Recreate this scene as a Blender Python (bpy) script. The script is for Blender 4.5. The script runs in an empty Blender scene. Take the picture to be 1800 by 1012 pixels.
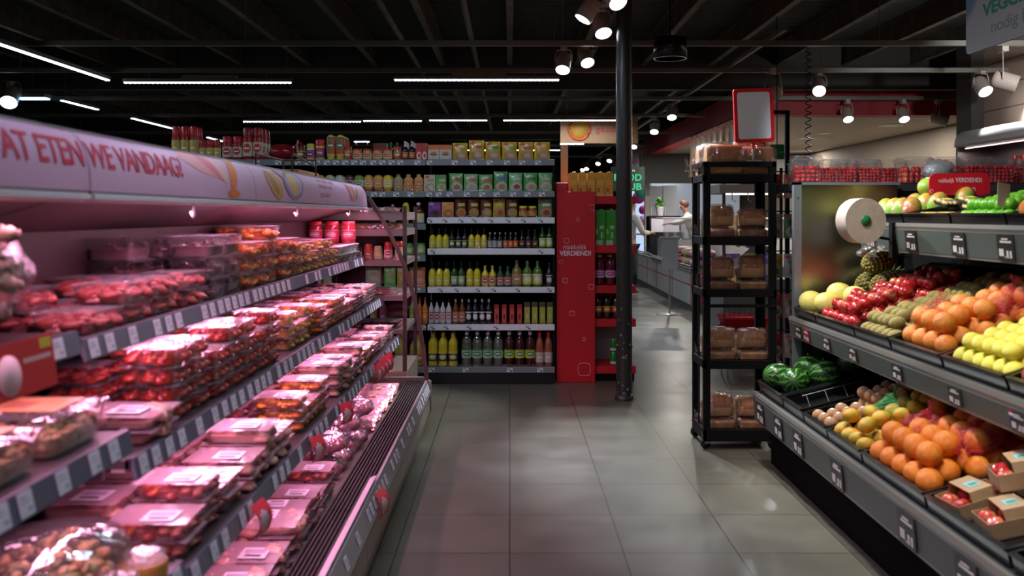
import bpy, math, random
from mathutils import Vector, Matrix, noise
random.seed(7)
R = math.radians
SC = bpy.context.scene
COL = SC.collection
F = 1563.0                      # focal length of the photograph in pixels (1800 wide)

# ------------------------------------------------------------------ camera, world, exposure
cd = bpy.data.cameras.new('camera'); cam = bpy.data.objects.new('camera', cd); COL.objects.link(cam)
cam.location = (0, 0, 1.5); cam.rotation_euler = (R(90), 0, 0)
cd.sensor_width = 36; cd.lens = F / 1800 * 36; cd.shift_x = 4 / 1800; cd.shift_y = -130 / 1800
cd.clip_start = .05; cd.clip_end = 100
cd.dof.use_dof = True; cd.dof.focus_distance = 7.6; cd.dof.aperture_fstop = 2.6
SC.camera = cam
W = bpy.data.worlds.new('world'); SC.world = W; W.use_nodes = True
W.node_tree.nodes['Background'].inputs[0].default_value = (.6, .7, .9, 1)
W.node_tree.nodes['Background'].inputs[1].default_value = .05
vs = SC.view_settings; vs.view_transform = 'Standard'; vs.look = 'None'; vs.gamma = 1; vs.exposure = -0.22
cy = SC.cycles
cy.max_bounces = 7; cy.diffuse_bounces = 3; cy.glossy_bounces = 3; cy.transmission_bounces = 4; cy.transparent_max_bounces = 12
cy.caustics_reflective = False; cy.caustics_refractive = False; cy.sample_clamp_indirect = 4; cy.use_light_tree = True

def area(name, loc, sx, sy, power, color=(1, 1, 1), rot=(0, 0, 0), spread=180):
    l = bpy.data.lights.new(name, 'AREA'); l.shape = 'RECTANGLE'; l.size = sx; l.size_y = sy
    l.energy = power; l.color = color; l.spread = R(spread)
    o = bpy.data.objects.new(name, l); COL.objects.link(o); o.location = loc; o.rotation_euler = rot
    return o
LIGHT = dict(strip=14.0, spot=250.0, fruit=150.0, cooler=4.4)
# ------------------------------------------------------------------ materials
_M = {}
def _new(key):
    m = bpy.data.materials.new(key); m.use_nodes = True
    return m, m.node_tree.nodes, m.node_tree.links
def col(c, rough=.5, metal=0, emit=0, coat=0, c2=None, scale=8, bump=0, bscale=40, spec=.5, detail=3, thr=None, stretch=None):
    """plain or two-colour noise material, cached"""
    key = ('m', tuple(c), rough, metal, emit, coat, tuple(c2) if c2 else None, scale, bump, bscale, spec, thr, stretch)
    if key in _M: return _M[key]
    m, N, L = _new('surface'); b = N['Principled BSDF']
    b.inputs['Base Color'].default_value = (*c, 1); b.inputs['Roughness'].default_value = rough
    b.inputs['Metallic'].default_value = metal; b.inputs['Coat Weight'].default_value = coat
    b.inputs['Specular IOR Level'].default_value = spec
    if emit: b.inputs['Emission Color'].default_value = (*c, 1); b.inputs['Emission Strength'].default_value = emit
    tc = None
    if c2 or bump:
        tc = N.new('ShaderNodeTexCoord'); mp = N.new('ShaderNodeMapping'); L.new(tc.outputs['Object'], mp.inputs[0])
        if stretch: mp.inputs['Scale'].default_value = stretch
    if c2:
        n = N.new('ShaderNodeTexNoise'); n.inputs['Scale'].default_value = scale; n.inputs['Detail'].default_value = detail
        r = N.new('ShaderNodeValToRGB'); a, z = thr or (.4, .6)
        r.color_ramp.elements[0].position = a; r.color_ramp.elements[1].position = z
        r.color_ramp.elements[0].color = (*c, 1); r.color_ramp.elements[1].color = (*c2, 1)
        L.new(mp.outputs[0], n.inputs['Vector']); L.new(n.outputs['Fac'], r.inputs[0]); L.new(r.outputs[0], b.inputs['Base Color'])
    if bump:
        n = N.new('ShaderNodeTexNoise'); n.inputs['Scale'].default_value = bscale
        u = N.new('ShaderNodeBump'); u.inputs['Strength'].default_value = bump; u.inputs['Distance'].default_value = .01
        L.new(mp.outputs[0], n.inputs['Vector']); L.new(n.outputs['Fac'], u.inputs['Height']); L.new(u.outputs[0], b.inputs['Normal'])
    _M[key] = m
    return m
def film(tint=(1, 1, 1), milk=.0, gloss=.10, rough=.12, bump=.4, bscale=22, milkc=(.9, .9, .92)):
    """thin clear plastic: see-through, shiny, optionally a little milky"""
    key = ('f', tint, milk, gloss, rough, bump, bscale, milkc)
    if key in _M: return _M[key]
    m, N, L = _new('clear_plastic'); N.remove(N['Principled BSDF']); out = N['Material Output']
    t = N.new('ShaderNodeBsdfTransparent'); t.inputs[0].default_value = (*tint, 1)
    g = N.new('ShaderNodeBsdfGlossy'); g.inputs['Roughness'].default_value = rough
    d = N.new('ShaderNodeBsdfDiffuse'); d.inputs[0].default_value = (*milkc, 1)
    lw = N.new('ShaderNodeLayerWeight'); lw.inputs[0].default_value = .35
    mr = N.new('ShaderNodeMapRange'); mr.inputs['To Min'].default_value = gloss; mr.inputs['To Max'].default_value = .5
    L.new(lw.outputs['Facing'], mr.inputs[0])
    a = N.new('ShaderNodeMixShader'); a.inputs[0].default_value = milk; L.new(t.outputs[0], a.inputs[1]); L.new(d.outputs[0], a.inputs[2])
    x = N.new('ShaderNodeMixShader'); L.new(mr.outputs[0], x.inputs[0]); L.new(a.outputs[0], x.inputs[1]); L.new(g.outputs[0], x.inputs[2])
    L.new(x.outputs[0], out.inputs[0])
    if bump:
        tc = N.new('ShaderNodeTexCoord'); n = N.new('ShaderNodeTexNoise'); n.inputs['Scale'].default_value = bscale
        u = N.new('ShaderNodeBump'); u.inputs['Strength'].default_value = bump; u.inputs['Distance'].default_value = .02
        L.new(tc.outputs['Object'], n.inputs['Vector']); L.new(n.outputs['Fac'], u.inputs['Height'])
        L.new(u.outputs[0], g.inputs['Normal']); L.new(u.outputs[0], lw.inputs['Normal'])
    _M[key] = m
    return m
def glow(c, s):
    key = ('e', c, s)
    if key in _M: return _M[key]
    m, N, L = _new('lit_surface'); N.remove(N['Principled BSDF']); e = N.new('ShaderNodeEmission')
    e.inputs[0].default_value = (*c, 1); e.inputs[1].default_value = s; L.new(e.outputs[0], N['Material Output'].inputs[0])
    _M[key] = m
    return m
BLACK = col((.007, .007, .007), .6, spec=.15); BLACKG = col((.01, .01, .011), .2); WHITE = col((.8, .8, .8), .5)
RED = col((.62, .012, .02), .45); CLEAR = film(); STEEL = col((.6, .6, .6), .3, 1); GREYM = col((.17, .19, .2), .4, .3)
TAGW = col((.78, .8, .83), .5); INK = col((.03, .03, .03), .6); BROWN = col((.06, .03, .025), .4)

# ------------------------------------------------------------------ mesh helper
class MB:
    def __init__(s): s.v = []; s.f = []; s.m = []; s.s = []
    def add(s, vs, fs, m=0, sm=False, M=None):
        k = len(s.v)
        s.v += [tuple(M @ Vector(p)) for p in vs] if M else [tuple(p) for p in vs]
        for i, f in enumerate(fs):
            s.f.append([k + j for j in f]); s.m.append(m[i] if isinstance(m, list) else m); s.s.append(sm)
        return s
    def box(s, x0, x1, y0, y1, z0, z1, m=0, M=None):
        vs = [(x, y, z) for z in (z0, z1) for y in (y0, y1) for x in (x0, x1)]
        return s.add(vs, [(0, 2, 3, 1), (4, 5, 7, 6), (0, 1, 5, 4), (2, 6, 7, 3), (0, 4, 6, 2), (1, 3, 7, 5)], m, False, M)
    def bbox(s, x0, x1, y0, y1, z0, z1, b=.004, m=0, M=None):
        """box with chamfered edges"""
        X, Y, Z = (x0, x1), (y0, y1), (z0, z1); vs = []; 
        for iz in (0, 1):
            for iy in (0, 1):
                for ix in (0, 1):
                    dx, dy, dz = (b if ix == 0 else -b), (b if iy == 0 else -b), (b if iz == 0 else -b)
                    x, y, z = X[ix], Y[iy], Z[iz]
                    vs += [(x, y + dy, z + dz), (x + dx, y, z + dz), (x + dx, y + dy, z)]
        c = lambda ix, iy, iz, a: (iz * 4 + iy * 2 + ix) * 3 + a
        fs = []
        for q in (0, 1):
            fs.append([c(q, 0, 0, 0), c(q, 1, 0, 0), c(q, 1, 1, 0), c(q, 0, 1, 0)][::1 if q else -1])
            fs.append([c(0, q, 0, 1), c(0, q, 1, 1), c(1, q, 1, 1), c(1, q, 0, 1)][::1 if q else -1])
            fs.append([c(0, 0, q, 2), c(1, 0, q, 2), c(1, 1, q, 2), c(0, 1, q, 2)][::1 if q else -1])
        for p in (0, 1):
            for q in (0, 1):
                fs += [[c(p, q, 0, 0), c(p, q, 1, 0), c(p, q, 1, 1), c(p, q, 0, 1)], [c(p, 0, q, 0), c(p, 1, q, 0), c(p, 1, q, 2), c(p, 0, q, 2)],
                       [c(0, p, q, 1), c(1, p, q, 1), c(1, p, q, 2), c(0, p, q, 2)]]
        for i in range(8): fs.append([i * 3, i * 3 + 1, i * 3 + 2])
        return s.add(vs, fs, m, False, M)
    def loft(s, rings, m=0, sm=True, cap=(True, True), M=None, closed=True):
        n = len(rings[0]); vs = [p for r in rings for p in r]; fs = []
        mm = []
        for i in range(len(rings) - 1):
            for j in range(n if closed else n - 1):
                k = (j + 1) % n; fs.append((i * n + j, i * n + k, (i + 1) * n + k, (i + 1) * n + j))
                mm.append(m[i] if isinstance(m, list) else m)
        s.add(vs, fs, mm, sm, M)
        if cap[0]: s.add(rings[0], [tuple(range(n))[::-1]], mm[0], False, M)
        if cap[1]: s.add(rings[-1], [tuple(range(n))], mm[-1], False, M)
        return s
    def lathe(s, prof, n=16, m=0, M=None, sm=True, cap=(True, True), sy=1):
        rings = [[(r * math.cos(2 * math.pi * j / n), r * sy * math.sin(2 * math.pi * j / n), z) for j in range(n)] for r, z in prof]
        return s.loft(rings, m, sm, cap, M)
    def prismy(s, poly, y0, y1, m=0, sm=False, cap=True):
        """profile of (x, z) run along y"""
        n = len(poly)
        s.loft([[(x, y0, z) for x, z in poly], [(x, y1, z) for x, z in poly]], m, sm, (cap, cap))
        return s
    def tube(s, pts, r, n=8, m=0, M=None):
        pts = [Vector(p) for p in pts]; rings = []
        for i, p in enumerate(pts):
            d = (pts[min(i + 1, len(pts) - 1)] - pts[max(i - 1, 0)]).normalized()
            a = d.cross(Vector((0, 0, 1)) if abs(d.z) < .9 else Vector((1, 0, 0))).normalized(); b = d.cross(a)
            rings.append([tuple(p + r * (a * math.cos(t * 2 * math.pi / n) + b * math.sin(t * 2 * math.pi / n))) for t in range(n)])
        return s.loft(rings, m, True, (True, True), M)
    def ball(s, c=(0, 0, 0), r=(1, 1, 1), nu=14, nv=9, m=0, fn=None, M=None):
        if not isinstance(r, tuple): r = (r, r, r)
        vs = []; 
        for i in range(nv + 1):
            t = math.pi * i / nv
            for j in range(nu):
                p = 2 * math.pi * j / nu
                d = Vector((math.sin(t) * math.cos(p), math.sin(t) * math.sin(p), -math.cos(t)))
                k = fn(d) if fn else 1
                vs.append((c[0] + r[0] * d.x * k, c[1] + r[1] * d.y * k, c[2] + r[2] * d.z * k))
        fs = [(i * nu + j, i * nu + (j + 1) % nu, (i + 1) * nu + (j + 1) % nu, (i + 1) * nu + j) for i in range(nv) for j in range(nu)]
        return s.add(vs, fs, m, True, M)
    def grid(s, fn, nu, nv, m=0, sm=True, pat=None, M=None):
        """fn(u, v) -> point; pat(u, v) -> material index"""
        vs = [fn(i / nu, j / nv) for j in range(nv + 1) for i in range(nu + 1)]; fs = []; mm = []
        for j in range(nv):
            for i in range(nu):
                k = j * (nu + 1) + i; fs.append((k, k + 1, k + nu + 2, k + nu + 1))
                mm.append(pat((i + .5) / nu, (j + .5) / nv) if pat else m)
        return s.add(vs, fs, mm, sm, M)
    def build(s, name, mats, parent=None, loc=None):
        me = bpy.data.meshes.new(name); me.from_pydata(s.v, [], s.f)
        if not isinstance(mats, (list, tuple)): mats = [mats]
        for m in mats: me.materials.append(m)
        me.polygons.foreach_set('material_index', s.m); me.polygons.foreach_set('use_smooth', s.s); me.update()
        o = bpy.data.objects.new(name, me); COL.objects.link(o)
        if parent: o.parent = parent
        if loc: o.location = loc
        return o
def rr(w, d, r, z, n=4, cx=0, cy=0):
    """rounded rectangle ring"""
    pts = []
    for qx, qy, a in ((1, 1, 0), (-1, 1, 90), (-1, -1, 180), (1, -1, 270)):
        for i in range(n + 1):
            t = R(a + 90 * i / n); pts.append((cx + qx * (w / 2 - r) + r * math.cos(t), cy + qy * (d / 2 - r) + r * math.sin(t), z))
    return pts
def empty(name, loc=(0, 0, 0), rot=(0, 0, 0)):
    o = bpy.data.objects.new(name, None); o.empty_display_size = .1; COL.objects.link(o); o.location = loc; o.rotation_euler = rot
    return o
LABELS = {}
def tag(o, label, cat, group=None, kind=None):
    if label: o['label'] = label
    if cat: o['category'] = cat
    if group: o['group'] = group
    if kind: o['kind'] = kind
    return o
def struct(o): o['kind'] = 'structure'; return o
KIDS = {}
def dup(root, parent=None):
    c = root.copy(); COL.objects.link(c)
    if parent: c.parent = parent
    for ch in root.children: dup(ch, c)
    return c
class Kind:
    """first placing moves the thing that was built, later ones copy it with its parts"""
    def __init__(s, make, cat): s.make = make; s.cat = cat; s.root = None
    def put(s, loc, label, group=None, rot=(0, 0, 0), scale=None):
        if s.root is None: s.root = s.make(); o = s.root
        else: o = dup(s.root)
        o.location = loc; o.rotation_euler = rot
        o.scale = (1, 1, 1) if scale is None else (scale if isinstance(scale, tuple) else (scale,) * 3)
        for k in ('group',):
            if k in o: del o[k]
        return tag(o, label, s.cat, group)
ORD = 'first second third fourth fifth sixth seventh eighth ninth tenth eleventh twelfth thirteenth fourteenth fifteenth sixteenth seventeenth eighteenth nineteenth twentieth'.split()
for a, b in (('twenty', ''), ('thirty', ''), ('forty', ''), ('fifty', '')):
    if a != 'twenty': ORD.append({'thirty': 'thirtieth', 'forty': 'fortieth', 'fifty': 'fiftieth'}[a])
    ORD += [a + '-' + w for w in ORD[:9]]
def side(i, n):
    if n == 1: return 'the only one'
    if n == 2: return ('left', 'right')[i] + ' of two'
    if i == 0: return 'leftmost'
    if i == n - 1: return 'rightmost'
    if i <= n // 2: return ORD[i] + ' from left'
    return ORD[n - 1 - i] + ' from right'
def text_obj(txt, size, mat, name, parent=None, bold=0.0, thick=.001, align='LEFT', wmax=None, map3=None, spacing=1.0, lines=1.0):
    """lettering as a mesh in its own plane, x right, y up; map3(x, y, z) -> point bends it on to a surface"""
    cu = bpy.data.curves.new('lettering', 'FONT'); cu.body = txt; cu.size = size; cu.extrude = thick; cu.offset = bold
    cu.align_x = align; cu.resolution_u = 3; cu.space_character = spacing; cu.space_line = lines
    t = bpy.data.objects.new('lettering', cu); COL.objects.link(t)
    bpy.context.view_layer.update()
    dg = bpy.context.evaluated_depsgraph_get(); me = bpy.data.meshes.new_from_object(t.evaluated_get(dg))
    bpy.data.objects.remove(t)
    if map3:
        import bmesh
        b = bmesh.new(); b.from_mesh(me)
        for i in range(1, 12):
            y = size * (-2.6 + i * .3) if '\n' in txt else size * i * .07
            bmesh.ops.bisect_plane(b, geom=b.verts[:] + b.edges[:] + b.faces[:], plane_co=(0, y, 0), plane_no=(0, 1, 0))
        b.to_mesh(me); b.free()
    xs = [v.co.x for v in me.vertices]; k = 1
    if wmax and xs: k = wmax / (max(xs) - min(xs)) if align != 'LEFT' else wmax / max(xs)
    for v in me.vertices:
        v.co.x *= k
        if map3: v.co = Vector(map3(*v.co))
    me.materials.clear(); me.materials.append(mat)
    o = bpy.data.objects.new(name, me); COL.objects.link(o)
    if parent: o.parent = parent
    return o
# ================================================================== ROOM
def floor_mat():
    m, N, L = _new('floor_tiles'); b = N['Principled BSDF']
    tc = N.new('ShaderNodeTexCoord'); mp = N.new('ShaderNodeMapping'); mp.inputs['Location'].default_value = (0, -.406, 0)
    br = N.new('ShaderNodeTexBrick'); br.offset = 0; br.squash = 1
    br.inputs['Scale'].default_value = 1; br.inputs['Brick Width'].default_value = .5045; br.inputs['Row Height'].default_value = .504
    br.inputs['Mortar Size'].default_value = .0035; br.inputs['Mortar Smooth'].default_value = .1
    br.inputs['Color1'].default_value = (.16, .149, .108, 1); br.inputs['Color2'].default_value = (.138, .129, .095, 1); br.inputs['Mortar'].default_value = (.04, .037, .03, 1)
    n = N.new('ShaderNodeTexNoise'); n.inputs['Scale'].default_value = 3; n.inputs['Detail'].default_value = 8
    mx = N.new('ShaderNodeMix'); mx.data_type = 'RGBA'; mx.blend_type = 'MULTIPLY'; mx.inputs[0].default_value = .45
    L.new(tc.outputs['Object'], mp.inputs[0]); L.new(mp.outputs[0], br.inputs[0]); L.new(tc.outputs['Object'], n.inputs['Vector'])
    L.new(br.outputs['Color'], mx.inputs[6]); L.new(n.outputs['Fac'], mx.inputs[7]); L.new(mx.outputs[2], b.inputs['Base Color'])
    r = N.new('ShaderNodeMapRange'); r.inputs['To Min'].default_value = .22; r.inputs['To Max'].default_value = .42
    L.new(n.outputs['Fac'], r.inputs[0]); L.new(r.outputs[0], b.inputs['Roughness'])
    u = N.new('ShaderNodeBump'); u.inputs['Strength'].default_value = .25; u.inputs['Distance'].default_value = .003; u.invert = True
    L.new(br.outputs['Fac'], u.inputs['Height']); L.new(u.outputs[0], b.inputs['Normal'])
    return m
XL, XR, YB, YN, ZC = -10.0, 8.0, 30.0, -3.5, 3.8
struct(MB().box(XL, XR, YN, YB, -.1, 0).build('floor', floor_mat()))
DECK = col((.028, .025, .022), .7, c2=(.04, .034, .028), scale=2)
def deck_mat():
    m, N, L = _new('ceiling_deck'); b = N['Principled BSDF']; b.inputs['Base Color'].default_value = (.03, .027, .024, 1); b.inputs['Roughness'].default_value = .7
    tc = N.new('ShaderNodeTexCoord'); w = N.new('ShaderNodeTexWave'); w.bands_direction = 'Y'; w.inputs['Scale'].default_value = 3.2
    u = N.new('ShaderNodeBump'); u.inputs['Distance'].default_value = .05
    L.new(tc.outputs['Object'], w.inputs[0]); L.new(w.outputs['Fac'], u.inputs['Height']); L.new(u.outputs[0], b.inputs['Normal'])
    return m
struct(MB().box(XL, XR, YN, YB, ZC, ZC + .1).build('ceiling', deck_mat()))
DW = col((.03, .03, .032), .8)
struct(MB().box(XL - .1, XL, YN, YB, 0, ZC).build('wall_left', DW))
struct(MB().box(XL, XR, YB, YB + .1, 0, ZC).build('wall_back', DW))
struct(MB().box(XL, XR, YN - .1, YN, 0, ZC).build('wall_front', col((.12, .11, .1), .8)))
struct(MB().box(XR, XR + .1, YN, YB, 0, ZC).build('wall_right', DW))
# joists of the ceiling deck, running away from the camera
JO = col((.115, .09, .065), .65, c2=(.065, .05, .037), scale=6)
for i in range(-9, 9):
    x = i * .91
    j = MB(); j.box(x - .035, x + .035, YN, YB, 3.52, 3.535).box(x - .008, x + .008, YN, YB, 3.535, 3.78).box(x - .035, x + .035, YN, YB, 3.78, 3.8)
    struct(j.build('ceiling_beam', JO))
for x, z in ((-.42, 3.42), (-1.17, 3.4)):
    struct(MB().tube([(x, YN, z), (x, YB, z)], .03, 10).build('ceiling_pipe', JO))
for y in (4.2, 12.2, 20.4):
    struct(MB().box(XL, XR, y - .09, y + .09, 3.2, 3.8).build('ceiling_girder', col((.045, .038, .03), .7)))
# crosswise lighting rails
RAILM = col((.2, .185, .15), .5, .3)
RAILY = (5.9, 8.42, 10.0, 12.42, 14.55, 17.6, 21, 25)
for y in RAILY:
    r = MB(); x1 = XR if y < 12.5 else 3.2
    r.box(XL, x1, y - .022, y + .022, 3.09, 3.14)
    for x in range(-9, int(x1), 3): r.tube([(x + .5, y, 3.13), (x + .5, y, 3.8)], .004, 5)
    struct(r.build('ceiling_rail', RAILM))
# dropped ceiling with red fascia over the service area
LOWC = col((.42, .36, .29), .6)
struct(MB().box(3.55, XR, 12.9, YB, 2.92, 3.0).build('ceiling_service_area', LOWC))
REDF = col((.42, .022, .028), .55)
struct(MB().box(3.27, XR, 12.6, 12.9, 2.9, 3.27).build('trim_1', REDF))
struct(MB().box(3.27, 3.57, 12.9, YB, 2.9, 3.27).build('trim_2', REDF))
# painted plank wall beside the freezer, knots in the wood
def plank_mat():
    m, N, L = _new('whitewashed_planks'); b = N['Principled BSDF']; b.inputs['Roughness'].default_value = .6
    tc = N.new('ShaderNodeTexCoord'); sp = N.new('ShaderNodeSeparateXYZ'); L.new(tc.outputs['Object'], sp.inputs[0])
    cb = N.new('ShaderNodeCombineXYZ'); L.new(sp.outputs['Y'], cb.inputs[0]); L.new(sp.outputs['Z'], cb.inputs[1])
    br = N.new('ShaderNodeTexBrick'); br.inputs['Scale'].default_value = 1; br.inputs['Brick Width'].default_value = 2.4; br.inputs['Row Height'].default_value = .27; br.inputs['Mortar Size'].default_value = .006
    br.inputs['Color1'].default_value = (.44, .31, .23, 1); br.inputs['Color2'].default_value = (.49, .35, .27, 1); br.inputs['Mortar'].default_value = (.08, .05, .04, 1)
    L.new(cb.outputs[0], br.inputs[0])
    v = N.new('ShaderNodeTexVoronoi'); v.inputs['Scale'].default_value = 2.2; v.inputs['Randomness'].default_value = .9; L.new(cb.outputs[0], v.inputs['Vector'])
    r = N.new('ShaderNodeValToRGB'); r.color_ramp.elements[0].position = .06; r.color_ramp.elements[1].position = .1
    r.color_ramp.elements[0].color = (.12, .06, .04, 1); r.color_ramp.elements[1].color = (1, 1, 1, 1)
    mx = N.new('ShaderNodeMix'); mx.data_type = 'RGBA'; mx.blend_type = 'MULTIPLY'; mx.inputs[0].default_value = 1
    L.new(v.outputs['Distance'], r.inputs[0]); L.new(br.outputs['Color'], mx.inputs[6]); L.new(r.outputs[0], mx.inputs[7]); L.new(mx.outputs[2], b.inputs['Base Color'])
    return m
struct(MB().box(5.6, 5.75, YN, 10.5, 0, ZC).build('wall_planked', plank_mat()))
struct(MB().box(5.45, 5.75, 10.5, 10.85, 0, ZC).build('pillar_square', col((.05, .042, .035), .6)))
struct(MB().box(7.0, 7.2, 12.9, YB, 0, 2.92).build('wall_service_area', col((.16, .13, .1), .7)))
# round steel pillar
p = MB(); p.lathe([(.0645, 0), (.0645, ZC)], 24, 0); p.lathe([(.075, 0), (.075, .04), (.066, .045)], 24, 0)
struct(p.build('pillar_round', col((.03, .032, .028), .28, 0, c2=(.055, .05, .04), scale=30, thr=(.62, .7), bump=.2, bscale=30), None, (.925, 7.19, 0)))
b = MB(); 
for k in range(26): 
    z = .05 + random.random() ** 2 * .9; a = R(random.uniform(200, 340)); s = random.uniform(.003, .009)
    b.ball((.0655 * math.cos(a), .0655 * math.sin(a), z), (s, .002, s * 1.3), 6, 4)
b.build('paint_chips', col((.3, .28, .24), .6), bpy.data.objects['pillar_round'])

# ------------------------------------------------------------------ ceiling light strips
LEDC = (.72, .8, 1.0)
def strip(x0, x1, y0, y1, z, label, group):
    root = empty('ceiling_light_strip', ((x0 + x1) / 2, (y0 + y1) / 2, z)); ax = x1 - x0 > y1 - y0
    hx, hy = (x1 - x0) / 2, (y1 - y0) / 2
    h = MB(); h.box(-hx, hx, -hy, hy, .012, .05)
    if ax:
        n = max(1, round(hx * 2 / .9))
        h.box(-hx * .3, hx * .35, -.03, .03, .05, .085)
    h.build('housing', RAILM, root)
    d = MB(); d.box(-hx + .01, hx - .01, -hy + .008, hy - .008, 0, .013); n = int(max(hx, hy) * 2 / .05)
    for i in range(n):
        t = -1 + (i + .5) * 2 / n
        if ax: d.ball((t * hx, 0, 0), (.012, .014, .008), 6, 4)
    d.build('diffuser', glow(LEDC, 9), root)
    s = MB()
    if ax:
        for x in (-hx * .7, hx * .7): s.tube([(x, 0, .05), (x, 0, 3.1 - z)], .003, 5)
    else:
        for y in (-hy * .8, hy * .8): s.tube([(0, y, .05), (0, y, 3.53 - z)], .003, 5)
    s.build('hanger', RAILM, root)
    L = max(hx, hy) * 2
    a = area('strip_light', (0, 0, -.02), hx * 2 - .04, hy * 2 - .01, LIGHT['strip'] * L, LEDC); a.parent = root
    return tag(root, label, 'light', group)
G = 'strip lights hung across the ceiling'
def atx(px, y): return (px - 896) / F * y
def atz(py, y): return 1.5 - (py - 376) / F * y
strip(atx(217, 10), atx(513, 10), 9.975, 10.025, 2.97, 'long white light strip hung crosswise, left one of the nearer two', G)
strip(atx(692, 10), atx(984, 10), 9.975, 10.025, 3.0, 'long white light strip hung crosswise, right one of the nearer two', G)
strip(atx(427, 14.5), atx(635, 14.5), 14.475, 14.525, 3.0, 'far light strip across the ceiling, leftmost of its row', G)
strip(atx(638, 14.5), atx(742, 14.5), 14.475, 14.525, 3.01, 'short light strip right of the leftmost one in the far row', G)
strip(atx(754, 14.5), atx(857, 14.5), 14.475, 14.525, 3.02, 'short far light strip over the middle of the shelving', G)
strip(atx(884, 14.5), atx(1083, 14.5), 14.475, 14.525, 3.02, 'far light strip across the ceiling in front of the orange banner', G)
strip(atx(800, 21), atx(870, 21), 20.975, 21.025, 3.0, 'distant small light strip just above the yellow sachets, left one', G)
strip(atx(906, 21), atx(985, 21), 20.975, 21.025, 3.0, 'distant small light strip just above the yellow sachets, right one', G)
strip(atx(622, 21), atx(650, 21), 20.975, 21.025, 3.2, 'distant tiny light strip above the red-lidded jars', G)
strip(atx(984, 17.6), atx(1027, 17.6), 17.55, 17.65, 2.88, 'short bright light strip below the orange banner', G)
G2 = 'strip lights running away on the left'
strip(-4.53, -4.47, 7.3, 9.97, 2.99, 'long light strip at the upper left running away from the viewer', G2)
strip(-4.53, -4.47, 4.0, 7.1, 2.99, 'nearest light strip on the left, cut off by the picture edge', G2)
strip(-5.98, -5.92, 11.8, 12.85, 3.0, 'small slanting light strip above the white canopy, left of three', G2)
strip(-5.98, -5.92, 14.0, 15.7, 3.0, 'small slanting light strip beside the tall red bottles', G2)
strip(-5.98, -5.92, 17.5, 18.8, 3.0, 'smallest slanting light strip between the red bottles', G2)
# ------------------------------------------------------------------ track spotlights
SPOTC = (1, .93, .84)
HOUS = col((.55, .43, .35), .45)
_sp = {}
def spot(loc, aim, label, lit=1.0, r=.072, group='spotlights under the ceiling', track=3.15, tx=None, color=(.86, .92, 1.0), angle=46):
    """loc = lens centre; aim = point looked at; lit 0 = off"""
    if not _sp:
        h = MB(); h.lathe([(1, .0), (1, 2.1), (.9, 2.5), (.5, 2.62), (0.02, 2.64)], 22, 0, cap=(False, True)); h.lathe([(.93, .0), (.9, .25), (.02, .26)], 22, 0, cap=(False, False)); h.lathe([(1, 0), (.93, 0)], 22, 0, cap=(False, False))
        _sp['h'] = h; l = MB(); l.lathe([(.92, .06), (.02, .05)], 22, 0, cap=(True, True)); _sp['l'] = l
    root = empty('track_spotlight', loc); L = Vector(loc); d = (Vector(aim) - L).normalized(); q = d.to_track_quat('-Z', 'Y')
    if 'hm' not in _sp:
        ho = _sp['h'].build('housing', HOUS, root); lo = _sp['l'].build('lens', glow((.9, .95, 1), 14), root); off = _sp['l'].build('lens', col((.1, .1, .1), .2), root)
        _sp['hm'], _sp['lm'], _sp['om'] = ho.data, lo.data, off.data
        for o in (ho, lo, off): bpy.data.objects.remove(o)
    for nm, me in (('housing', _sp['hm']), ('lens', _sp['lm'] if lit else _sp['om'])):
        o = bpy.data.objects.new(nm, me); COL.objects.link(o); o.parent = root; o.rotation_mode = 'QUATERNION'; o.rotation_quaternion = q; o.scale = (r, r, r)
    c = -d * r * 1.5; up = track - loc[2]
    y = MB(); sd = d.cross(Vector((0, 0, 1))).normalized() * r * 1.12; top = Vector((c.x, c.y, max(c.z + r * 1.6, up - .06)))
    y.tube([c + sd, c + sd + Vector((0, 0, r * .9)), top + sd * .8, top - sd * .8, c - sd + Vector((0, 0, r * .9)), c - sd], .008, 6)
    y.box(top.x - .03, top.x + .03, top.y - .05, top.y + .05, top.z, up)
    if tx is not None: q0, q1 = sorted((top.x, tx - loc[0])); y.box(q0, q1, top.y - .012, top.y + .012, up - .02, up)
    y.build('bracket', HOUS, root)
    if lit:
        l = bpy.data.lights.new('spot', 'SPOT'); l.energy = LIGHT['spot'] * lit; l.spot_size = R(angle); l.spot_blend = .55; l.shadow_soft_size = .05; l.color = color
        o = bpy.data.objects.new('spot', l); COL.objects.link(o); o.parent = root; o.location = d * .02; o.rotation_mode = 'QUATERNION'; o.rotation_quaternion = q
    return tag(root, label, 'spotlight', group)
struct(MB().box(.845, .88, 2.0, 9.6, 3.15, 3.19).build('ceiling_track', BLACK))
struct(MB().box(2.46, 2.5, 8.0, 28, 3.15, 3.19).build('ceiling_track', RAILM))
spot((atx(1087, 6.4), 6.4, 3.02), (1.7, 4.6, .9), 'big spotlight at the top picture edge, nearest of the cluster', 1.6)
spot((atx(1061, 7.2), 7.2, 2.96), (1.2, 5.4, 0), 'spotlight facing right below the nearest of the cluster', 1.5)
spot((atx(1024, 7.0), 7.0, 3.03), (-.9, 6.7, .6), 'spotlight facing left in the upper pair of the cluster', 1.2, tx=.86)
spot((atx(1033, 8.9), 8.9, 3.01), (1.3, 6.6, 0), 'spotlight facing right in the lower pair of the cluster', 1.3, tx=.86)
spot((atx(989, 8.6), 8.6, 2.89), (.1, 7.0, .4), 'spotlight facing left in the lower pair, beside the strip light', 1.0, tx=.86)
spot((atx(1440, 10.0), 10.0, 2.88), (2.6, 7.0, .6), 'bright spotlight right of the blank red-framed sign', 1.2, r=.075, track=3.1)
spot((atx(1733, 9.9), 9.9, 2.86), (5.5, 8.3, 1.2), 'bright spotlight before the planked wall at the far right', 1.0, r=.08, track=3.1, angle=80)
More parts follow.
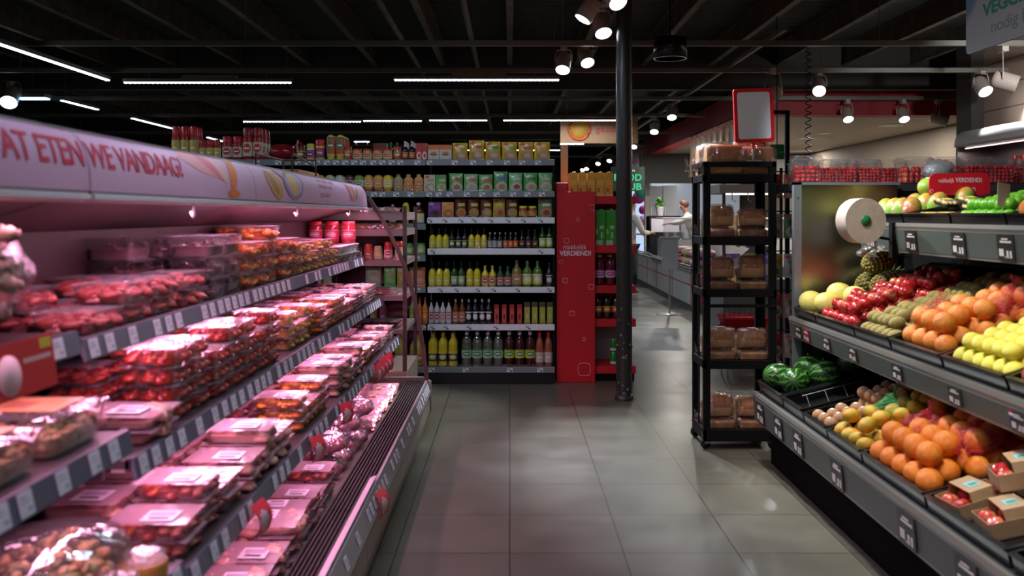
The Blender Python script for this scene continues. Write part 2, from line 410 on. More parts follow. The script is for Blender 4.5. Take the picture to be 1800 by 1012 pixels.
spot((atx(1489, 12.4), 12.35, 2.81), (4.6, 10.6, .4), 'small spotlight below the red band, left of a pair', .9, track=3.1)
spot((atx(1587, 12.4), 12.35, 2.81), (5.4, 10.6, .4), 'small spotlight below the red band, right of a pair', .9, track=3.1)
spot((atx(1665, 12.41), 12.41, 2.8), (8, 12, 2.2), 'unlit spotlight turned away to the right under the red band', 0, r=.085, track=3.1)
spot((atx(1352, 9.9), 9.9, 2.8), (2.7, 13, 2.4), 'unlit spotlight behind the blank red-framed sign', 0, r=.085, track=3.1)
spot((atx(1788, 8.4), 8.4, 2.72), (6.6, 7.4, 1.9), 'unlit spotlight at the right picture edge', 0, r=.085, track=3.1)
spot((atx(1181, 13.3), 13.3, 2.94), (2.2, 11.4, 0), 'spotlight on the slanting track right of the pillar, nearer one', 1.0, tx=2.48)
spot((atx(1150, 15), 15, 2.88), (1.9, 13, 0), 'spotlight on the slanting track right of the pillar, farther one', 1.0, tx=2.48)
spot((atx(1114, 19), 19, 2.93), (2.0, 17, 0), 'tiny spotlight close beside the pillar', .8, tx=2.48)
for i, (px, py, y) in enumerate(((1071, 283, 24.4), (1051, 288, 25.8), (1031, 297, 28), (1024, 299, 29))):
    spot((atx(px, y), y, atz(py, y)), (1.6, y - 2.4, 0), ORD[i] + ' small spotlight from the pillar in the row below the banner', .5, tx=2.48)
spot((atx(1186, 22), 22, atz(317, 22)), (4.6, 20, .9), 'distant spotlight over the service counter, left of three', .7, track=2.9)
spot((atx(1197, 22), 22, atz(312, 22)), (4.2, 19.5, 1), 'distant spotlight over the service counter, middle of three', .7, r=.09, track=2.9)
spot((atx(1208, 22), 22, atz(308, 22)), (4.7, 19.5, 1), 'distant spotlight over the service counter, right of three', .7, track=2.9)
spot((atx(15, 11.5), 11.5, 2.94), (-5.5, 8.5, 0), 'bright round spotlight at the left picture edge above the canopy', 1.5, r=.11)
# unseen spotlights added to light the produce, further towards the viewer
for i, (x, y, ax, ay) in enumerate(((1.0, 5.0, 1.95, 4.8), (1.0, 3.9, 2.1, 4.6), (1.0, 2.9, 1.95, 3.0), (1.0, 2.2, 1.8, 2.4))):
    o = spot((x, y, 3.0), (ax, ay, .9), 'added unseen spotlight over the produce stand, above the picture, ' + ORD[i] + ' from the shelving', 1.0, color=SPOTC, angle=58)
    for c in o.children:
        if c.type == 'LIGHT': c.data.energy = LIGHT['fruit']
spot((4.5, 6.3, 2.95), (5.6, 8.6, 2.5), 'added unseen spotlight beyond the right picture edge washing the planked wall', 1.0, track=3.1, angle=90)  # out-of-view spotlight added to brighten the planks
spot((1.0, 4.5, 3.0), (2.4, 5.5, 1.75), 'added unseen spotlight over the produce stand turned towards the berry boxes', .8, tx=.86)  # extra unseen spotlight, put in so the berry boxes are brighter
struct(MB().box(.3, XR, 6.28, 6.32, 3.1, 3.14).build('ceiling_rail', RAILM))
# bluish lamp at the far left
o = empty('tube_lamp', (atx(58, 11.8), 11.8, 3.02)); MB().box(-.2, .2, -.09, .09, .02, .07).build('housing', RAILM, o); MB().box(-.19, .19, -.07, .07, 0, .02).build('diffuser', glow((.25, .55, 1), 8), o)
MB().tube([(0, 0, .06), (0, 0, .8)], .004, 5).build('hanger', RAILM, o)
tag(o, 'short blue glowing lamp beside the bright spotlight at the left', 'light')
# dark round ceiling lamp
o = MB().lathe([(.02, .1), (.14, .1), (.15, .03), (.15, -.08), (.13, -.08), (.12, .04), (.02, .05)], 24, 0).build('ceiling_speaker', [BLACKG], None, (atx(1178, 8.0), 8.0, 2.98))
MB().tube([(0, 0, .1), (0, 0, .82)], .006, 6).build('stem', BLACK, o)
MB().lathe([(.151, -.085), (.151, -.07), (.135, -.07), (.135, -.085)], 24, 0).build('rim', STEEL, o)
tag(o, 'dark round drum hanging unlit under the ceiling right of the pillar', 'ceiling speaker')
# spiral cord
s = MB(); pts = [(.028 * math.cos(t * .9), .028 * math.sin(t * .9), 1.9 + t * .0089) for t in range(134)]
s.tube(pts, .005, 5).build('spiral_cord', BLACK, None, (atx(1421, 8.42), 8.42, 0)); tag(bpy.data.objects['spiral_cord'], 'black coiled cord hanging straight down behind the berry boxes', 'cord')
# unseen strips added as soft general fill for the hall
for y, x in ((5.9, -.6), (2.6, -.4), (-.6, .2)):
    strip(x - 1.0, x + .95, y - .03, y + .03, 3.0, 'added unseen crosswise fill strip above the picture, %s the viewer' % {5.9: 'well in front of', 2.6: 'just in front of', -.6: 'behind'}[y], G)
# ================================================================== PACKAGED GOODS: builders
def pal(*cs): return [col(c, .42) if isinstance(c, tuple) else c for c in cs]
PROF = {
 'oil': ([(.40, 0), (.48, .01), (.5, .03), (.5, .56), (.46, .64), (.3, .72), (.17, .79), (.15, .9)], [(.175, .885), (.175, .99), (.14, 1)], (.1, .5)),
 'wine': ([(.40, 0), (.48, .01), (.5, .03), (.5, .5), (.44, .6), (.26, .68), (.17, .74), (.155, .9)], [(.225, .7), (.175, .76), (.165, .9), (.18, .905), (.18, .99), (.15, 1)], (.1, .42)),
 'soda': ([(.38, 0), (.47, .015), (.5, .04), (.48, .2), (.5, .24), (.5, .5), (.47, .53), (.5, .56), (.5, .68), (.42, .78), (.24, .87), (.17, .9), (.17, .94)], [(.19, .92), (.19, .995), (.16, 1)], (.25, .5)),
 'ribbed': ([(.40, 0), (.48, .015), (.5, .04), (.47, .09), (.5, .13), (.5, .44), (.46, .46), (.5, .49), (.46, .53), (.5, .56), (.46, .6), (.5, .63), (.48, .7), (.36, .8), (.2, .87), (.2, .9)], [(.21, .88), (.21, .985), (.18, 1)], (.16, .42)),
 'squeeze': ([(.36, .1), (.42, .12), (.5, .3), (.5, .6), (.44, .85), (.34, .96), (.1, 1)], [(.38, 0), (.38, .11)], (.3, .72)),
 'jar': ([(.44, 0), (.49, .02), (.5, .05), (.5, .74), (.42, .84)], [(.46, .83), (.46, .99), (.43, 1)], (.18, .62)),
 'jug': ([(.42, 0), (.49, .015), (.5, .05), (.5, .55), (.46, .66), (.34, .78), (.2, .84), (.2, .87)], [(.23, .86), (.23, .98), (.19, 1)], (.12, .42)),
 'cap': ([(.42, 0), (.49, .01), (.5, .03), (.5, .66), (.49, .68)], [(.46, .68), (.48, .7), (.44, .95), (.3, 1)], (.12, .6)),
}
def bottle(name, w, h, body, cap, label=None, accent=None, style='oil', sy=1.0, lab=None, neck=None):
    pb, pc, lz = PROF[style]; lz = lab or lz
    def make():
        o = MB().lathe([(r * w, z * h) for r, z in pb], 16, 0, sy=sy).build(name, body)
        MB().lathe([(r * w, z * h) for r, z in pc], 14, 0, sy=sy).build('lid' if style == 'jar' else 'cap', cap, o)
        if neck: MB().lathe([(.2 * w, .72 * h), (.19 * w, .86 * h)], 12, 0, cap=(False, False)).build('neck_sleeve', neck, o)
        if label is not None:
            def rad(z):
                for (r0, z0), (r1, z1) in zip(pb, pb[1:]):
                    if z0 <= z <= z1 and z1 > z0: return r0 + (r1 - r0) * (z - z0) / (z1 - z0)
                return .5
            l = MB(); n = 24; rows = 9; vs = []; fs = []; mm = []
            for i in range(rows + 1):
                z = lz[0] + (lz[1] - lz[0]) * i / rows; r = (max(rad(z), .46) + .012) * w
                for j in range(n): a = 2 * math.pi * j / n; vs.append((r * math.cos(a), r * sy * math.sin(a), z * h))
            for i in range(rows):
                for j in range(n):
                    k = (j + 1) % n; fs.append((i * n + j, i * n + k, (i + 1) * n + k, (i + 1) * n + j))
                    a = 360 * (j + .5) / n; da = (a - 270); t = (i + .5) / rows * 2 - 1
                    q = (da / 42) ** 2 + (t / .62) ** 2
                    mm.append(1 if q < 1 and not (abs(t) < .16 and abs(da) < 26) else (2 if q < 1 else (1 if i == rows - 1 else 0)))
            l.add(vs, fs, mm, True).build('label', pal(label, accent or (.7, .7, .7), (.85, .85, .82)), o)
        return o
    return make
def pack_pat(u, v):
    """front print: 0 ground, 1 brand oval, 2 picture, 3 title band"""
    if ((u - .28) / .2) ** 2 + ((v - .87) / .07) ** 2 < 1: return 1
    if .58 < v < .74 and .3 < u < .88: return 3
    if ((u - .55) / .42) ** 2 + ((v - .26) / .24) ** 2 < 1: return 4 if ((u - .6) / .22) ** 2 + ((v - .27) / .12) ** 2 < 1 else 2
    return 0
def pouch(name, w, h, t, cs, flat=False):
    """cs: ground, brand, picture, title, picture centre"""
    def make():
        m = MB(); sh = [col(c, .32, coat=.3) for c in cs]
        def fn(s):
            def f(u, v):
                b = (math.sin(math.pi * u) ** .6) * (math.sin(math.pi * min(1, v * .95 + .05)) ** .7) if 0 < u < 1 and 0 < v < 1 else 0
                if v < .02: b = (math.sin(math.pi * u) ** .5) * .8 if 0 < u < 1 else 0
                uu = u if s < 0 else 1 - u
                return ((uu - .5) * w * (1 - .04 * math.sin(v * 3.1)), s * t / 2 * b + .004 * math.sin(uu * 9 + v * 5) * b, v * h)
            return f
        m.grid(fn(-1), 16, 20, 0, True, pack_pat); m.grid(fn(1), 8, 10, 0, True)
        return m.build(name, sh)
    return make
def carton(name, w, h, t, cs, pat=pack_pat, gable=False, r=.45):
    def make():
        m = MB(); m.box(-w / 2, w / 2, -t / 2 + .0005, t / 2, 0, h)
        m.grid(lambda u, v: ((u - .5) * w, -t / 2, v * h), 16, 20, 0, False, pat)
        o = m.build(name, [col(c, r) for c in cs])
        if gable:
            g = MB(); g.loft([[(-w / 2, -t / 2, h), (w / 2, -t / 2, h), (w / 2, t / 2, h), (-w / 2, t / 2, h)], [(-w / 2, -t / 2 + t * .1, h + .025), (w / 2, -t / 2 + t * .1, h + .025), (w / 2, t * .2, h + .015), (-w / 2, t * .2, h + .015)]], 0, False)
            g.lathe([(.014, 0), (.014, .016), (.01, .018)], 12, 1, Matrix.Translation((w * .1, 0, h + .018)))
            g.build('spout', [col(cs[0], r), col(cs[1], .4)], o)
        return o
    return make
# ================================================================== SHELVING AT THE BACK
GY = 7.84                                   # front edge of the shelves
def gx(px): return atx(px, GY + .05)
YEL, OLI, DRK = col((.75, .62, .03), .15, coat=.5), col((.22, .2, .03), .15, coat=.5), col((.012, .012, .01), .15, coat=.5)
GRN = col((.02, .09, .02), .15, coat=.5); AMB = col((.2, .06, .015), .15, coat=.5); WHB = col((.72, .72, .72), .3)
PET = film((.82, .9, .82), .12, .12, .08, .1, milkc=(.55, .65, .55))
FASC = col((.22, .25, .25), .4); FASC_LIT = col((.85, .88, .9), .4)  # paler copy: spotlit brightness of the price rails is put into the colour
TAGM = None
def price_card(w=.05, h=.038, face=None, ink=True):
    m = MB(); m.box(-w / 2, w / 2, -.0015, 0, 0, h)
    if ink:
        m.box(-w * .4, w * .1, -.002, -.0015, h * .72, h * .84, 1); m.box(-w * .4, w * .25, -.002, -.0015, h * .52, h * .6, 1)
        m.box(w * .05, w * .4, -.002, -.0015, h * .12, h * .42, 1)
    return m.build('price_card', [face or TAGW, INK])
def card_on(parent, protos, loc, rot=(0, 0, 0), sx=1):
    k = parent.name
    if 'p' not in protos: protos['p'] = price_card(); o = protos['p']
    else: o = protos['p'].copy(); COL.objects.link(o)
    o.parent = parent; o.location = loc; o.rotation_euler = rot; o.scale = (sx, 1, 1)
    return o
_gc = {}
def shelf_unit(x0, x1, shelves, depth, label, tagpos, top_panel=True):
    """shelves: (z, fascia material, front y offset)"""
    root = empty('shelving_unit', ((x0 + x1) / 2, GY + depth / 2, 0)); hx = (x1 - x0) / 2; hd = depth / 2
    MB().box(-hx, hx, hd - .03, hd, .0, 1.99).build('back_panel', BLACK, root)
    b = MB(); b.box(-hx, hx, -hd + .01, hd, 0, .1); b.box(-hx, hx, -hd - .002, -hd + .012, 0, .1); b.build('base', BLACKG, root)
    for s in (-1, 1):
        u = MB(); u.box(s * hx - (.02 if s > 0 else -.0), s * hx + (0 if s > 0 else .02), hd - .07, hd - .03, .1, 2.0)
        if s == 1 and top_panel: u.box(hx - .018, hx, -hd + .02, hd - .07, .1, 1.99)
        u.build('upright', BLACK, root)
    for i, (z, fm, wsc) in enumerate(shelves):
        s = MB(); s.box(-hx + .02, hx - .02, -hd, hd - .03, z - .03, z); sh = s.build('shelf', BLACK, root)
        f = MB(); f.bbox(-hx + .003, hx - .003, -hd - .014, -hd, z - .048, z + .006, .003); f.build('price_rail', fm, sh)
        if i > 0:
            t = MB(); t.box(-hx + .03, hx - .03, -hd - .004, -hd - .002, z + .006, z + .026); t.build('clear_lip', CLEAR, sh)
        for px in tagpos[i]:
            card_on(sh, _gc, (gx(px) - (x0 + x1) / 2, -hd - .0145, z - .042), (0, 0, 0), wsc)
    return tag(root, label, 'shelving')
ZS = [1.975, 1.695, 1.464, 1.19, .853, .523, .15]
ZL = [1.975, 1.695, 1.41, 1.13, .853, .523, .15]
rb = shelf_unit(gx(752), gx(975), [(ZS[0], FASC, 1), (ZS[1], FASC, 1), (ZS[2], FASC_LIT, 1), (ZS[3], FASC_LIT, 1), (ZS[4], FASC_LIT, 1), (ZS[5], FASC_LIT, 1), (ZS[6], FASC, 1)], .5,
    'black shelving unit of oils, sauces and sachets left of the red panel',
    [(756, 800, 832, 861, 891, 918, 945), (755, 772, 791, 821, 848, 873, 902, 927, 952), (757, 783, 811, 834, 863, 893, 920, 950), (762, 950), (775, 803, 840, 868, 910, 965), (761, 785, 825, 872, 928), (760, 819, 896, 949)])
lb = shelf_unit(gx(520), gx(750), [(z, FASC, 1) for z in ZL], .5, 'black shelving unit of sauce jars and squeeze bottles behind the cooler end',
    [(526, 544, 560, 577, 593, 609, 625, 640, 658, 674, 690, 705, 735), (659, 674, 698, 723), (700,), (734,), (560, 580, 735), (733, 745), ()], False)
fb = shelf_unit(gx(288), gx(519), [(z, FASC, 1) for z in ZL], .5, 'black shelving unit of tall red sauce bottles, mostly hidden by the cooler',
    [(455, 492), (), (), (), (), (), ()], False)
GRP = {}
def row(kindname, make, cat, desc, where, px0, px1, n, z, depth=1, dy=0.0, behind_gap=.02, phase=0, shelfrow=''):
    """n things side by side from px0 to px1, depth rows deep"""
    K = Kind(make, cat); wpx = (px1 - px0) / n
    for d in range(depth):
        for i in range(n):
            x = gx(px0 + wpx * (i + .5)); yy = GY + max(.06, wpx / F * GY / 2 + .012) + dy + d * DEP[0]
            if d == 0: lab = f'{desc}, {where}' + ('' if n == 1 else ', ' + side(i, n)) + (', front' if depth > 1 else ''); g = f'{kindname.replace("_", " ")}s, {where}' if n > 1 else None
            else: lab = f'{desc}, {where}, ' + ('' if n == 1 else side(i, n) + ', ') + ('rear' if depth == 2 else ORD[d] + ' row'); g = f'{kindname.replace("_", " ")}s, {where}'
            K.put((x, yy, z + .002), lab, g, (0, 0, random.uniform(-.06, .06)))
    return K
DEP = [.12]
W1, W2, W3, W4, W5, W6, W7 = 'top shelf', 'second shelf down', 'third shelf down', 'fourth shelf down', 'fifth shelf down', 'sixth shelf down', 'bottom shelf'
def BW(px0, px1, n): return (px1 - px0) / n / F * (GY + .06) * .94
# top shelf, left units
r = (.30, .012, .015)
for args in (
 ('sauce_bottle', 'tall red sauce bottle with yellow label', W1, 301, 348, 3, .31, r, (.55, .012, .02), (.6, .5, .25), (.65, .5, .03), 'cap', 2),
 ('sauce_bottle', 'short red sauce bottle with yellow label', W1, 349, 388, 3, .19, r, (.5, .012, .02), (.6, .5, .25), (.65, .5, .03), 'cap', 1),
 ('sauce_bottle', 'red bullet-shaped sauce bottle with white label', W1, 390, 426, 2, .22, r, (.5, .012, .02), (.6, .55, .4), (.5, .03, .03), 'cap', 1),
 ('ketchup_bottle', 'big red ketchup bottle with cream tomato label', W1, 426, 462, 2, .30, r, (.3, .012, .015), (.62, .6, .4), (.6, .04, .03), 'cap', 3)):
    nm, ds, wh, a, b, n, h, bc, cc, lc, ac, st, dd = args
    row(nm, bottle(nm, BW(a, b, n), h * .97, col(bc, .3), col(cc, .35), lc, ac, st, .8), 'bottle', ds, wh, a, b, n, ZL[0], dd)
def bag_make():
    m = MB(); m.ball((0, 0, .075), (.12, .09, .075), 18, 12, fn=lambda d: 1 + .18 * noise.noise(d * 3)); m.lathe([(.03, .0), (.02, .05), (.035, .1)], 10, 0, Matrix.Translation((.1, 0, .09)) @ Matrix.Rotation(R(40), 4, 'Y'))
    return m.build('candy_bag', col((.3, .015, .02), .18, coat=.5))
Kind(bag_make, 'bag').put((gx(493), GY + .12, ZL[0]), 'dark red shiny foil bag on the top shelf beside the red bottles')
row('sauce_jar', bottle('sauce_jar', BW(520, 537, 1), .13, AMB, col((.08, .01, .01), .3), (.12, .04, .02), (.6, .45, .1), 'jar'), 'jar', 'small dark sauce jar with brown label', W1, 520, 537, 1, ZL[0])
row('mayonnaise_bottle', bottle('mayonnaise_bottle', BW(538, 553, 1), .148, col((.75, .68, .4), .3), col((.75, .6, .1), .4), (.75, .1, .05), (.05, .05, .3), 'cap', .7), 'bottle', 'cream mayonnaise bottle with pale cap and red label', W1, 538, 553, 1, ZL[0])
row('mayonnaise_bottle', bottle('mayonnaise_bottle', BW(554, 571, 1), .185, col((.8, .6, .05), .3), col((.7, .02, .02), .4), (.05, .06, .3), (.7, .1, .05), 'cap', .7), 'bottle', 'yellow mayonnaise bottle with red pointed cap', W1, 554, 571, 1, ZL[0])
row('mayonnaise_tube', bottle('mayonnaise_tube', BW(573, 606, 2), .226, col((.75, .62, .1), .35), col((.75, .6, .05), .4), (.6, .1, .04), (.1, .2, .08), 'squeeze', .6, (.25, .9)), 'tube', 'tall yellow mayonnaise tube standing on its cap', W1, 573, 606, 2, ZL[0], 3)
for i, (a, b) in enumerate(((604, 619), (691, 706))):
    row('pickle_jar', bottle('pickle_jar', BW(a, b, 1), .12, col((.35, .2, .05), .2), RED, (.6, .05, .03), (.6, .5, .3), 'jar'), 'jar', ('orange pickle jar with red lid, left of the mustards', 'orange pickle jar with red lid, right of the mustards')[i], W1, a, b, 1, ZL[0])
row('mustard_jar', bottle('mustard_jar', BW(619, 690, 4), .102, col((.62, .48, .12), .2), RED, (.7, .62, .4), (.65, .03, .03), 'jar'), 'jar', 'squat mustard jar with red lid', W1, 619, 690, 4, ZL[0])
row('dark_sauce_bottle', bottle('dark_sauce_bottle', BW(677, 700, 2), .17, DRK, col((.02, .25, .03), .4), None, None, 'wine'), 'bottle', 'thin dark bottle with green cap behind the jars', W1, 677, 700, 2, ZL[0], 1, .15)
row('snack_box', carton('snack_box', BW(650, 676, 1), .165, .06, [(.2, .05, .02)] * 5), 'box', 'brown box standing behind the mustard jars', W1, 650, 676, 1, ZL[0], 1, .18)
row('soy_bottle', bottle('soy_bottle', BW(706, 730, 2), .17, DRK, col((.6, .6, .6), .3), (.55, .12, .03), (.5, .3, .1), 'wine'), 'bottle', 'black soy bottle with orange label and silver top', W1, 706, 730, 2, ZL[0], 3)
row('sauce_box', carton('sauce_box', BW(731, 751, 2), .15, .05, [(.62, .03, .02), (.1, .1, .1), (.75, .7, .65), (.62, .03, .02), (.6, .03, .03)]), 'box', 'narrow red sauce box with white diamond', W1, 731, 751, 2, ZL[0])
ow = lambda u, v: (1 if v > .72 or ((u - .5) / .3) ** 2 + ((v - .42) / .13) ** 2 < 1 and v > .42 else (2 if ((u - .5) / .3) ** 2 + ((v - .42) / .13) ** 2 < 1 else 0))
row('soup_box', carton('soup_box', BW(752, 794, 2), .135, .05, [(.62, .58, .5), (.75, .2, .04), (.06, .15, .04), (1, 1, 1), (1, 1, 1)], ow), 'box', 'orange and white stock box', W1, 752, 794, 2, ZS[0])
YP = [(.68, .5, .02), (.65, .03, .02), (.6, .35, .2), (.1, .3, .05), (.7, .6, .45)]
for i, (h, tc, ds) in enumerate(((.155, (.5, .35, .05), 'beige title'), (.178, (.45, .06, .03), 'dark red title'), (.168, (.05, .3, .05), 'dark green title'), (.165, (.12, .4, .05), 'light green title'), (.165, (.5, .1, .05), 'brown-red title'), (.165, (.75, .3, .03), 'orange title'))):
    a = 794 + i * 29
    row('mix_sachet', pouch('mix_sachet', BW(a, a + 29, 1), h, .035, YP[:3] + [tc] + YP[4:]), 'sachet', f'yellow meal mix sachet with {ds}', W1, a, a + 29, 1, ZS[0], 2 if i % 2 else 1)
# second shelf
for i, (c, cap, lc, ds) in enumerate((((.7, .5, .05), (.6, .4, .05), (.7, .6, .4), 'amber'), ((.75, .6, .1), (.6, .1, .05), (.7, .65, .5), 'golden'), ((.7, .35, .06), (.55, .1, .03), (.75, .7, .6), 'orange'), ((.55, .6, .4), (.2, .35, .25), (.75, .75, .65), 'pale green'), ((.5, .6, .45), (.2, .35, .3), (.75, .75, .7), 'pale mint'),
        ((.12, .03, .015), (.1, .03, .02), (.6, .5, .45), 'dark brown'), ((.2, .35, .05), (.1, .3, .05), (.7, .75, .6), 'green'), ((.65, .35, .05), (.6, .05, .03), (.75, .5, .4), 'red-capped orange'), ((.65, .38, .06), (.6, .05, .03), (.75, .3, .2), 'red-labelled orange'), ((.8, .62, .04), (.7, .5, .04), (.75, .75, .5), 'bright yellow'))):
    a = 520 + i * 17
    row('squeeze_bottle', bottle('squeeze_bottle', BW(a, a + 17, 1), .15, col(c, .3), col(cap, .4), lc, c, 'squeeze', .6), 'bottle', f'{ds} oval dressing bottle', W2, a, a + 17, 1, ZL[1], 2)
for i, (c, ds) in enumerate((((.45, .38, .2), 'beige'), ((.7, .35, .12), 'left orange'), ((.7, .36, .12), 'right orange'))):
    a = 691 + i * 18
    row('sauce_squeezer', bottle('sauce_squeezer', BW(a, a + 18, 1) * 1.03, .155, col(c, .3), col((.2, .15, .06) if i == 0 else (.7, .35, .1), .4), c, (.45, .1, .05), 'ribbed', .6, (.2, .4)), 'bottle', f'{ds} waisted sauce bottle with dark cap', W2, a, a + 18, 1, ZL[1])
row('rice_box', carton('rice_box', BW(745, 766, 1), .15, .05, [(.62, .58, .42), (.6, .1, .05), (.5, .35, .25), (.3, .5, .2), (.7, .6, .5)]), 'box', 'cream box with small picture', W2, 745, 766, 1, ZS[1])
row('herb_box', carton('herb_box', BW(766, 785, 1), .15, .05, [(.1, .42, .08), (.1, .3, .05), (.45, .55, .3), (.5, .6, .4), (.6, .3, .15)]), 'box', 'green box with striped top', W2, 766, 785, 1, ZS[1])
for i, (h, g, tc, pc, ds) in enumerate(((.165, (.12, .45, .1), (.6, .06, .05), (.45, .2, .12), 'red band and brown dish'), (.16, (.25, .5, .2), (.65, .1, .08), (.5, .5, .4), 'white middle and red tab'), (.155, (.15, .45, .1), (.6, .05, .05), (.55, .2, .08), 'red stripe and pasta'),
        (.18, (.12, .4, .1), (.06, .15, .4), (.5, .3, .15), 'blue title and golden dish'), (.17, (.2, .55, .2), (.5, .6, .45), (.4, .1, .05), 'pale title and chillies'), (.17, (.1, .42, .08), (.03, .15, .03), (.5, .35, .2), 'dark title and noodles'), (.17, (.18, .5, .15), (.45, .6, .3), (.5, .5, .35), 'light title and cream soup'))):
    a = 788 + i * 26.3
    row('meal_pouch', pouch('meal_pouch', BW(a, a + 26.3, 1), h, .04, [g, (.05, .3, .05), (.65, .6, .5), tc, pc]), 'pouch', f'green meal pouch with {ds}', W2, a, a + 26.3, 1, ZS[1], 2 if i % 2 else 1)
# third shelf
row('dessert_box', carton('dessert_box', BW(752, 775, 1), .14, .04, [(.22, .06, .3), (.5, .4, .6), (.1, .03, .05), (.3, .12, .4), (.05, .02, .02)]), 'box', 'purple chocolate dessert box', W3, 752, 775, 1, ZS[2])
row('dessert_box', carton('dessert_box', BW(776, 798, 1), .14, .04, [(.68, .3, .06), (.7, .5, .3), (.4, .15, .05), (.72, .4, .15), (.6, .3, .1)]), 'box', 'orange caramel dessert box', W3, 776, 798, 1, ZS[2])
for i in range(5):
    a = 798 + i * 22.6
    row('gravy_sachet', pouch('gravy_sachet', BW(a, a + 22.6, 1), .172, .03, [(.10, .035, .02) if i != 3 else (.55, .42, .05), (.6, .03, .02), (.5, .3, .12), (.65, .55, .1), ((.6, .15, .06), (.55, .3, .1), (.6, .4, .25), (.5, .1, .05), (.4, .4, .1))[i]]), 'sachet', ('dark brown seasoning sachet', 'brown seasoning sachet with orange dish', 'brown seasoning sachet with pale dish', 'yellow-edged seasoning sachet', 'brown seasoning sachet with green dish')[i], W3, a, a + 22.6, 1, ZS[2], 2)
row('stock_jar', bottle('stock_jar', BW(912, 944, 2), .105, col((.25, .08, .03), .3), col((.8, .65, .02), .4), (.65, .5, .05), (.5, .05, .03), 'jar'), 'jar', 'small stock jar with bright yellow lid', W3, 912, 944, 2, ZS[2])
row('snack_pouch', pouch('snack_pouch', BW(945, 972, 1), .175, .03, [(.15, .35, .1), (.5, .05, .04), (.6, .3, .15), (.7, .7, .65), (.35, .1, .05)]), 'pouch', 'white and green pouch with red bowl', W3, 945, 972, 1, ZS[2])
row('barbecue_bottle', bottle('barbecue_bottle', BW(725, 746, 1), .19, col((.1, .02, .01), .15, coat=.5), col((.75, .75, .72), .4), (.75, .72, .6), (.75, .65, .1), 'oil', .7, (.06, .5)), 'bottle', 'dark barbecue sauce bottle with white label and yellow badge', 'third shelf down', 725, 746, 1, ZL[2])
row('mustard_squeezer', bottle('mustard_squeezer', BW(706, 720, 1), .19, col((.8, .7, .03), .3), col((.75, .7, .2), .4), (.75, .65, .05), (.6, .6, .1), 'squeeze'), 'bottle', 'bright yellow squeeze bottle', 'third shelf behind the glass', 706, 720, 1, ZL[2])
row('whisky_sauce_bottle', bottle('whisky_sauce_bottle', BW(683, 697, 1), .175, AMB, col((.5, .3, .2), .4), (.5, .3, .2), (.6, .4, .3), 'oil'), 'bottle', 'brown bottle with pinkish cap', 'third shelf behind the glass', 683, 697, 1, ZL[2])
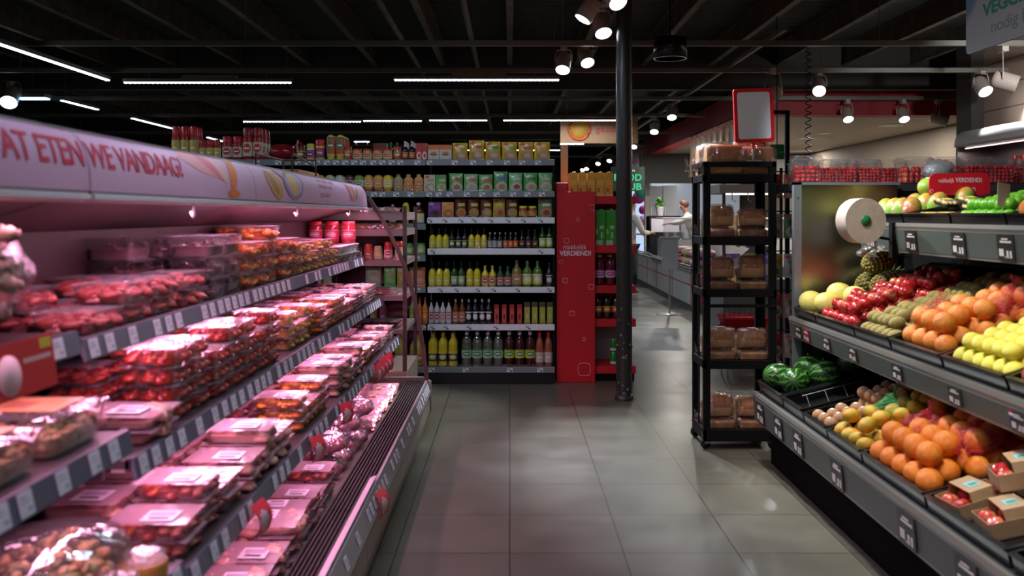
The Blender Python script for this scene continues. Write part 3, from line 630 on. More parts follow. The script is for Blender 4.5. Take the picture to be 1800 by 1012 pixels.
# fourth to bottom shelf, right unit
LY, LG = (.75, .68, .12), (.2, .32, .08)
for nm, ds, wh, a, b, n, z, h, body, cap, lab, acc, st, dd in (
 ('vinegar_bottle', 'yellow vinegar bottle with oval label', W4, 754, 789, 3, ZS[3], .175, YEL, BLACKG, LY, (.6, .6, .05), 'wine', 2),
 ('dressing_bottle', 'dark vinegar bottle with small yellow-green label', W4, 789, 822, 3, ZS[3], .175, DRK, BLACKG, (.03, .05, .06), (.5, .6, .2), 'wine', 2),
 ('lemon_vinegar_bottle', 'olive yellow bottle with pale label', W4, 823, 856, 3, ZS[3], .178, YEL, BLACKG, (.65, .6, .2), LY, 'wine', 2),
 ('truffle_bottle', 'small black bottle with grey label and gold cap', W4, 857, 883, 3, ZS[3], .145, DRK, col((.6, .55, .4), .3), (.5, .5, .5), (.35, .35, .35), 'oil', 2),
 ('chilli_bottle', 'small dark bottle with orange label', W4, 884, 911, 3, ZS[3], .145, DRK, col((.5, .2, .1), .3), (.72, .18, .04), (.75, .25, .08), 'oil', 2),
 ('balsamic_bottle', 'slim black balsamic bottle with red-brown label', W4, 912, 946, 3, ZS[3], .17, DRK, DRK, (.05, .03, .02), (.3, .1, .07), 'wine', 2),
 ('olive_oil_bottle', 'green oil bottle with white and lime label', W4, 947, 972, 2, ZS[3], .19, GRN, col((.02, .12, .05), .4), (.55, .65, .08), (.75, .78, .6), 'oil', 1),
 ('vinegar_bottle', 'tall yellow vinegar bottle with oval label', W5, 753, 791, 3, ZS[4], .225, YEL, BLACKG, LY, (.7, .68, .1), 'wine', 2),
 ('dressing_bottle', 'tall dark bottle with blue-green label', W5, 792, 817, 2, ZS[4], .225, GRN, BLACKG, (.35, .45, .3), (.6, .65, .3), 'wine', 2),
 ('lemon_vinegar_bottle', 'tall golden bottle with round label', W5, 819, 845, 2, ZS[4], .225, YEL, BLACKG, (.68, .58, .05), LY, 'wine', 2),
 ('mild_oil_bottle', 'golden oil bottle with red and cream label', W5, 846, 872, 2, ZS[4], .185, YEL, col((.6, .5, .05), .3), (.62, .55, .3), (.6, .06, .05), 'oil', 2),
 ('olive_oil_bottle', 'dark green oil bottle with red oval label', W5, 873, 899, 2, ZS[4], .18, GRN, col((.03, .1, .03), .3), (.45, .42, .35), (.6, .08, .06), 'oil', 2),
 ('olive_oil_bottle', 'large olive green oil bottle', W5, 899, 918, 1, ZS[4], .235, OLI, col((.05, .07, .03), .3), (.3, .35, .15), (.65, .2, .15), 'oil', 1),
 ('olive_oil_bottle', 'oil bottle with white and bright yellow label', W5, 918, 954, 2, ZS[4], .23, col((.1, .2, .02), .15, coat=.5), col((.02, .18, .05), .3), (.62, .66, .06), (.75, .78, .7), 'oil', 1),
 ('balsamic_bottle', 'slim square black bottle with white seal label', W5, 959, 972, 1, ZS[4], .21, DRK, DRK, (.06, .06, .05), (.6, .62, .6), 'oil', 1),
 ('cider_vinegar_bottle', 'slim white and red vinegar bottle', W6, 753, 773, 2, ZS[5], .215, WHB, DRK, (.7, .68, .68), (.6, .08, .08), 'oil', 1),
 ('cider_vinegar_bottle', 'slim white bottle with pale red swirl', W6, 773, 794, 2, ZS[5], .215, WHB, DRK, (.72, .7, .7), (.65, .3, .3), 'oil', 1),
 ('fruit_syrup_bottle', 'amber bottle with pink label and pale cap', W6, 795, 818, 2, ZS[5], .22, AMB, col((.45, .42, .3), .3), (.65, .35, .25), (.6, .15, .1), 'oil', 1),
 ('balsamic_glaze_bottle', 'black bottle with white waisted label and white cap', W6, 818, 865, 4, ZS[5], .22, DRK, col((.6, .6, .55), .3), (.02, .02, .02), (.75, .75, .75), 'oil', 1),
 ('sunflower_oil_bottle', 'yellow-capped sunflower oil bottle with blue label', W7, 752, 805, 3, ZS[6], .29, YEL, col((.85, .7, .02), .35), (.03, .05, .16), (.72, .6, .05), 'ribbed', 2),
 ('cleaning_vinegar_bottle', 'clear vinegar bottle with round green label and white cap', W7, 811, 885, 4, ZS[6], .3, PET, WHITE, (.45, .6, .42), (.05, .28, .1), 'soda', 2),
 ('red_vinegar_bottle', 'dark bottle with lime and green label and white cap', W7, 886, 941, 3, ZS[6], .3, col((.06, .008, .008), .15, coat=.5), WHITE, (.55, .62, .08), (.08, .3, .08), 'soda', 2),
 ('rose_vinegar_bottle', 'amber vinegar bottle with cream label and red cap', W7, 941, 972, 2, ZS[6], .3, col((.35, .1, .05), .15, coat=.5), col((.65, .02, .03), .35), (.6, .52, .42), (.55, .5, .42), 'jug', 2)):
    DEP[0] = max(.075, BW(a, b, n) * 1.12)
    row(nm, bottle(nm, BW(a, b, n), h, body, cap, lab, acc, st), 'bottle', ds, wh, a, b, n, z, dd)
DEP[0] = .12
vb = lambda u, v: (1 if abs(u - .5) < .2 and .25 < v < .5 else (3 if v > .82 else (2 if v < .08 else 0)))
row('vinegar_box', carton('vinegar_box', BW(868, 918, 4) * .66, .17, .04, [(.68, .08, .06), (.12, .02, .02), (.55, .05, .04), (.45, .03, .03), (0, 0, 0)], vb), 'box', 'slim pink-red carton with dark grapes', W6, 866, 920, 4, ZS[5])
row('oil_tin', carton('oil_tin', BW(920, 973, 4) * .78, .19, .05, [(.42, .45, .05), (.55, .58, .2), (.35, .38, .05), (.08, .07, .03), (0, 0, 0)], vb), 'bottle', 'tall square olive-lime oil tin', W6, 920, 973, 4, ZS[5])
# behind the end glass of the cooler
row('pickle_jar', bottle('pickle_jar', BW(712, 727, 1), .11, col((.15, .35, .05), .25), col((.02, .3, .03), .4), (.3, .55, .15), (.5, .6, .4), 'jar'), 'jar', 'green-lidded pickle jar beside the glass frame', 'fourth shelf down', 712, 727, 1, ZL[3])
row('pickle_jar', bottle('pickle_jar', BW(732, 748, 1), .11, col((.3, .4, .15), .25), col((.02, .35, .03), .4), (.3, .5, .15), (.6, .6, .3), 'jar'), 'jar', 'green-lidded pickle jar next to the wine-yellow vinegars', 'fourth shelf down', 732, 748, 1, ZL[3])
for i, (a, b, g, ds) in enumerate(((553, 566, (.5, .45, .05), 'yellow'), (566, 584, (.4, .45, .2), 'clear green'), (640, 670, (.42, .42, .3), 'grey-green salad'), (674, 696, (.15, .55, .12), 'bright green'), (697, 716, (.7, .42, .08), 'golden'), (717, 748, (.7, .22, .1), 'salmon orange'))):
    row('crouton_pouch', pouch('crouton_pouch', BW(a, b, 1), .17, .05, [g, (.6, .5, .4), tuple(min(1, c * 1.3) for c in g), (.6, .3, .15), (.6, .5, .4)]), 'pouch', f'{ds} crouton pouch', 'fifth shelf down', a, b, 1, ZL[4])
for i, (a, b, c, cc, ds) in enumerate(((560, 572, (.1, .3, .05), (.1, .5, .1), 'green-capped dark'), (590, 606, (.5, .5, .4), (.7, .7, .65), 'white'), (618, 634, (.2, .4, .05), (.05, .5, .05), 'green'), (650, 664, (.5, .3, .1), (.1, .5, .05), 'orange-green'), (666, 680, (.3, .1, .15), (.5, .4, .5), 'purple'), (719, 731, (.3, .55, .08), (.1, .3, .05), 'lime green'), (733, 742, (.75, .2, .05), (.6, .05, .03), 'slim orange'), (742, 752, (.75, .25, .05), (.6, .05, .03), 'wider orange'))):
    row('syrup_bottle', bottle('syrup_bottle', BW(a, b, 1), .235, col(c, .3), col(cc, .4), c, tuple(min(1, q * 1.4) for q in c), 'oil'), 'bottle', f'{ds} syrup bottle behind the cooler glass', W6, a, b, 1, ZL[5])
for i, (a, b) in enumerate(((655, 686), (692, 716), (718, 749))):
    row('frying_oil_bottle', bottle('frying_oil_bottle', BW(a, b, 1), .28, col((.62, .5, .08), .15, coat=.5), col((.85, .7, .02), .35), (.5, .12, .05), (.6, .4, .1), 'jug'), 'bottle', ('large yellow frying oil jug seen through the cooler glass, left', 'large yellow frying oil jug seen through the cooler glass, middle', 'large yellow frying oil jug just left of the curved frame')[i], 'bottom shelf', a, b, 1, ZL[6])
# ================================================================== RED END DISPLAY
ex0, ex1 = atx(978, 7.93), atx(1046, 7.93)
root = empty('end_display', ((ex0 + 1.1) / 2 + .1, 8.3, 0)); ox = root.location.x
e = lambda x: x - ox
MB().bbox(e(ex0), e(ex1), -.38, -.36, 0, 1.70, .004).build('side_panel', RED, root)
MB().bbox(e(ex0 + .0), e(ex0 + .1), -.36, .5, 0, 1.78, .004).build('back_board', RED, root)
pnl = [c for c in root.children if c.name.startswith('side_panel')][0]
pc = lambda px: e(atx(px, 7.915)); pz = lambda py: atz(py, 7.915)
PINK = col((.85, .6, .6), .5)
g = MB()
for px, py, rpx, sq in ((1016, 386, 3, 0), (996, 423, 4.5, 0), (986, 460, 3, 0), (993.5, 493, 4, 1), (1039, 504, 4.5, 2), (1005.5, 550.5, 4, 1), (1026.5, 596, 2.7, 2), (1027, 649, 11, 2)):
    rad = rpx / F * 7.915; n = 28; pts = []
    for k in range(n + 1):
        t = 2 * math.pi * k / n; ex = {0: 1, 1: .35, 2: .55}[sq]
        c_, s_ = math.cos(t), math.sin(t); pts.append((pc(px) + rad * math.copysign(abs(c_) ** ex, c_), -.3815, pz(py) + rad * math.copysign(abs(s_) ** ex, s_)))
    g.tube(pts, .0022, 5)
g.tube([(pc(1046) - .001, -.3815, pz(360)), (pc(1037), -.3815, pz(360)), (pc(1037), -.3815, pz(369)), (pc(1046) - .001, -.3815, pz(369))], .0022, 5)
g.build('outline_shapes', PINK, pnl)
mp = lambda px, py: (lambda x, y, z: (pc(px) + x, -.3805 - z, pz(py) + y))
text_obj('makkelijk', .062, PINK, 'lettering', pnl, .0, .0008, 'LEFT', 41 / F * 7.915, mp(990, 438))
text_obj('VERDIEND!', .06, col((.9, .78, .8), .5), 'lettering', pnl, .0016, .0008, 'LEFT', 55 / F * 7.915, mp(984, 449))
EZ = [1.66, 1.22, .86, .56, .14]
for i, z in enumerate(EZ):
    s = MB(); s.bbox(e(ex0 + .1), e(1.13), -.34, .46, z - .07, z, .003); s.build('shelf', RED if i < 4 else RED, root)
MB().box(e(ex0 + .1), e(1.12), -.3, .44, 0, .07).build('plinth', BLACK, root)
MB().box(e(ex0 + .1), e(1.13), .46, .48, 0, 1.66).build('rear_board', col((.25, .02, .02), .5), root)
MB().box(e(.5), e(1.1), -.02, .0, .15, .49).build('divider', col((.3, .28, .25), .5), root)
tag(root, 'red end-of-aisle display with slogan panel between shelving and round pillar', 'display stand')
def ex(px, y=8.0): return atx(px, y)
oc = lambda u, v: (3 if v < .12 else (1 if .55 < v < .75 and .15 < u < .85 else (2 if (u - .3) ** 2 / .03 + (v - .3) ** 2 / .01 < 1 else 0)))
K = Kind(carton('juice_carton', .072, .185, .07, [(.72, .34, .03), (.75, .45, .1), (.4, .12, .02), (.75, .5, .2), (0, 0, 0)], oc, True), 'carton')
for d in range(2):
    for i in range(5): K.put((ex(1008) + .08 * i + .0, 8.02 + d * .09, EZ[0] + .001), 'orange juice carton on top of the red display, ' + ('front, ' if not d else 'rear, ') + side(i, 5), 'orange juice cartons on the red display')
gc = lambda u, v: (1 if (.55 < v < .6 or .5 < v < .53) and .35 < u < .8 or (.2 < v < .42 and abs(u - .6) < .1) else (2 if (u / .25) ** 2 + ((v - .42) / .1) ** 2 < 1 else (1 if v < .16 and u < .7 else 0)))
K = Kind(carton('milk_carton', .088, .29, .08, [(.03, .3, .02), (.4, .6, .35), (.35, .6, .05), (0, 0, 0), (0, 0, 0)], gc, True), 'carton')
for d in range(2):
    for i in range(3): K.put((ex(1056) + .093 * i, 8.04 + d * .09, EZ[1] + .001), 'green juice carton on the red display, ' + ('front, ' if not d else 'rear, ') + side(i, 3), 'green cartons on the red display')
sod = Kind(bottle('soda_bottle', .09, .27, col((.12, .01, .02), .12, coat=.6), col((.6, .5, .5), .3), (.6, .5, .55), (.5, .03, .25), 'soda'), 'bottle')
for d in range(2):
    for i in range(3): sod.put((ex(1055) + .096 * i, 8.05 + d * .1, EZ[2] + .001), 'red soda bottle with pink label on the red display, ' + ('front, ' if not d else 'rear, ') + side(i, 3), 'soda bottles with pink labels on the red display')
sod = Kind(bottle('cola_bottle', .075, .215, col((.02, .008, .006), .12, coat=.6), BLACKG, (.5, .08, .04), (.7, .45, .05), 'soda'), 'bottle')
for d in range(2):
    for i in range(4): sod.put((ex(1052) + .08 * i, 8.04 + d * .1, EZ[3] + .001), 'dark cola bottle with red-yellow label on the red display, ' + ('front, ' if not d else 'rear, ') + side(i, 4), 'cola bottles on the red display')
def can():
    o = MB().lathe([(.026, 0), (.031, .008), (.031, .1), (.025, .115)], 18, 0).build('soda_can', col((.02, .32, .04), .25, .3)); MB().lathe([(.025, .115), (.024, .118), (.002, .116)], 18, 0).build('can_top', STEEL, o); MB().lathe([(.0315, .012), (.0315, .035)], 18, 0, cap=(False, False)).build('label', col((.6, .65, .6), .4), o); return o
K = Kind(can, 'can')
for l in range(2):
    for i in range(2): K.put((ex(1079) + .066 * i, 8.02, EZ[4] + .001 + l * .119), f'green soda can in the {("lower", "upper")[l]} layer behind the pillar, ' + side(i, 2), 'green cans at the bottom of the red display')
# a flat leaning price board above the panel
o = MB().bbox(-.035, .035, -.004, .004, 0, .37, .002).build('shelf_divider_board', col((.45, .38, .25), .3), None, (atx(992, 8.4), 8.4, 1.784)); tag(o, 'narrow pale board standing upright behind the red display panel', 'board')
# ================================================================== OPEN MEAT COOLER ON THE LEFT
PINKL = (1.0, .41, .69)
CI = col((.05, .033, .035), .5); CSH = col((.06, .042, .045), .38); CWH = col((.72, .70, .72), .4)
STRIPM = col((.115, .12, .17), .4); BASEM = col((.33, .27, .22), .4); RIB = col((.025, .018, .015), .65, spec=.2)
def perf_mat():
    m, N, L = _new('perforated_steel'); b = N['Principled BSDF']; b.inputs['Roughness'].default_value = .45
    tc = N.new('ShaderNodeTexCoord'); mp = N.new('ShaderNodeMapping'); mp.inputs['Scale'].default_value = (1, 55, 55)
    v = N.new('ShaderNodeTexVoronoi'); v.inputs['Randomness'].default_value = 0; v.inputs['Scale'].default_value = 1
    r = N.new('ShaderNodeValToRGB'); r.color_ramp.elements[0].position = .22; r.color_ramp.elements[1].position = .3
    r.color_ramp.elements[0].color = (.015, .01, .01, 1); r.color_ramp.elements[1].color = (.045, .027, .028, 1)
    L.new(tc.outputs['Object'], mp.inputs[0]); L.new(mp.outputs[0], v.inputs['Vector']); L.new(v.outputs['Distance'], r.inputs[0]); L.new(r.outputs[0], b.inputs['Base Color'])
    return m
PERF = perf_mat()
def cv(t, off=0.0):
    a, b, c = (1 - t) ** 2, 2 * t * (1 - t), t * t
    x = -(a * 1.02 + b * 1.02 + c * 1.075); z = a * 1.545 + b * 1.68 + c * 1.70
    tx = -(2 * t * .055); tz = 2 * (1 - t) * .135 + 2 * t * .02; l = math.hypot(tx, tz)
    return x + tz / l * off, z - tx / l * off
_cc = {}
SX = {1: -1.05, 2: -.926, 3: -.796}
def cooler(y0, y1, zs, label, tags, end=False, first=False):
    ym = (y0 + y1) / 2; root = empty('refrigerated_case', (-1.0, ym, 0)); hy = (y1 - y0) / 2 - .002
    X = lambda x: x + 1.0
    P = lambda pts: [(X(x), z) for x, z in pts]
    MB().box(X(-1.5), X(-1.44), -hy, hy, 0, 1.72).box(X(-1.44), X(-1.425), -hy, hy, 0.1, 1.72).build('outer_wall', col((.1, .09, .09), .5), root)
    k = MB()
    for a, b in ((.2, .62), (.625, .88), (.885, 1.19), (1.195, 1.45)): k.box(X(-1.425), X(-1.41), -hy, hy, a, b)
    k.build('back_panel', PERF, root)
    MB().prismy(P([(-1.44, .02), (-.66, .02), (-.6, .06), (-.58, .12), (-.6, .2), (-.76, .2), (-.78, .235), (-1.41, .235)]), -hy, hy).build('base', BASEM, root)
    MB().prismy(P([(-.60, .02), (-.585, .02), (-.57, .1), (-.575, .205), (-.60, .205)]), -hy, hy).build('bumper', BASEM, root)
    g = MB(); g.box(X(-.74), X(-.60), -hy, hy, .2, .285)
    for i in range(9): x = -.735 + i * .0155; g.box(X(x), X(x + .008), -hy, hy, .285, .315 - i * .001)
    g.build('air_grille', RIB, root)
    fr = MB().prismy(P([(-.60, .2), (-.567, .2), (-.562, .225), (-.592, .312), (-.602, .312)]), -hy, hy).build('front_rail', col((.26, .25, .25), .35), root)
    yy = -hy + .06
    while yy < hy - .05:
        if random.random() < .72: tagcard(fr, (X(-.577) + .0025, yy, .27), R(19.5))
        yy += random.choice((.075, .085, .12))
    for n, z in zs.items():
        x = SX[n]
        s = MB(); s.box(X(-1.41), X(x) - .002, -hy, hy, z - .022, z - .002); s.box(X(x) - .012, X(x), -hy, hy, z - .03, z + .004)
        for by in (-hy + .03, hy - .06): s.box(X(-1.41), X(x) - .08, by, by + .012, z - .06, z - .022)
        sh = s.build('shelf', CSH, root)
        f = MB(); f.prismy(P([(x + .001, z + .004), (x + .006, z + .004), (x + .018, z - .05), (x + .012, z - .052), (x + .001, z - .03)]), -hy + .004, hy - .004)
        f.build('price_strip', STRIPM, sh)
        yy = -hy + .05
        while yy < hy - .05:
            if random.random() < tags: tagcard(sh, (X(x) + .0135, yy, z - .0225), R(12.5))
            yy += random.choice((.08, .09, .095, .14))
    # canopy with the printed poster
    c = MB(); prof = [cv(i / 10) for i in range(11)] + [(-1.14, 1.722), (-1.22, 1.73), (-1.44, 1.73), (-1.44, 1.44), (-1.41, 1.446), (-1.115, 1.532), (-1.105, 1.565), (-1.045, 1.565)]
    c.prismy(P(prof), -hy, hy); ca = c.build('canopy', col((.13, .085, .085), .5), root)
    MB().prismy(P([(-1.047, 1.528), (-1.012, 1.536), (-1.012, 1.548), (-1.02, 1.55), (-1.047, 1.54)]), -hy + .001, hy - .001).build('lower_trim', CWH, ca)
    MB().tube([(X(-1.075), -hy + .05, 1.55), (X(-1.075), hy - .05, 1.55)], .009, 8).build('lamp_tube', glow((1, .45, .62), 5), ca)
    a = area('cooler_light', (X(-1.075), 0, 1.535), .03, 2 * hy - .1, LIGHT['cooler'] * 2 * hy * 1.1, PINKL, (0, R(-8), 0)); a.parent = root
    for n, z in zs.items():
        a = area('shelf_light', (X(SX[n]) - .04, 0, z - .04), .02, 2 * hy - .1, LIGHT['cooler'] * 2 * hy * .62, PINKL, (0, R(-14), 0)); a.parent = root
        MB().box(X(SX[n]) - .055, X(SX[n]) - .02, -hy + .02, hy - .02, z - .036, z - .024).build('shelf_lamp', CWH, [c for c in root.children if c.name.startswith('shelf') and c.name.split('.')[0] == 'shelf'][list(zs).index(n)])
    h = MB(); h.tube([(X(-1.02), 0, 1.53), (X(-1.02), .005, 1.50), (X(-1.03), .03, 1.49), (X(-1.045), .05, 1.505)], .006, 6); h.build('blind_hook', CWH, ca)
    for q in ((-1.3, 1.42), (-1.2, 1.44)):
        pass
    if end:
        path = [(-1.02, 1.63), (-.95, 1.52), (-.879, 1.40), (-.80, 1.24), (-.736, 1.077), (-.688, .91), (-.655, .751), (-.62, .54), (-.594, .312)]
        pts = [(x, z) for x, z in path]
        MB().prismy(P([(-1.43, .25)] + [(-.6, .25)] + pts[::-1] + [(-1.1, 1.70), (-1.43, 1.70)]), hy + .004, hy + .01).build('end_glass', film((.97, .95, .95), .0, .02, .04, 0), root)
        f = MB(); w = .013
        rings = []
        for i, (x, z) in enumerate(pts):
            a_, b_ = pts[max(0, i - 1)], pts[min(len(pts) - 1, i + 1)]; dx, dz = b_[0] - a_[0], b_[1] - a_[1]; l = math.hypot(dx, dz); nx, nz = -dz / l * w, dx / l * w
            rings.append([(X(x - nx), hy + .0, z - nz), (X(x + nx), hy + .0, z + nz), (X(x + nx), hy + .03, z + nz), (X(x - nx), hy + .03, z - nz)])
        f.loft(rings, 0, False); f.build('end_frame', BROWN, root)
        e = MB(); e.prismy(P([(-1.5, 0), (-.6, 0), (-.56, .1), (-.565, .3), (-.62, .33), (-1.5, .33)]), hy + .01, hy + .05); e.build('end_cap', col((.3, .25, .2), .5), root)
        MB().box(X(-1.44), X(-1.41), hy - .02, hy + .03, .2, 1.72).build('end_post', col((.03, .03, .03), .4), root)
    return tag(root, label, 'cooler', 'joined cases of the long meat cooler')
def tagcard(par, loc, tilt):
    if 'c' not in _cc:
        m = MB(); m.box(0, .0015, -.024, .024, -.0235, .0235, 0)
        m.box(.0015, .002, -.018, .006, .011, .014, 1); m.box(.0015, .002, -.018, .012, .003, .0055, 1); m.box(.0015, .002, .002, .017, -.015, -.008, 1)
        o = _cc['c'] = m.build('price_card', [col((.8, .76, .84), .5), col((.45, .4, .5), .6)])
    else: o = _cc['c'].copy(); COL.objects.link(o)
    o.parent = par; o.location = loc; o.rotation_euler = (0, -tilt, 0)
Z0 = {1: 1.19, 2: .90, 3: .63}
cooler(.75, 2.155, {1: 1.214, 2: .976, 3: .66}, 'nearest case of the pink-lit meat cooler, with raised shelves', 1)
cooler(2.165, 3.57, Z0, 'pink-lit cooler case under the printed question, second from the viewer', .85)
cooler(3.57, 4.97, Z0, 'third pink-lit meat cooler case, with orange and purple flower prints', .85)
cooler(4.97, 6.36, Z0, 'farthest pink-lit meat cooler case, closed by a curved glass end', .9, True)
BAN = empty('canopy_banner', (-1.0, 3.5, 1.54))
def onto(Y, t, off=.0028): x, z = cv(t, off); return (x + 1.0, Y - 3.5, z - 1.54)
p = MB(); p.grid(lambda u, v: onto(.76 + u * 5.595, .04 + v * .95, .0015), 2, 14, 0, True)
p.build('poster', col((.66, .37, .54), .45), BAN)
for y in (2.16, 3.57, 4.97):
    p = MB(); p.grid(lambda u, v: onto(y - .003 + u * .006, .04 + v * .95, .0024), 1, 14, 0, True); p.build('seam', col((.25, .12, .17), .5), BAN)
text_obj('WAT ETEN WE VANDAAG?', .1, col((.62, .0, .045), .5), 'lettering', BAN, .0012, .0004, 'LEFT', 1.095, lambda x, y, z: onto(1.70 + x, .30 + y / .073 * .40, .003 + max(z, 0)), .92)
tag(BAN, 'pale pink printed banner asking what to eat, along the cooler canopy', 'banner')
def petal(Y, t, ly, lt, ang, bend=0):
    ca, sa = math.cos(ang), math.sin(ang)
    def g(a, v):
        px, py = v * ly * math.cos(a), v * lt * math.sin(a); px += bend * py * py
        return (Y + px * ca - py * sa * .12, min(.985, max(.07, t + (px * sa / .12 + py * ca))))
    return g
PR = [(0, 3.13, .68, .17, .30, -.45, (.78, .36, .38)), (0, 3.22, .62, .07, .3, -.5, (.72, .22, .26)), (0, 3.30, .6, .04, .33, -.3, (.8, .45, .42)),
      (0, 3.46, .55, .045, .42, .12, (.75, .24, .06)), (0, 3.43, .12, .07, .06, 0, (.75, .22, .05)), (0, 3.48, .9, .06, .08, 0, (.8, .3, .1)),
      (0, 4.05, .42, .11, .34, -.25, (.70, .36, .10)), (0, 4.02, .45, .05, .3, -.35, (.45, .25, .15)), (0, 4.2, .75, .04, .18, -.4, (.5, .35, .3)), (0, 4.42, .5, .19, .42, .05, (.36, .25, .38)), (0, 4.43, .5, .15, .34, .05, (.58, .42, .58)), (0, 4.40, .5, .06, .32, -.1, (.78, .55, .06)),
      (0, 5.95, .5, .03, .36, -.2, (.75, .3, .28)), (0, 6.03, .5, .03, .36, -.1, (.78, .42, .4)), (0, 6.10, .45, .03, .3, 0, (.72, .25, .2)), (0, 6.24, .45, .035, .22, .3, (.42, .48, .2))]
for i, (c, Y, t, ly, lt, an, cc) in enumerate(PR):
    Y *= .958; an *= .6; cc = tuple(max(0, q * 1.15 - .1) for q in cc)
    m = MB(); g = (lambda a_, v: (Y + v * (ly * math.cos(a_) + an * lt * math.sin(a_)), min(.985, max(.07, t + v * lt * math.sin(a_)))))
    m.grid(lambda u, v: onto(*g(2 * math.pi * u, v), .0028 + i * .0002), 24, 5, 0, True); m.build('flower_print', col(cc, .5), BAN)
text_obj('eet elke dag\nlekker en\ngezond', .05, col((.65, .25, .35), .5), 'small_lettering', BAN, .0005, .0004, 'LEFT', .45, lambda x, y, z: onto(4.8 + x, .68 + y / .05 * .2, .0028 + max(z, 0)), 1, 1.2)
# ------------------------------------------------------------------ packs of meat
LIDF = film((1, .93, .95), .5, .10, .2, .3, 10, milkc=(.82, .55, .64)); TRAYF = film((.98, .96, .96), .06, .06, .1, .15, 12)
def chunks(dx, wy, h, n, s, mats, seed, flat=.7):
    rnd = random.Random(seed); m = MB()
    m.loft([rr(dx * .84, wy * .84, .02, .003), rr(dx * .88, wy * .88, .02, h * .5)], 0, True)
    for i in range(n):
        x, y = rnd.uniform(-.4, .4) * dx, rnd.uniform(-.4, .4) * wy; q = s * rnd.uniform(.7, 1.15); o = rnd.random() * 9
        m.ball((x, y, h * rnd.uniform(.42, .66)), (q * rnd.uniform(.6, 1.5), q * rnd.uniform(.6, 1.5), q * flat), 8, 5, rnd.randrange(len(mats)), fn=lambda d: 1 + .75 * noise.noise(d * 1.7 + Vector((o, 0, 0))))
    for i in range(n // 2):     # pieces pressed against the sides
        k = rnd.choice((-1, 1)); a = rnd.random() < .5
        m.ball((k * dx * .38 if a else rnd.uniform(-.38, .38) * dx, rnd.uniform(-.38, .38) * wy if a else k * wy * .38, h * rnd.uniform(.2, .5)), (s * 1.5, s * 1.5, s * .7), 7, 5, rnd.randrange(len(mats)), fn=lambda d: 1 + .6 * noise.noise(d * 1.8 + Vector((i, 0, 0))))
    return m
def tray(name, dx, wy, h, mats, n=16, s=.018, lid=LIDF, seed=1, sticker=None, rad=.022, flange=.006, body=TRAYF, dome=0):
    def make():
        t = MB(); t.loft([rr(dx * .84, wy * .84, rad * .9, .0), rr(dx * .95, wy * .95, rad, h - .006), rr(dx * .95 + flange * 2, wy * .95 + flange * 2, rad, h - .005), rr(dx * .95 + flange * 2, wy * .95 + flange * 2, rad, h - .001)], 0, True, (True, False))
        o = t.build(name, body)
        chunks(dx * .95, wy * .95, h, n, s, mats, seed).build('contents', mats, o)
        rnd = random.Random(seed)
        l = MB(); l.grid(lambda u, v: ((u - .5) * dx * .98, (v - .5) * wy * .98, h + .0005 + dome * math.sin(math.pi * u) * math.sin(math.pi * v) + .0022 * noise.noise(Vector((u * 5, v * 5, seed)))), 8, 8, 0, True)
        l.build('film_lid', lid, o)
        if sticker: MB().box(-dx * .1, dx * .3, -wy * .38, wy * .1, h + .003 + dome * .7, h + .0038 + dome * .7, 0).box(-dx * .02, dx * .22, -wy * .3, -wy * .22, h + .0038 + dome * .7, h + .0042 + dome * .7, 1).box(-dx * .06, dx * .25, -wy * .15, wy * .02, h + .0038 + dome * .7, h + .0042 + dome * .7, 2).build('sticker', [col(sticker, .45), INK, col((.5, .35, .5), .5)], o)
        return o
    return make
RAW = [col((.45, .06, .06), .35, c2=(.62, .2, .17), scale=60), col((.5, .09, .08), .35), col((.7, .3, .26), .35)]
ORG = [col((.7, .2, .03), .3, c2=(.55, .07, .02), scale=50), col((.75, .32, .05), .3), col((.6, .12, .03), .3)]
YLO = [col((.75, .42, .06), .3, c2=(.7, .25, .04), scale=50), col((.8, .5, .12), .3), col((.62, .12, .05), .3)]
PAL = [col((.72, .42, .34), .35, c2=(.68, .3, .25), scale=30), col((.7, .36, .3), .35)]
DKR = [col((.3, .02, .02), .25, c2=(.5, .06, .03), scale=40), col((.42, .05, .03), .25)]
ST = (.78, .74, .80)
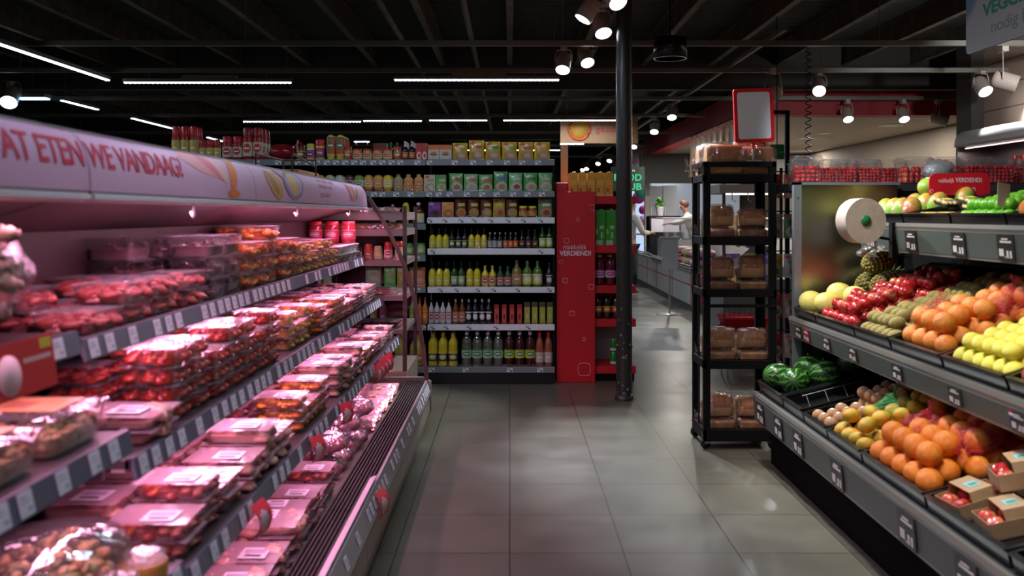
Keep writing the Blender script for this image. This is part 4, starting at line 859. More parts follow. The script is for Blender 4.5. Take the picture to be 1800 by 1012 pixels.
KT = {
 'box': (Kind(tray('sausage_box', .30, .17, .05, [CWH], 2, .01, lid=col((.72, .66, .68), .4), body=col((.7, .66, .66), .4), sticker=(.6, .05, .08)), 'box'), .05, .178, 'flat white sausage box'),
 'mix': (Kind(tray('snack_tray', .16, .16, .052, YLO, 20, .017, seed=3), 'tray'), .053, .172, 'clear tray of orange snacks'),
 'deep': (Kind(tray('salad_tub', .165, .18, .062, ORG + YLO[:1], 22, .018, seed=4, sticker=None), 'tub'), .063, .19, 'white-filmed tub of orange pieces'),
 'clear': (Kind(tray('clear_tub', .17, .2, .075, [col((.14, .07, .075), .4)], 4, .012, seed=5, lid=film((1, 1, 1), .2, .2, .1)), 'tub'), .076, .21, 'almost clear high tub'),
 'cut': (Kind(tray('meat_chunk_tray', .17, .2, .055, RAW, 22, .02, seed=6, lid=film((1, .9, .93), .18, .2, .1)), 'tray'), .056, .215, 'clear tray of red meat chunks'),
 'flat': (Kind(tray('sliced_meat_pack', .2, .155, .02, PAL, 8, .02, seed=7, sticker=ST), 'pack'), .021, .165, 'thin pink sliced meat pack'),
 'strip': (Kind(tray('seasoned_strip_tray', .2, .165, .045, ORG, 26, .016, seed=8, sticker=ST), 'tray'), .046, .178, 'filmed tray of orange strips'),
 'sauce': (Kind(tray('red_sauce_tub', .17, .15, .05, DKR, 18, .018, seed=9, rad=.045, lid=film((1, .9, .93), .22, .22, .1)), 'tub'), .052, .165, 'rounded tub of dark red meat'),
 'pale': (Kind(tray('filmed_meat_tray', .22, .185, .045, PAL + RAW[:1], 14, .024, seed=10, sticker=ST, dome=.004), 'tray'), .05, .198, 'pink-filmed tray of pale meat'),
 'mince': (Kind(tray('mince_tray', .21, .165, .045, RAW + ORG[:1], 26, .015, seed=11, sticker=ST), 'tray'), .046, .178, 'tray of red minced meat'),
 'steak': (Kind(tray('steak_pack', .23, .2, .032, PAL, 10, .03, seed=12, sticker=ST, dome=.006), 'pack'), .039, .212, 'low pink-filmed steak pack'),
}
LV = {1: ['single'], 2: ['lower', 'top'], 3: ['bottom', 'middle', 'top'], 4: ['bottom', 'second up', 'third up', 'top'], 5: ['bottom', 'second up', 'middle', 'fourth up', 'top']}
SHN = {1: 'upper shelf', 2: 'middle shelf', 3: 'lower shelf', 0: 'cooler floor'}
def fill(sh, z, rows, spec):
    """spec far to near: (kind, from y, to y, levels); rows: list of (centre x, name)"""
    for ri, (rx, rn) in enumerate(rows):
        cnt = 0
        for kd, ya, yb, lev in spec:
            if isinstance(kd, tuple): kd = kd[ri % len(kd)]
            if kd is None: continue
            K, h, wy, desc = KT[kd]; n = max(1, int((ya - yb) / wy + .2))
            for i in range(n):
                y = ya - wy * (i + .5); L = lev if isinstance(lev, int) else lev[(i + ri) % len(lev)]
                jx = random.uniform(-.008, .008)
                for l in range(L):
                    K.put((rx + jx + random.uniform(-.004, .004), y + random.uniform(-.003, .003), z + .001 + l * (h + .001)), f'{desc}, {SHN[sh]}, {rn} row {ORD[cnt]} from glass end, {LV[L][l]}', None, (0, 0, random.uniform(-.03, .03) + (math.pi if random.random() < .2 else 0)))
                cnt += 1
fill(1, 1.19, [(-1.15, 'front'), (-1.325, 'back')], [(('mix', 'mix'), 5.55, 4.55, (2, 3, 3)), (('deep', 'deep'), 4.55, 3.62, (3, 3, 4, 3)), (('clear', 'clear'), 3.6, 3.15, 3), (('cut', 'clear'), 3.15, 2.9, (2, 3)), (('cut', 'cut'), 2.9, 2.2, (2, 2, 1))])
for i, y in enumerate((6.22, 6.03, 5.84, 5.66)):
    for l in range(2): KT['box'][0].put((-1.21, y, 1.191 + l * .052), f'flat white sausage box, upper shelf, {ORD[i]} from glass end, {LV[2][l]}')
K = Kind(bottle('meat_jar', .1, .15, col((.45, .03, .05), .15, coat=.5), col((.7, .03, .05), .35), (.62, .05, .1), (.7, .3, .35), 'jar'), 'jar')
for i, x in enumerate((-1.355, -1.24, -1.125)): K.put((x, 6.2, 1.298), 'pink-red jar with red lid on the white boxes, ' + side(i, 3), 'red jars on the upper cooler shelf')
fill(2, .90, [(-1.04, 'front'), (-1.26, 'back')], [('flat', 6.3, 5.3, (5, 5, 4)), (('strip', 'strip'), 5.3, 4.4, (2, 3, 3)), (('mix', 'strip'), 4.4, 3.75, (3, 2)), (('sauce', 'sauce'), 3.7, 2.55, (4, 3, 4)), (('steak', 'steak'), 2.5, 2.2, 2)])
fill(3, .63, [(-.92, 'front'), (-1.16, 'back')], [('flat', 6.3, 5.45, (4, 3, 3)), (('strip', 'strip'), 5.45, 5.0, 2), (('pale', 'strip'), 5.0, 4.1, (3, 2, 3)), (('strip', 'mince'), 4.05, 3.4, (3, 2)), (('pale', 'pale'), 3.35, 2.75, (2, 3)), (('mince', 'pale'), 2.75, 2.2, (2, 3))])
fill(0, .236, [(-.885, 'front'), (-1.12, 'back')], [(('mince', 'mince'), 4.05, 3.35, (3, 2, 3)), (('steak', 'pale'), 3.35, 1.7, (4, 3, 3))])
# fanned thin packs on the far cooler floor
K = Kind(tray('fanned_meat_pack', .16, .13, .014, PAL + ORG[:1], 8, .018, seed=21, sticker=(.75, .3, .3)), 'pack'); 
for c, x in enumerate((-.86, -1.04)):
    for i in range(9): K.put((x, 6.22 - i * .13, .27 + .02 * (i % 2)), f'small leaning meat pack, cooler floor, {("front", "back")[c]} row {ORD[i]} from glass end', 'leaning packs on the cooler floor', (R(24), 0, R(random.uniform(-6, 6))))
# twisted film bags of meat
def film_bag(seed):
    def make():
        rnd = random.Random(seed)
        m = MB(); m.ball((0, 0, .055), (.1, .075, .05), 18, 12, fn=lambda d: 1 + .25 * noise.noise(d * 2.2 + Vector((seed, 0, 0))))
        o = m.build('meat_bag', [col((.72, .08, .16), .3, c2=(.8, .3, .36), scale=25)])
        f = MB(); f.ball((0, 0, .068), (.115, .088, .056), 26, 18, fn=lambda d: 1 + .22 * noise.noise(d * 3.3 + Vector((0, seed, 0))) + .1 * noise.noise(d * 9))
        for s in (-1, 1): f.lathe([(.05, 0), (.018, .03), (.03, .055), (.045, .075)], 12, 0, Matrix.Translation((0, s * .07, .06)) @ Matrix.Rotation(R(-80 * s), 4, 'X'), cap=(False, False))
        f.build('film_wrap', film((1, .9, .95), .12, .3, .1, 1.0, 30), o)
        MB().box(-.03, .04, -.035, .03, .118, .12, 0).build('sticker', col(ST, .5), o)
        return o
    return make
BK = [Kind(film_bag(s), 'meat bag') for s in (1, 5, 9)]; q = 0
for c, x in enumerate((-.875, -1.08)):
    for i in range(5):
        for l in range(2 if i % 2 == 0 else 1):
            BK[q % 3].put((x + random.uniform(-.01, .01), 5.0 - i * .19, .24 + l * .115), f'twisted bag of red meat, cooler floor, {("front", "back")[c]} row {ORD[i]} from glass end, {("lower", "upper")[l]}', None, (0, 0, random.uniform(-.25, .25)), .88); q += 1
# ------------------------------------------------------------------ red promotion flags
def flag(w=.1, h=.1, curl=.02):
    def make():
        m = MB(); f = lambda u, v: (curl * math.sin(math.pi * (1 - v)) + .004, (u - .5) * w, (v - 1) * h)
        m.grid(f, 12, 12, 0, True, lambda u, v: 1 if ((u - .42) / .3) ** 2 + ((v - .42) / .3) ** 2 < 1 else 0)
        g = MB(); g.grid(lambda u, v: tuple(Vector(f(u, v)) + Vector((-.0012, 0, 0))), 12, 12, 0, True); 
        o = m.build('promotion_flag', [col((.68, .02, .05), .4), col((.75, .5, .55), .5)]); g.build('flag_back', col((.6, .02, .04), .4), o); return o
    return make
K = Kind(flag(), 'price flag')
for y, ds in ((5.62, 'red flag on the lower cooler rail, farthest of the bunch'), (5.5, 'red flag on the lower cooler rail, second farthest of the bunch'), (5.38, 'red flag on the lower cooler rail, middle of the bunch'), (5.26, 'red flag on the lower cooler rail, second nearest of the bunch'), (5.14, 'red flag on the lower cooler rail, nearest of the bunch'),
              (4.12, 'red flag on the lower cooler rail beside the twisted bags'), (3.5, 'red flag with white disc above the minced meat'), (2.7, 'red flag on the lower cooler rail nearest to the viewer')):
    K.put((-.772, y, .625), ds, None, (0, R(random.uniform(-14, 4)), R(random.uniform(-30, -5))), .95)
K.put((-.572, 3.86, .30), 'red flag with white disc on the front rail', None, (0, R(-10), R(-12)), 1.1)
o = MB().box(0, .002, -.16, .085, -.115, 0, 0).box(.002, .0026, .03, .075, -.028, -.006, 1).box(.002, .0026, -.04, .07, -.05, -.04, 2).build('promotion_card', [col((.68, .02, .03), .4), col((.75, .55, .05), .5), col((.75, .45, .45), .5)], None, (-1.028, 1.905, 1.235))
MB().lathe([(.042, 0), (.042, .002), (.001, .002)], 28, 0, Matrix.Translation((.002, -.098, -.066)) @ Matrix.Rotation(R(90), 4, 'Y')).build('disc_print', col((.7, .5, .5), .5), o)
o.rotation_euler = (0, R(-8), 0); tag(o, 'red promotion card with yellow corner tab hanging from the nearest upper rail', 'promotion card')
o = MB().prismy([(0, 0), (.028, .012), (.029, .014), (0, .003)], -.9, .9).build('plastic_riser', col((.75, .6, .66), .12), None, (-.628, 3.1, .312)); tag(o, 'long pale plastic strip lying along the air grille', 'plastic strip')
# ------------------------------------------------------------------ nearest case: salads
def veg_bag():
    rnd = random.Random(4); o = MB(); MS = [col((.24, .18, .12), .6, c2=(.15, .1, .07), scale=20), col((.34, .27, .18), .6), col((.10, .05, .05), .5), col((.25, .12, .1), .5), col((.4, .14, .06), .5)]
    for i in range(230):
        a, b, c = rnd.gauss(0, .38), rnd.gauss(0, .4), rnd.random(); k = rnd.choice((0, 1, 1, 2, 3, 0, 4))
        a, b = max(-.9, min(.9, a)), max(-.95, min(.95, b)); q = rnd.uniform(.009, .024); s = rnd.random() * 9
        o.ball((a * .095, b * .22, .03 + c * .215), (q, q, q * .9), 9, 6, k, fn=lambda d: 1 + .8 * noise.noise(d * 2.5 + Vector((s, 0, 0))))
    for i in range(60):
        d = Vector((rnd.gauss(0, 1), rnd.gauss(0, 1), rnd.gauss(0, 1))).normalized(); q = rnd.uniform(.007, .014); o.ball((.02 + d.x * .045, .13 + d.y * .05, .175 + d.z * .04), q, 7, 5, rnd.choice((0, 1, 1, 3)))
    r = o.build('vegetable_mix_bag', MS); 
    MB().ball((0, 0, .145), (.112, .25, .125), 28, 18, fn=lambda d: 1 + .12 * noise.noise(d * 4) + .05 * noise.noise(d * 11)).build('film_wrap', film((.95, .9, .9), .0, .0, .25, .6, 20), r)
    return r
Kind(veg_bag, 'vegetable bag').put((-1.165, 1.84, 1.216), 'large clear bag of mixed cauliflower and mushrooms on the nearest upper shelf')
Kind(veg_bag, 'vegetable bag').put((-1.22, 1.3, 1.216), 'clear bag of mixed vegetables on the nearest upper shelf, beyond the picture edge')
PAS = [col((.55, .38, .16), .4, c2=(.62, .48, .24), scale=30), col((.58, .36, .13), .4), col((.3, .32, .1), .4), col((.45, .18, .06), .4)]
def salad():
    o = tray('salad_tray', .26, .26, .085, PAS, 150, .011, lid=film((1, .95, .95), .08, .2, .08, .6), seed=31)()
    MB().box(-.09, .08, -.05, .1, .088, .0895, 0).box(-.06, .0, -.02, .05, .0895, .09, 1).build('sleeve', [col((.5, .24, .1), .45), col((.3, .1, .05), .5)], o); return o
K = Kind(salad, 'salad tray')
for y, ds in ((2.0, 'clear pasta salad tray with orange sleeve, end of the nearest middle shelf'), (1.71, 'clear pasta salad tray with orange sleeve, second on the nearest middle shelf'), (1.42, 'clear pasta salad tray with orange sleeve, third on the nearest middle shelf')):
    K.put((-1.08, y, .978), ds, 'salad trays on the nearest middle shelf')
def bag2():
    rnd = random.Random(8); o = MB()
    for i in range(330):
        a, b, c = rnd.uniform(-1, 1), rnd.uniform(-1, 1), rnd.random() * (1); q = rnd.uniform(.005, .012); s = rnd.random() * 9
        if a * a + b * b > 1: continue
        o.ball((a * .13, b * .13, .03 + c * .1 * (1.1 - a * a - b * b * .5)), (q * rnd.uniform(.7, 2.2), q * rnd.uniform(.7, 2.2), q), 7, 5, rnd.choice((0, 0, 1, 1, 2, 3)), fn=lambda d: 1 + .5 * noise.noise(d * 2 + Vector((s, 0, 0))))
    r = o.build('pasta_salad_bowl', PAS); MB().lathe([(.12, 0), (.165, .09), (.172, .095), (.15, .13), (.06, .155), (.01, .158)], 30, 0).build('clear_bowl', film((1, .97, .95), .05, .12, .08, .5, 15), r); return r
K = Kind(bag2, 'salad bowl')
for x, y, ds in ((-1.0, 1.93, 'round clear pasta salad bowl near the viewer on the lower shelf'), (-1.05, 1.5, 'round clear pasta salad bowl farther towards the picture edge')): K.put((x, y, .662), ds)
K = Kind(bottle('dip_cup', .1, .075, col((.68, .32, .08), .25), film((1, 1, 1), .2, .2, .1), (.7, .35, .08), (.75, .45, .1), 'cap', lab=(.15, .6)), 'cup')
for x, y, ds in ((-.83, 2.02, 'orange dip cup at the end of the nearest lower shelf'), (-.83, 1.88, 'orange dip cup, second on the nearest lower shelf')): K.put((x, y, .662), ds, 'dip cups')
# ------------------------------------------------------------------ second, shorter cooler behind the glass end
root = empty('end_case', (-1.08, 6.83, 0)); X = lambda x: x + 1.08
EC = [(1.515, .06), (1.39, .05), (1.165, .042), (.906, .035), (.66, .03)]
MB().bbox(X(-1.42), X(-.747), -.38, .38, 0, .36, .005).build('base', BASEM, root)
for z, t in EC:
    s = MB(); s.box(X(-1.42), X(-.765), -.38, .34, z - t, z); MB().box(X(-1.42), X(-.765), -.385, -.38, z, z + .03).build('clear_lip', CLEAR, s.build('shelf', col((.26, .18, .17), .4), root))
for x in (-1.41, -.762):
    for y in (-.37, .35): MB().box(X(x) - .014, X(x) + .014, y - .014, y + .014, .36, 1.56).build('post', BROWN, root)
tag(root, 'short brown-framed cooler with glass shelves just behind the curved glass end', 'cooler')
NP = Kind(tray('noodle_pack', .2, .13, .04, YLO, 20, .014, seed=41, sticker=None, lid=film((1, 1, 1), .1, .2, .1)), 'pack')
for i in range(3): NP.put((-1.31 + .215 * i, 6.56, 1.392), 'clear pack of yellow noodles on the second glass shelf, ' + side(i, 3), 'noodle packs behind the glass end')
FP = Kind(tray('white_lidded_pack', .19, .13, .03, PAL, 6, .014, seed=42, sticker=ST), 'pack')
for i in range(3): FP.put((-1.3 + .2 * i, 6.56, 1.517), 'flat white pack on the topmost glass shelf, ' + side(i, 3), 'flat packs on the topmost glass shelf')
for i, (x, h, c, cc, lc, st, ds) in enumerate(((-1.115, .13, (.12, .04, .03), (.1, .02, .02), (.7, .7, .68), 'oil', 'small dark bottle with white label'), (-1.035, .115, (.55, .1, .06), (.6, .05, .04), (.6, .15, .1), 'cap', 'red tomato sauce bottle'), (-.965, .1, (.7, .5, .2), (.6, .5, .3), (.75, .6, .3), 'cap', 'cream and yellow sauce pot'), (-.89, .13, (.65, .05, .06), (.6, .04, .05), (.75, .7, .72), 'cap', 'red bottle with white diagonal label'), (-.81, .135, (.7, .38, .15), (.6, .06, .04), (.75, .6, .45), 'cap', 'orange bottle with white shield label'))):
    Kind(bottle('sauce_pot', .062, h, col(c, .3), col(cc, .4), lc, c, st), 'bottle').put((x, 6.52, 1.167), ds + ' on the third glass shelf')
MP = Kind(tray('chilled_meal_pack', .18, .14, .045, RAW + PAL, 20, .016, seed=43), 'pack')
for i in range(3): MP.put((-1.31 + .19 * i, 6.56, .908), 'pinkish meal pack on the fourth glass shelf, ' + side(i, 3), 'meal packs on the fourth glass shelf')
MP2 = Kind(tray('black_tray_pack', .19, .15, .05, DKR, 14, .02, seed=44, body=BLACKG, lid=film((1, 1, 1), .1, .25, .1)), 'pack')
for i in range(3): MP2.put((-1.3 + .2 * i, 6.56, .662), 'black tray of brown-red meat on the lowest glass shelf, ' + side(i, 3), 'black trays on the lowest glass shelf')
o = MB().bbox(-.06, .06, -.28, .28, 0, .03, .003).build('cardboard_box', col((.6, .28, .1), .5), None, (-1.3, 5.5, 1.732)); tag(o, 'flat orange-brown cardboard box lying on top of the cooler canopy', 'box')
r = empty('wire_rack', (-1.3, 5.2, 1.732)); t = MB()
for y in (-.3, .3):
    for x in (-.1, .1): t.tube([(x, y, 0), (x, y, .1)], .006, 6)
t.tube([(.1, -.3, .1), (.1, .3, .06)], .006, 6).tube([(-.1, -.3, .1), (-.1, .3, .1)], .006, 6).tube([(-.1, .3, .1), (.1, .3, .1)], .006, 6); t.build('wire_frame', BROWN, r)
tag(r, 'low brown wire rack standing on top of the cooler canopy', 'rack')
# ================================================================== BREAD RACK
RX0, RX1, RY0, RY1 = 1.235, 1.70, 5.66, 6.03
root = empty('bread_rack', ((RX0 + RX1) / 2, (RY0 + RY1) / 2, 0)); hx, hy = (RX1 - RX0) / 2, (RY1 - RY0) / 2
for sx in (-1, 1):
    for sy in (-1, 1):
        w = .022; MB().bbox(sx * (hx - w) - w, sx * (hx - w) + w, sy * (hy - w) - w * .8, sy * (hy - w) + w * .8, .12, 1.83, .003).build('post', BLACK, root)
        c = MB(); c.box(-.02, .02, -.02, .02, .095, .12); c.box(-.016, -.011, -.03, .016, .035, .1); c.box(.011, .016, -.03, .016, .035, .1)
        co = c.build('caster', STEEL, root, (sx * (hx - .03), sy * (hy - .03), 0))
        co.rotation_euler = (0, 0, R(-70 if sx < 0 else 20))
        MB().lathe([(.01, -.009), (.034, -.009), (.036, 0), (.034, .009), (.01, .009)], 20, 0, Matrix.Translation((0, -.014, .036)) @ Matrix.Rotation(R(90), 4, 'Y')).build('wheel', BLACKG, co)
RZ = (1.743, 1.345, 1.008, .556, .115)
for i, z in enumerate(RZ):
    s = MB(); s.box(-hx + .03, hx - .03, -hy + .02, hy - .02, z - .012, z)
    h = (.05, .055, .05, .055, .075)[i]
    for y in (-hy, hy - .02): s.bbox(-hx, hx, y, y + .02, z - h + .012, z + .012, .002)
    for x in (-hx, hx - .02): s.bbox(x, x + .02, -hy, hy, z - h + .012, z + .012, .002)
    s.build('shelf', BLACK, root)
t = MB()
for y in (-hy, hy - .03): t.bbox(-hx, hx, y, y + .03, 1.80, 1.835, .003)
for x in (-hx, hx - .03): t.bbox(x, x + .03, -hy, hy, 1.80, 1.835, .003)
t.box(-hx, hx, -hy - .002, -hy + .01, .905, .925); t.build('top_frame', BLACK, root)
for x in (-hx + .003,): MB().box(x, x + .01, -.01, .01, .1, 1.8).build('side_bar', BLACK, root)
tag(root, 'black wheeled steel rack of bagged bread in the middle of the floor', 'rack')
BAG = film((1, .97, .94), .02, .06, .06, 1.6, 34)
def loaf(L=.24, w=.12, h=.13, dark=.0, seed=1):
    """bagged loaf: long along y"""
    def make():
        k = 1 - dark
        crust = col((.45 * k, .17 * k, .05 * k), .55, c2=(.32 * k, .11 * k, .032 * k), scale=12, bump=.4, bscale=60); crumb = col((.68 * k, .44 * k, .22 * k), .7, c2=(.58 * k, .32 * k, .13 * k), scale=9, thr=(.35, .7))
        m = MB(); prof = []
        for i in range(22):
            a = 2 * math.pi * i / 22; x, z = math.cos(a), math.sin(a)
            prof.append((math.copysign(abs(x) ** .6, x) * w / 2 * (1.06 if z > 0 else .95), h * (.42 + (z ** .9 * .5 if z > 0 else -abs(z) ** .5 * .42))))
        rings = []
        for t, q in ((-.5, .82), (-.47, .96), (-.38, 1), (0, 1.03), (.38, 1), (.47, .96), (.5, .82)): rings.append([(x * q, t * L, z * (.5 + q / 2) + 0) for x, z in prof])
        fm = []
        m.loft(rings, 0, True)
        mats = [crust, crumb]
        # paler lower sides
        for fi, f in enumerate(m.f):
            zc = sum(m.v[i][2] for i in f) / len(f); 
            if zc < h * .5: m.m[fi] = 1
        o = m.build('bread_loaf', mats)
        b = MB(); rnd = random.Random(seed)
        br = []
        for t, q in ((-.56, .7), (-.53, 1.05), (-.3, 1.08), (0, 1.09), (.3, 1.08), (.52, 1.02), (.6, .75), (.68, .3), (.76, .18), (.84, .5)):
            br.append([(x * q + .006 * noise.noise(Vector((x * 40, t * 9, seed))), t * L, max(.001, z * q + .01 * noise.noise(Vector((x * 30, z * 30, t * 11 + seed)))) + (.02 if t > .6 else 0)) for x, z in prof])
        b.loft(br, 0, True, (True, False)); b.build('plastic_bag', BAG, o)
        c = MB(); c.box(-w * .18, w * .22, -L * .2, L * .15, h * .985, h * .992); c.build('label', col((.55, .4, .25), .5), o)
        return o
    return make
def flatpack(seed=1):
    def make():
        o = MB().bbox(-.1, .1, -.07, .07, 0, .055, .012).build('bread_pack', col((.36, .17, .07), .6, c2=(.26, .11, .045), scale=14))
        b = MB(); b.ball((0, 0, .034), (.118, .085, .036), 22, 12, fn=lambda d: (1 / max(abs(d.x), abs(d.y), abs(d.z) * 1.0)) ** .55 * (1 + .06 * noise.noise(d * 7 + Vector((seed, 0, 0))))); b.build('plastic_bag', BAG, o)
        MB().lathe([(.022, 0), (.022, .001), (.001, .001)], 16, 0, Matrix.Translation((.02, -.02, .0715))).build('sticker', [col([(.6, .5, .2), (.65, .1, .08), (.1, .35, .1)][seed % 3], .5)], o)
        return o
    return make
LO = [Kind(loaf(seed=1), 'bread'), Kind(loaf(dark=.25, seed=3), 'bread'), Kind(loaf(.22, .115, .15, .12, 5), 'bread')]; FPK = [Kind(flatpack(i), 'bread') for i in range(3)]
RN = ['top shelf', 'second shelf', 'third shelf', 'fourth shelf', 'bottom shelf']
for i, z in enumerate(RZ):
    if i == 0:
        for j, (x, y, rz) in enumerate(((1.38, 5.76, 90), (1.60, 5.77, 88), (1.36, 5.92, 92), (1.60, 5.93, 90))):
            LO[(0, 1, 0, 2)[j]].put((x - .0, y, z + .001), f'bagged loaf on the top of the bread rack, {("front left", "front right", "rear left", "rear right")[j]}', None, (0, 0, R(rz)), (1, .95, 1.72) if j != 1 else (1, .9, 1.6))
    else:
        for j in range(2): FPK[(i + j) % 3].put((1.365 + j * .205, 5.765, z + .001), f'flat bagged bread pack at the front, {RN[i]} of the bread rack, {("left", "right")[j]} one', None, (0, 0, R(random.uniform(-4, 4))), (.86, .86, 1))
        for j in range(2): LO[(i * 2 + j) % 3].put((1.365 + j * .205, 5.775, z + .078), f'bagged loaf lying on the flat pack, {RN[i]} of the bread rack, {("left", "right")[j]}', None, (0, 0, R(90 + random.uniform(-6, 6))), (1, .66, (1.15, .95, 1.1, 1.05, 1.0)[i] * (1 - .06 * j)))
        for j in range(2): LO[(i + j) % 3].put((1.365 + j * .205, 5.92, z + .001), f'bagged loaf at the rear, {RN[i]} of the bread rack, {("left", "right")[j]}', None, (0, 0, R(90 + random.uniform(-5, 5))), (1, .66, 1.15))
# blank price sign on the rack
root = empty('sign_holder', (atx(1324, 5.7), 5.7, 1.836)); a = MB(); a.box(-.045, .045, -.03, .03, 0, .008); a.tube([(0, 0, .008), (0, 0, .08)], .009, 8); a.build('foot', col((.45, .42, .38), .3), root)
MB().tube([(0, 0, .07), (0, 0, .13)], .008, 8).build('stem', RED, root)
fr = MB(); Rm = Matrix.Translation((.003, 0, .295)) @ Matrix.Rotation(R(90), 4, 'X') @ Matrix.Rotation(R(2.5), 4, 'Z')
w, h = .262, .345
def ringf(sc_w, sc_h, rad, z): return rr(sc_w, sc_h, rad, z, 5)
fr.loft([ringf(w - .045, h - .045, .016, .006), ringf(w - .045, h - .045, .016, .008), ringf(w, h, .02, .008), ringf(w, h, .02, -.008), ringf(w - .01, h - .01, .02, -.01)], 0, False, (False, True), Rm)
fr.build('frame', RED, root)
MB().loft([ringf(w - .04, h - .04, .014, .0), ringf(w - .04, h - .04, .014, .006)], 0, False, (True, True), Rm).build('blank_card', col((.78, .81, .86), .5), root)
root.rotation_euler = (0, 0, R(6)); tag(root, 'blank grey sign in a red frame standing on top of the bread rack', 'sign')
# ================================================================== PRODUCE STAND
PX = {'low': 1.466, 'mid': 1.683, 'up': 2.01}
Y0, Y1 = 1.5, 5.36
ym = (Y0 + Y1) / 2; root = empty('produce_stand', (2.2, ym, 0)); hy = (Y1 - Y0) / 2; X = lambda x: x - 2.2
SG = col((.072, .09, .08), .4); DARKG = col((.03, .03, .03), .4); ALU = col((.25, .24, .21), .3, .4)
P = lambda pts: [(X(x), z) for x, z in pts]
MB().prismy(P([(1.575, 0), (2.75, 0), (2.75, .27), (1.575, .27)]), -hy, hy).build('plinth', col((.004, .004, .004), .8, spec=.05), root)
MB().prismy(P([(2.66, .27), (2.75, .27), (2.75, 1.66), (2.66, 1.66)]), -hy, hy).build('back_board', BLACK, root)
DK = {'low': (1.48, .435, .26, 2.45), 'mid': (1.70, .885, .33, 2.62), 'up': (2.03, 1.445, .18, 2.66)}    # x, z at the front edge, slope, back x
def deckz(k, x): a = DK[k]; return a[1] + a[2] * (x - a[0])
FZ = {'low': (.405, .262), 'mid': (.855, .765), 'up': (1.425, 1.30)}
_pcard = {}
def pcard(par, loc, rot, face):
    if 'm' not in _pcard:
        m = MB(); m.box(-.004, 0, -.052, .052, -.05, .05, 0)
        m.box(-.0048, -.004, -.04, .03, .018, .026, 1); m.box(-.0048, -.004, -.02, .02, .03, .036, 1)
        for y in (-.038, -.018): m.box(-.0048, -.004, y, y + .012, -.04, -.012, 1)
        m.box(-.0048, -.004, .0, .006, -.04, -.034, 1); m.box(-.0048, -.004, .012, .04, -.034, -.006, 1)
        _pcard['m'] = m
    if face not in _pcard:
        o = _pcard['m'].build('price_card', [{'k': col((.03, .028, .027), .3), 'r': col((.3, .02, .03), .35), 'b': col((.07, .05, .04), .35)}[face], col((.6, .58, .56), .5)]); _pcard[face] = o
    else: o = _pcard[face].copy(); COL.objects.link(o)
    o.parent = par; o.location = loc; o.rotation_euler = rot; return o
for k in ('low', 'mid', 'up'):
    x0, z0, sl, xb = DK[k]; fx = PX[k]; ft, fb = FZ[k]
    ya = hy if k != 'up' else hy - .25
    d = MB(); d.prismy(P([(fx + .02, z0 - .03), (xb, deckz(k, xb) - .03), (xb, deckz(k, xb) - .004), (fx + .02, z0 - .004)]), -hy, ya); dk = d.build('deck', DARKG, root)
    r_ = MB(); r_.prismy(P([(fx, ft), (fx - .004, ft + .012), (fx, ft + .03), (fx + .02, z0 - .0), (fx + .03, z0 - .03), (fx + .03, fb), (fx + .012, fb)]), -hy, ya); rl = r_.build('front_rail', ALU, dk)
    t = math.atan2(.012, ft - fb)
    g = MB(); g.prismy(P([(fx - .003, ft - .005), (fx + .0, ft - .005), (fx + .012, fb + .012), (fx + .009, fb + .012)]), -hy + .01, ya - .01); st = g.build('label_strip', SG, dk)
    zc = (ft + fb) / 2 + .002; sc_ = (ft - fb - .02) / .1
    ys = {'low': (5.2, 4.85, 4.52, 3.98, 3.28, 2.85, 2.4), 'mid': (5.18, 5.04, 4.72, 4.36, 3.86, 3.36, 2.94, 2.6), 'up': (4.95, 4.45, 3.98, 3.6, 3.2, 2.8)}[k]
    for i, y in enumerate(ys):
        o = pcard(rl, (X(fx + .004) - .004, y - ym, zc), (0, -t, 0), 'r' if (k, i) == ('mid', 1) else ('b' if k == 'mid' and i in (2, 3) else 'k')); o.scale = (1, sc_ * (1.1 if k != 'mid' else 1.3), sc_)
        if (k, i) == ('mid', 6):
            f = MB()
            for q, c in enumerate((2, 1, 0)): f.box(-.0052, -.0048, .022, .05, .012 + q * .012, .024 + q * .012, c)
            f.build('flag_print', [RED, WHITE, col((.03, .08, .35), .4)], o)
for a, b, k in ((1.5, .1, 'low'), (1.7, .55, 'mid'), (2.02, 1.1, 'up')): 
    for y in (-hy + .5, 0.2, hy - .3): MB().prismy(P([(PX[k] + .06, deckz(k, PX[k] + .06) - .035), (2.66, deckz(k, 2.45) - .035), (2.66, deckz(k, 2.45) - .1), (PX[k] + .1, deckz(k, PX[k] + .1) - .06)]), y, y + .02).build('support_arm', DARKG, root)
# polished end panel
MB().bbox(X(1.75), X(2.33), hy - .02, hy + .0, .30, 1.68, .002).build('end_mirror', col((.36, .35, .3), .26, 1, bump=.05, bscale=4), root)
e = MB(); e.box(X(1.705), X(1.75), hy - .03, hy + .012, .28, 1.69); e.box(X(1.705), X(2.34), hy - .03, hy + .012, 1.675, 1.69); e.build('end_frame', col((.22, .24, .27), .35, .5), root)
b = MB()
for z in (.9, 1.15, 1.4, 1.6): b.lathe([(.006, -.002), (.005, .002)], 8, 0, Matrix.Translation((X(1.727), hy - .031, z)) @ Matrix.Rotation(R(90), 4, 'X'))
b.build('screw', STEEL, root)
u = MB(); u.prismy(P([(2.45, 1.56), (2.66, 1.60), (2.66, 1.63), (2.44, 1.585)]), -hy, hy); u.build('top_ledge', BLACK, root)
tag(root, 'three-tiered dark produce stand along the right side with polished end panel', 'produce stand')
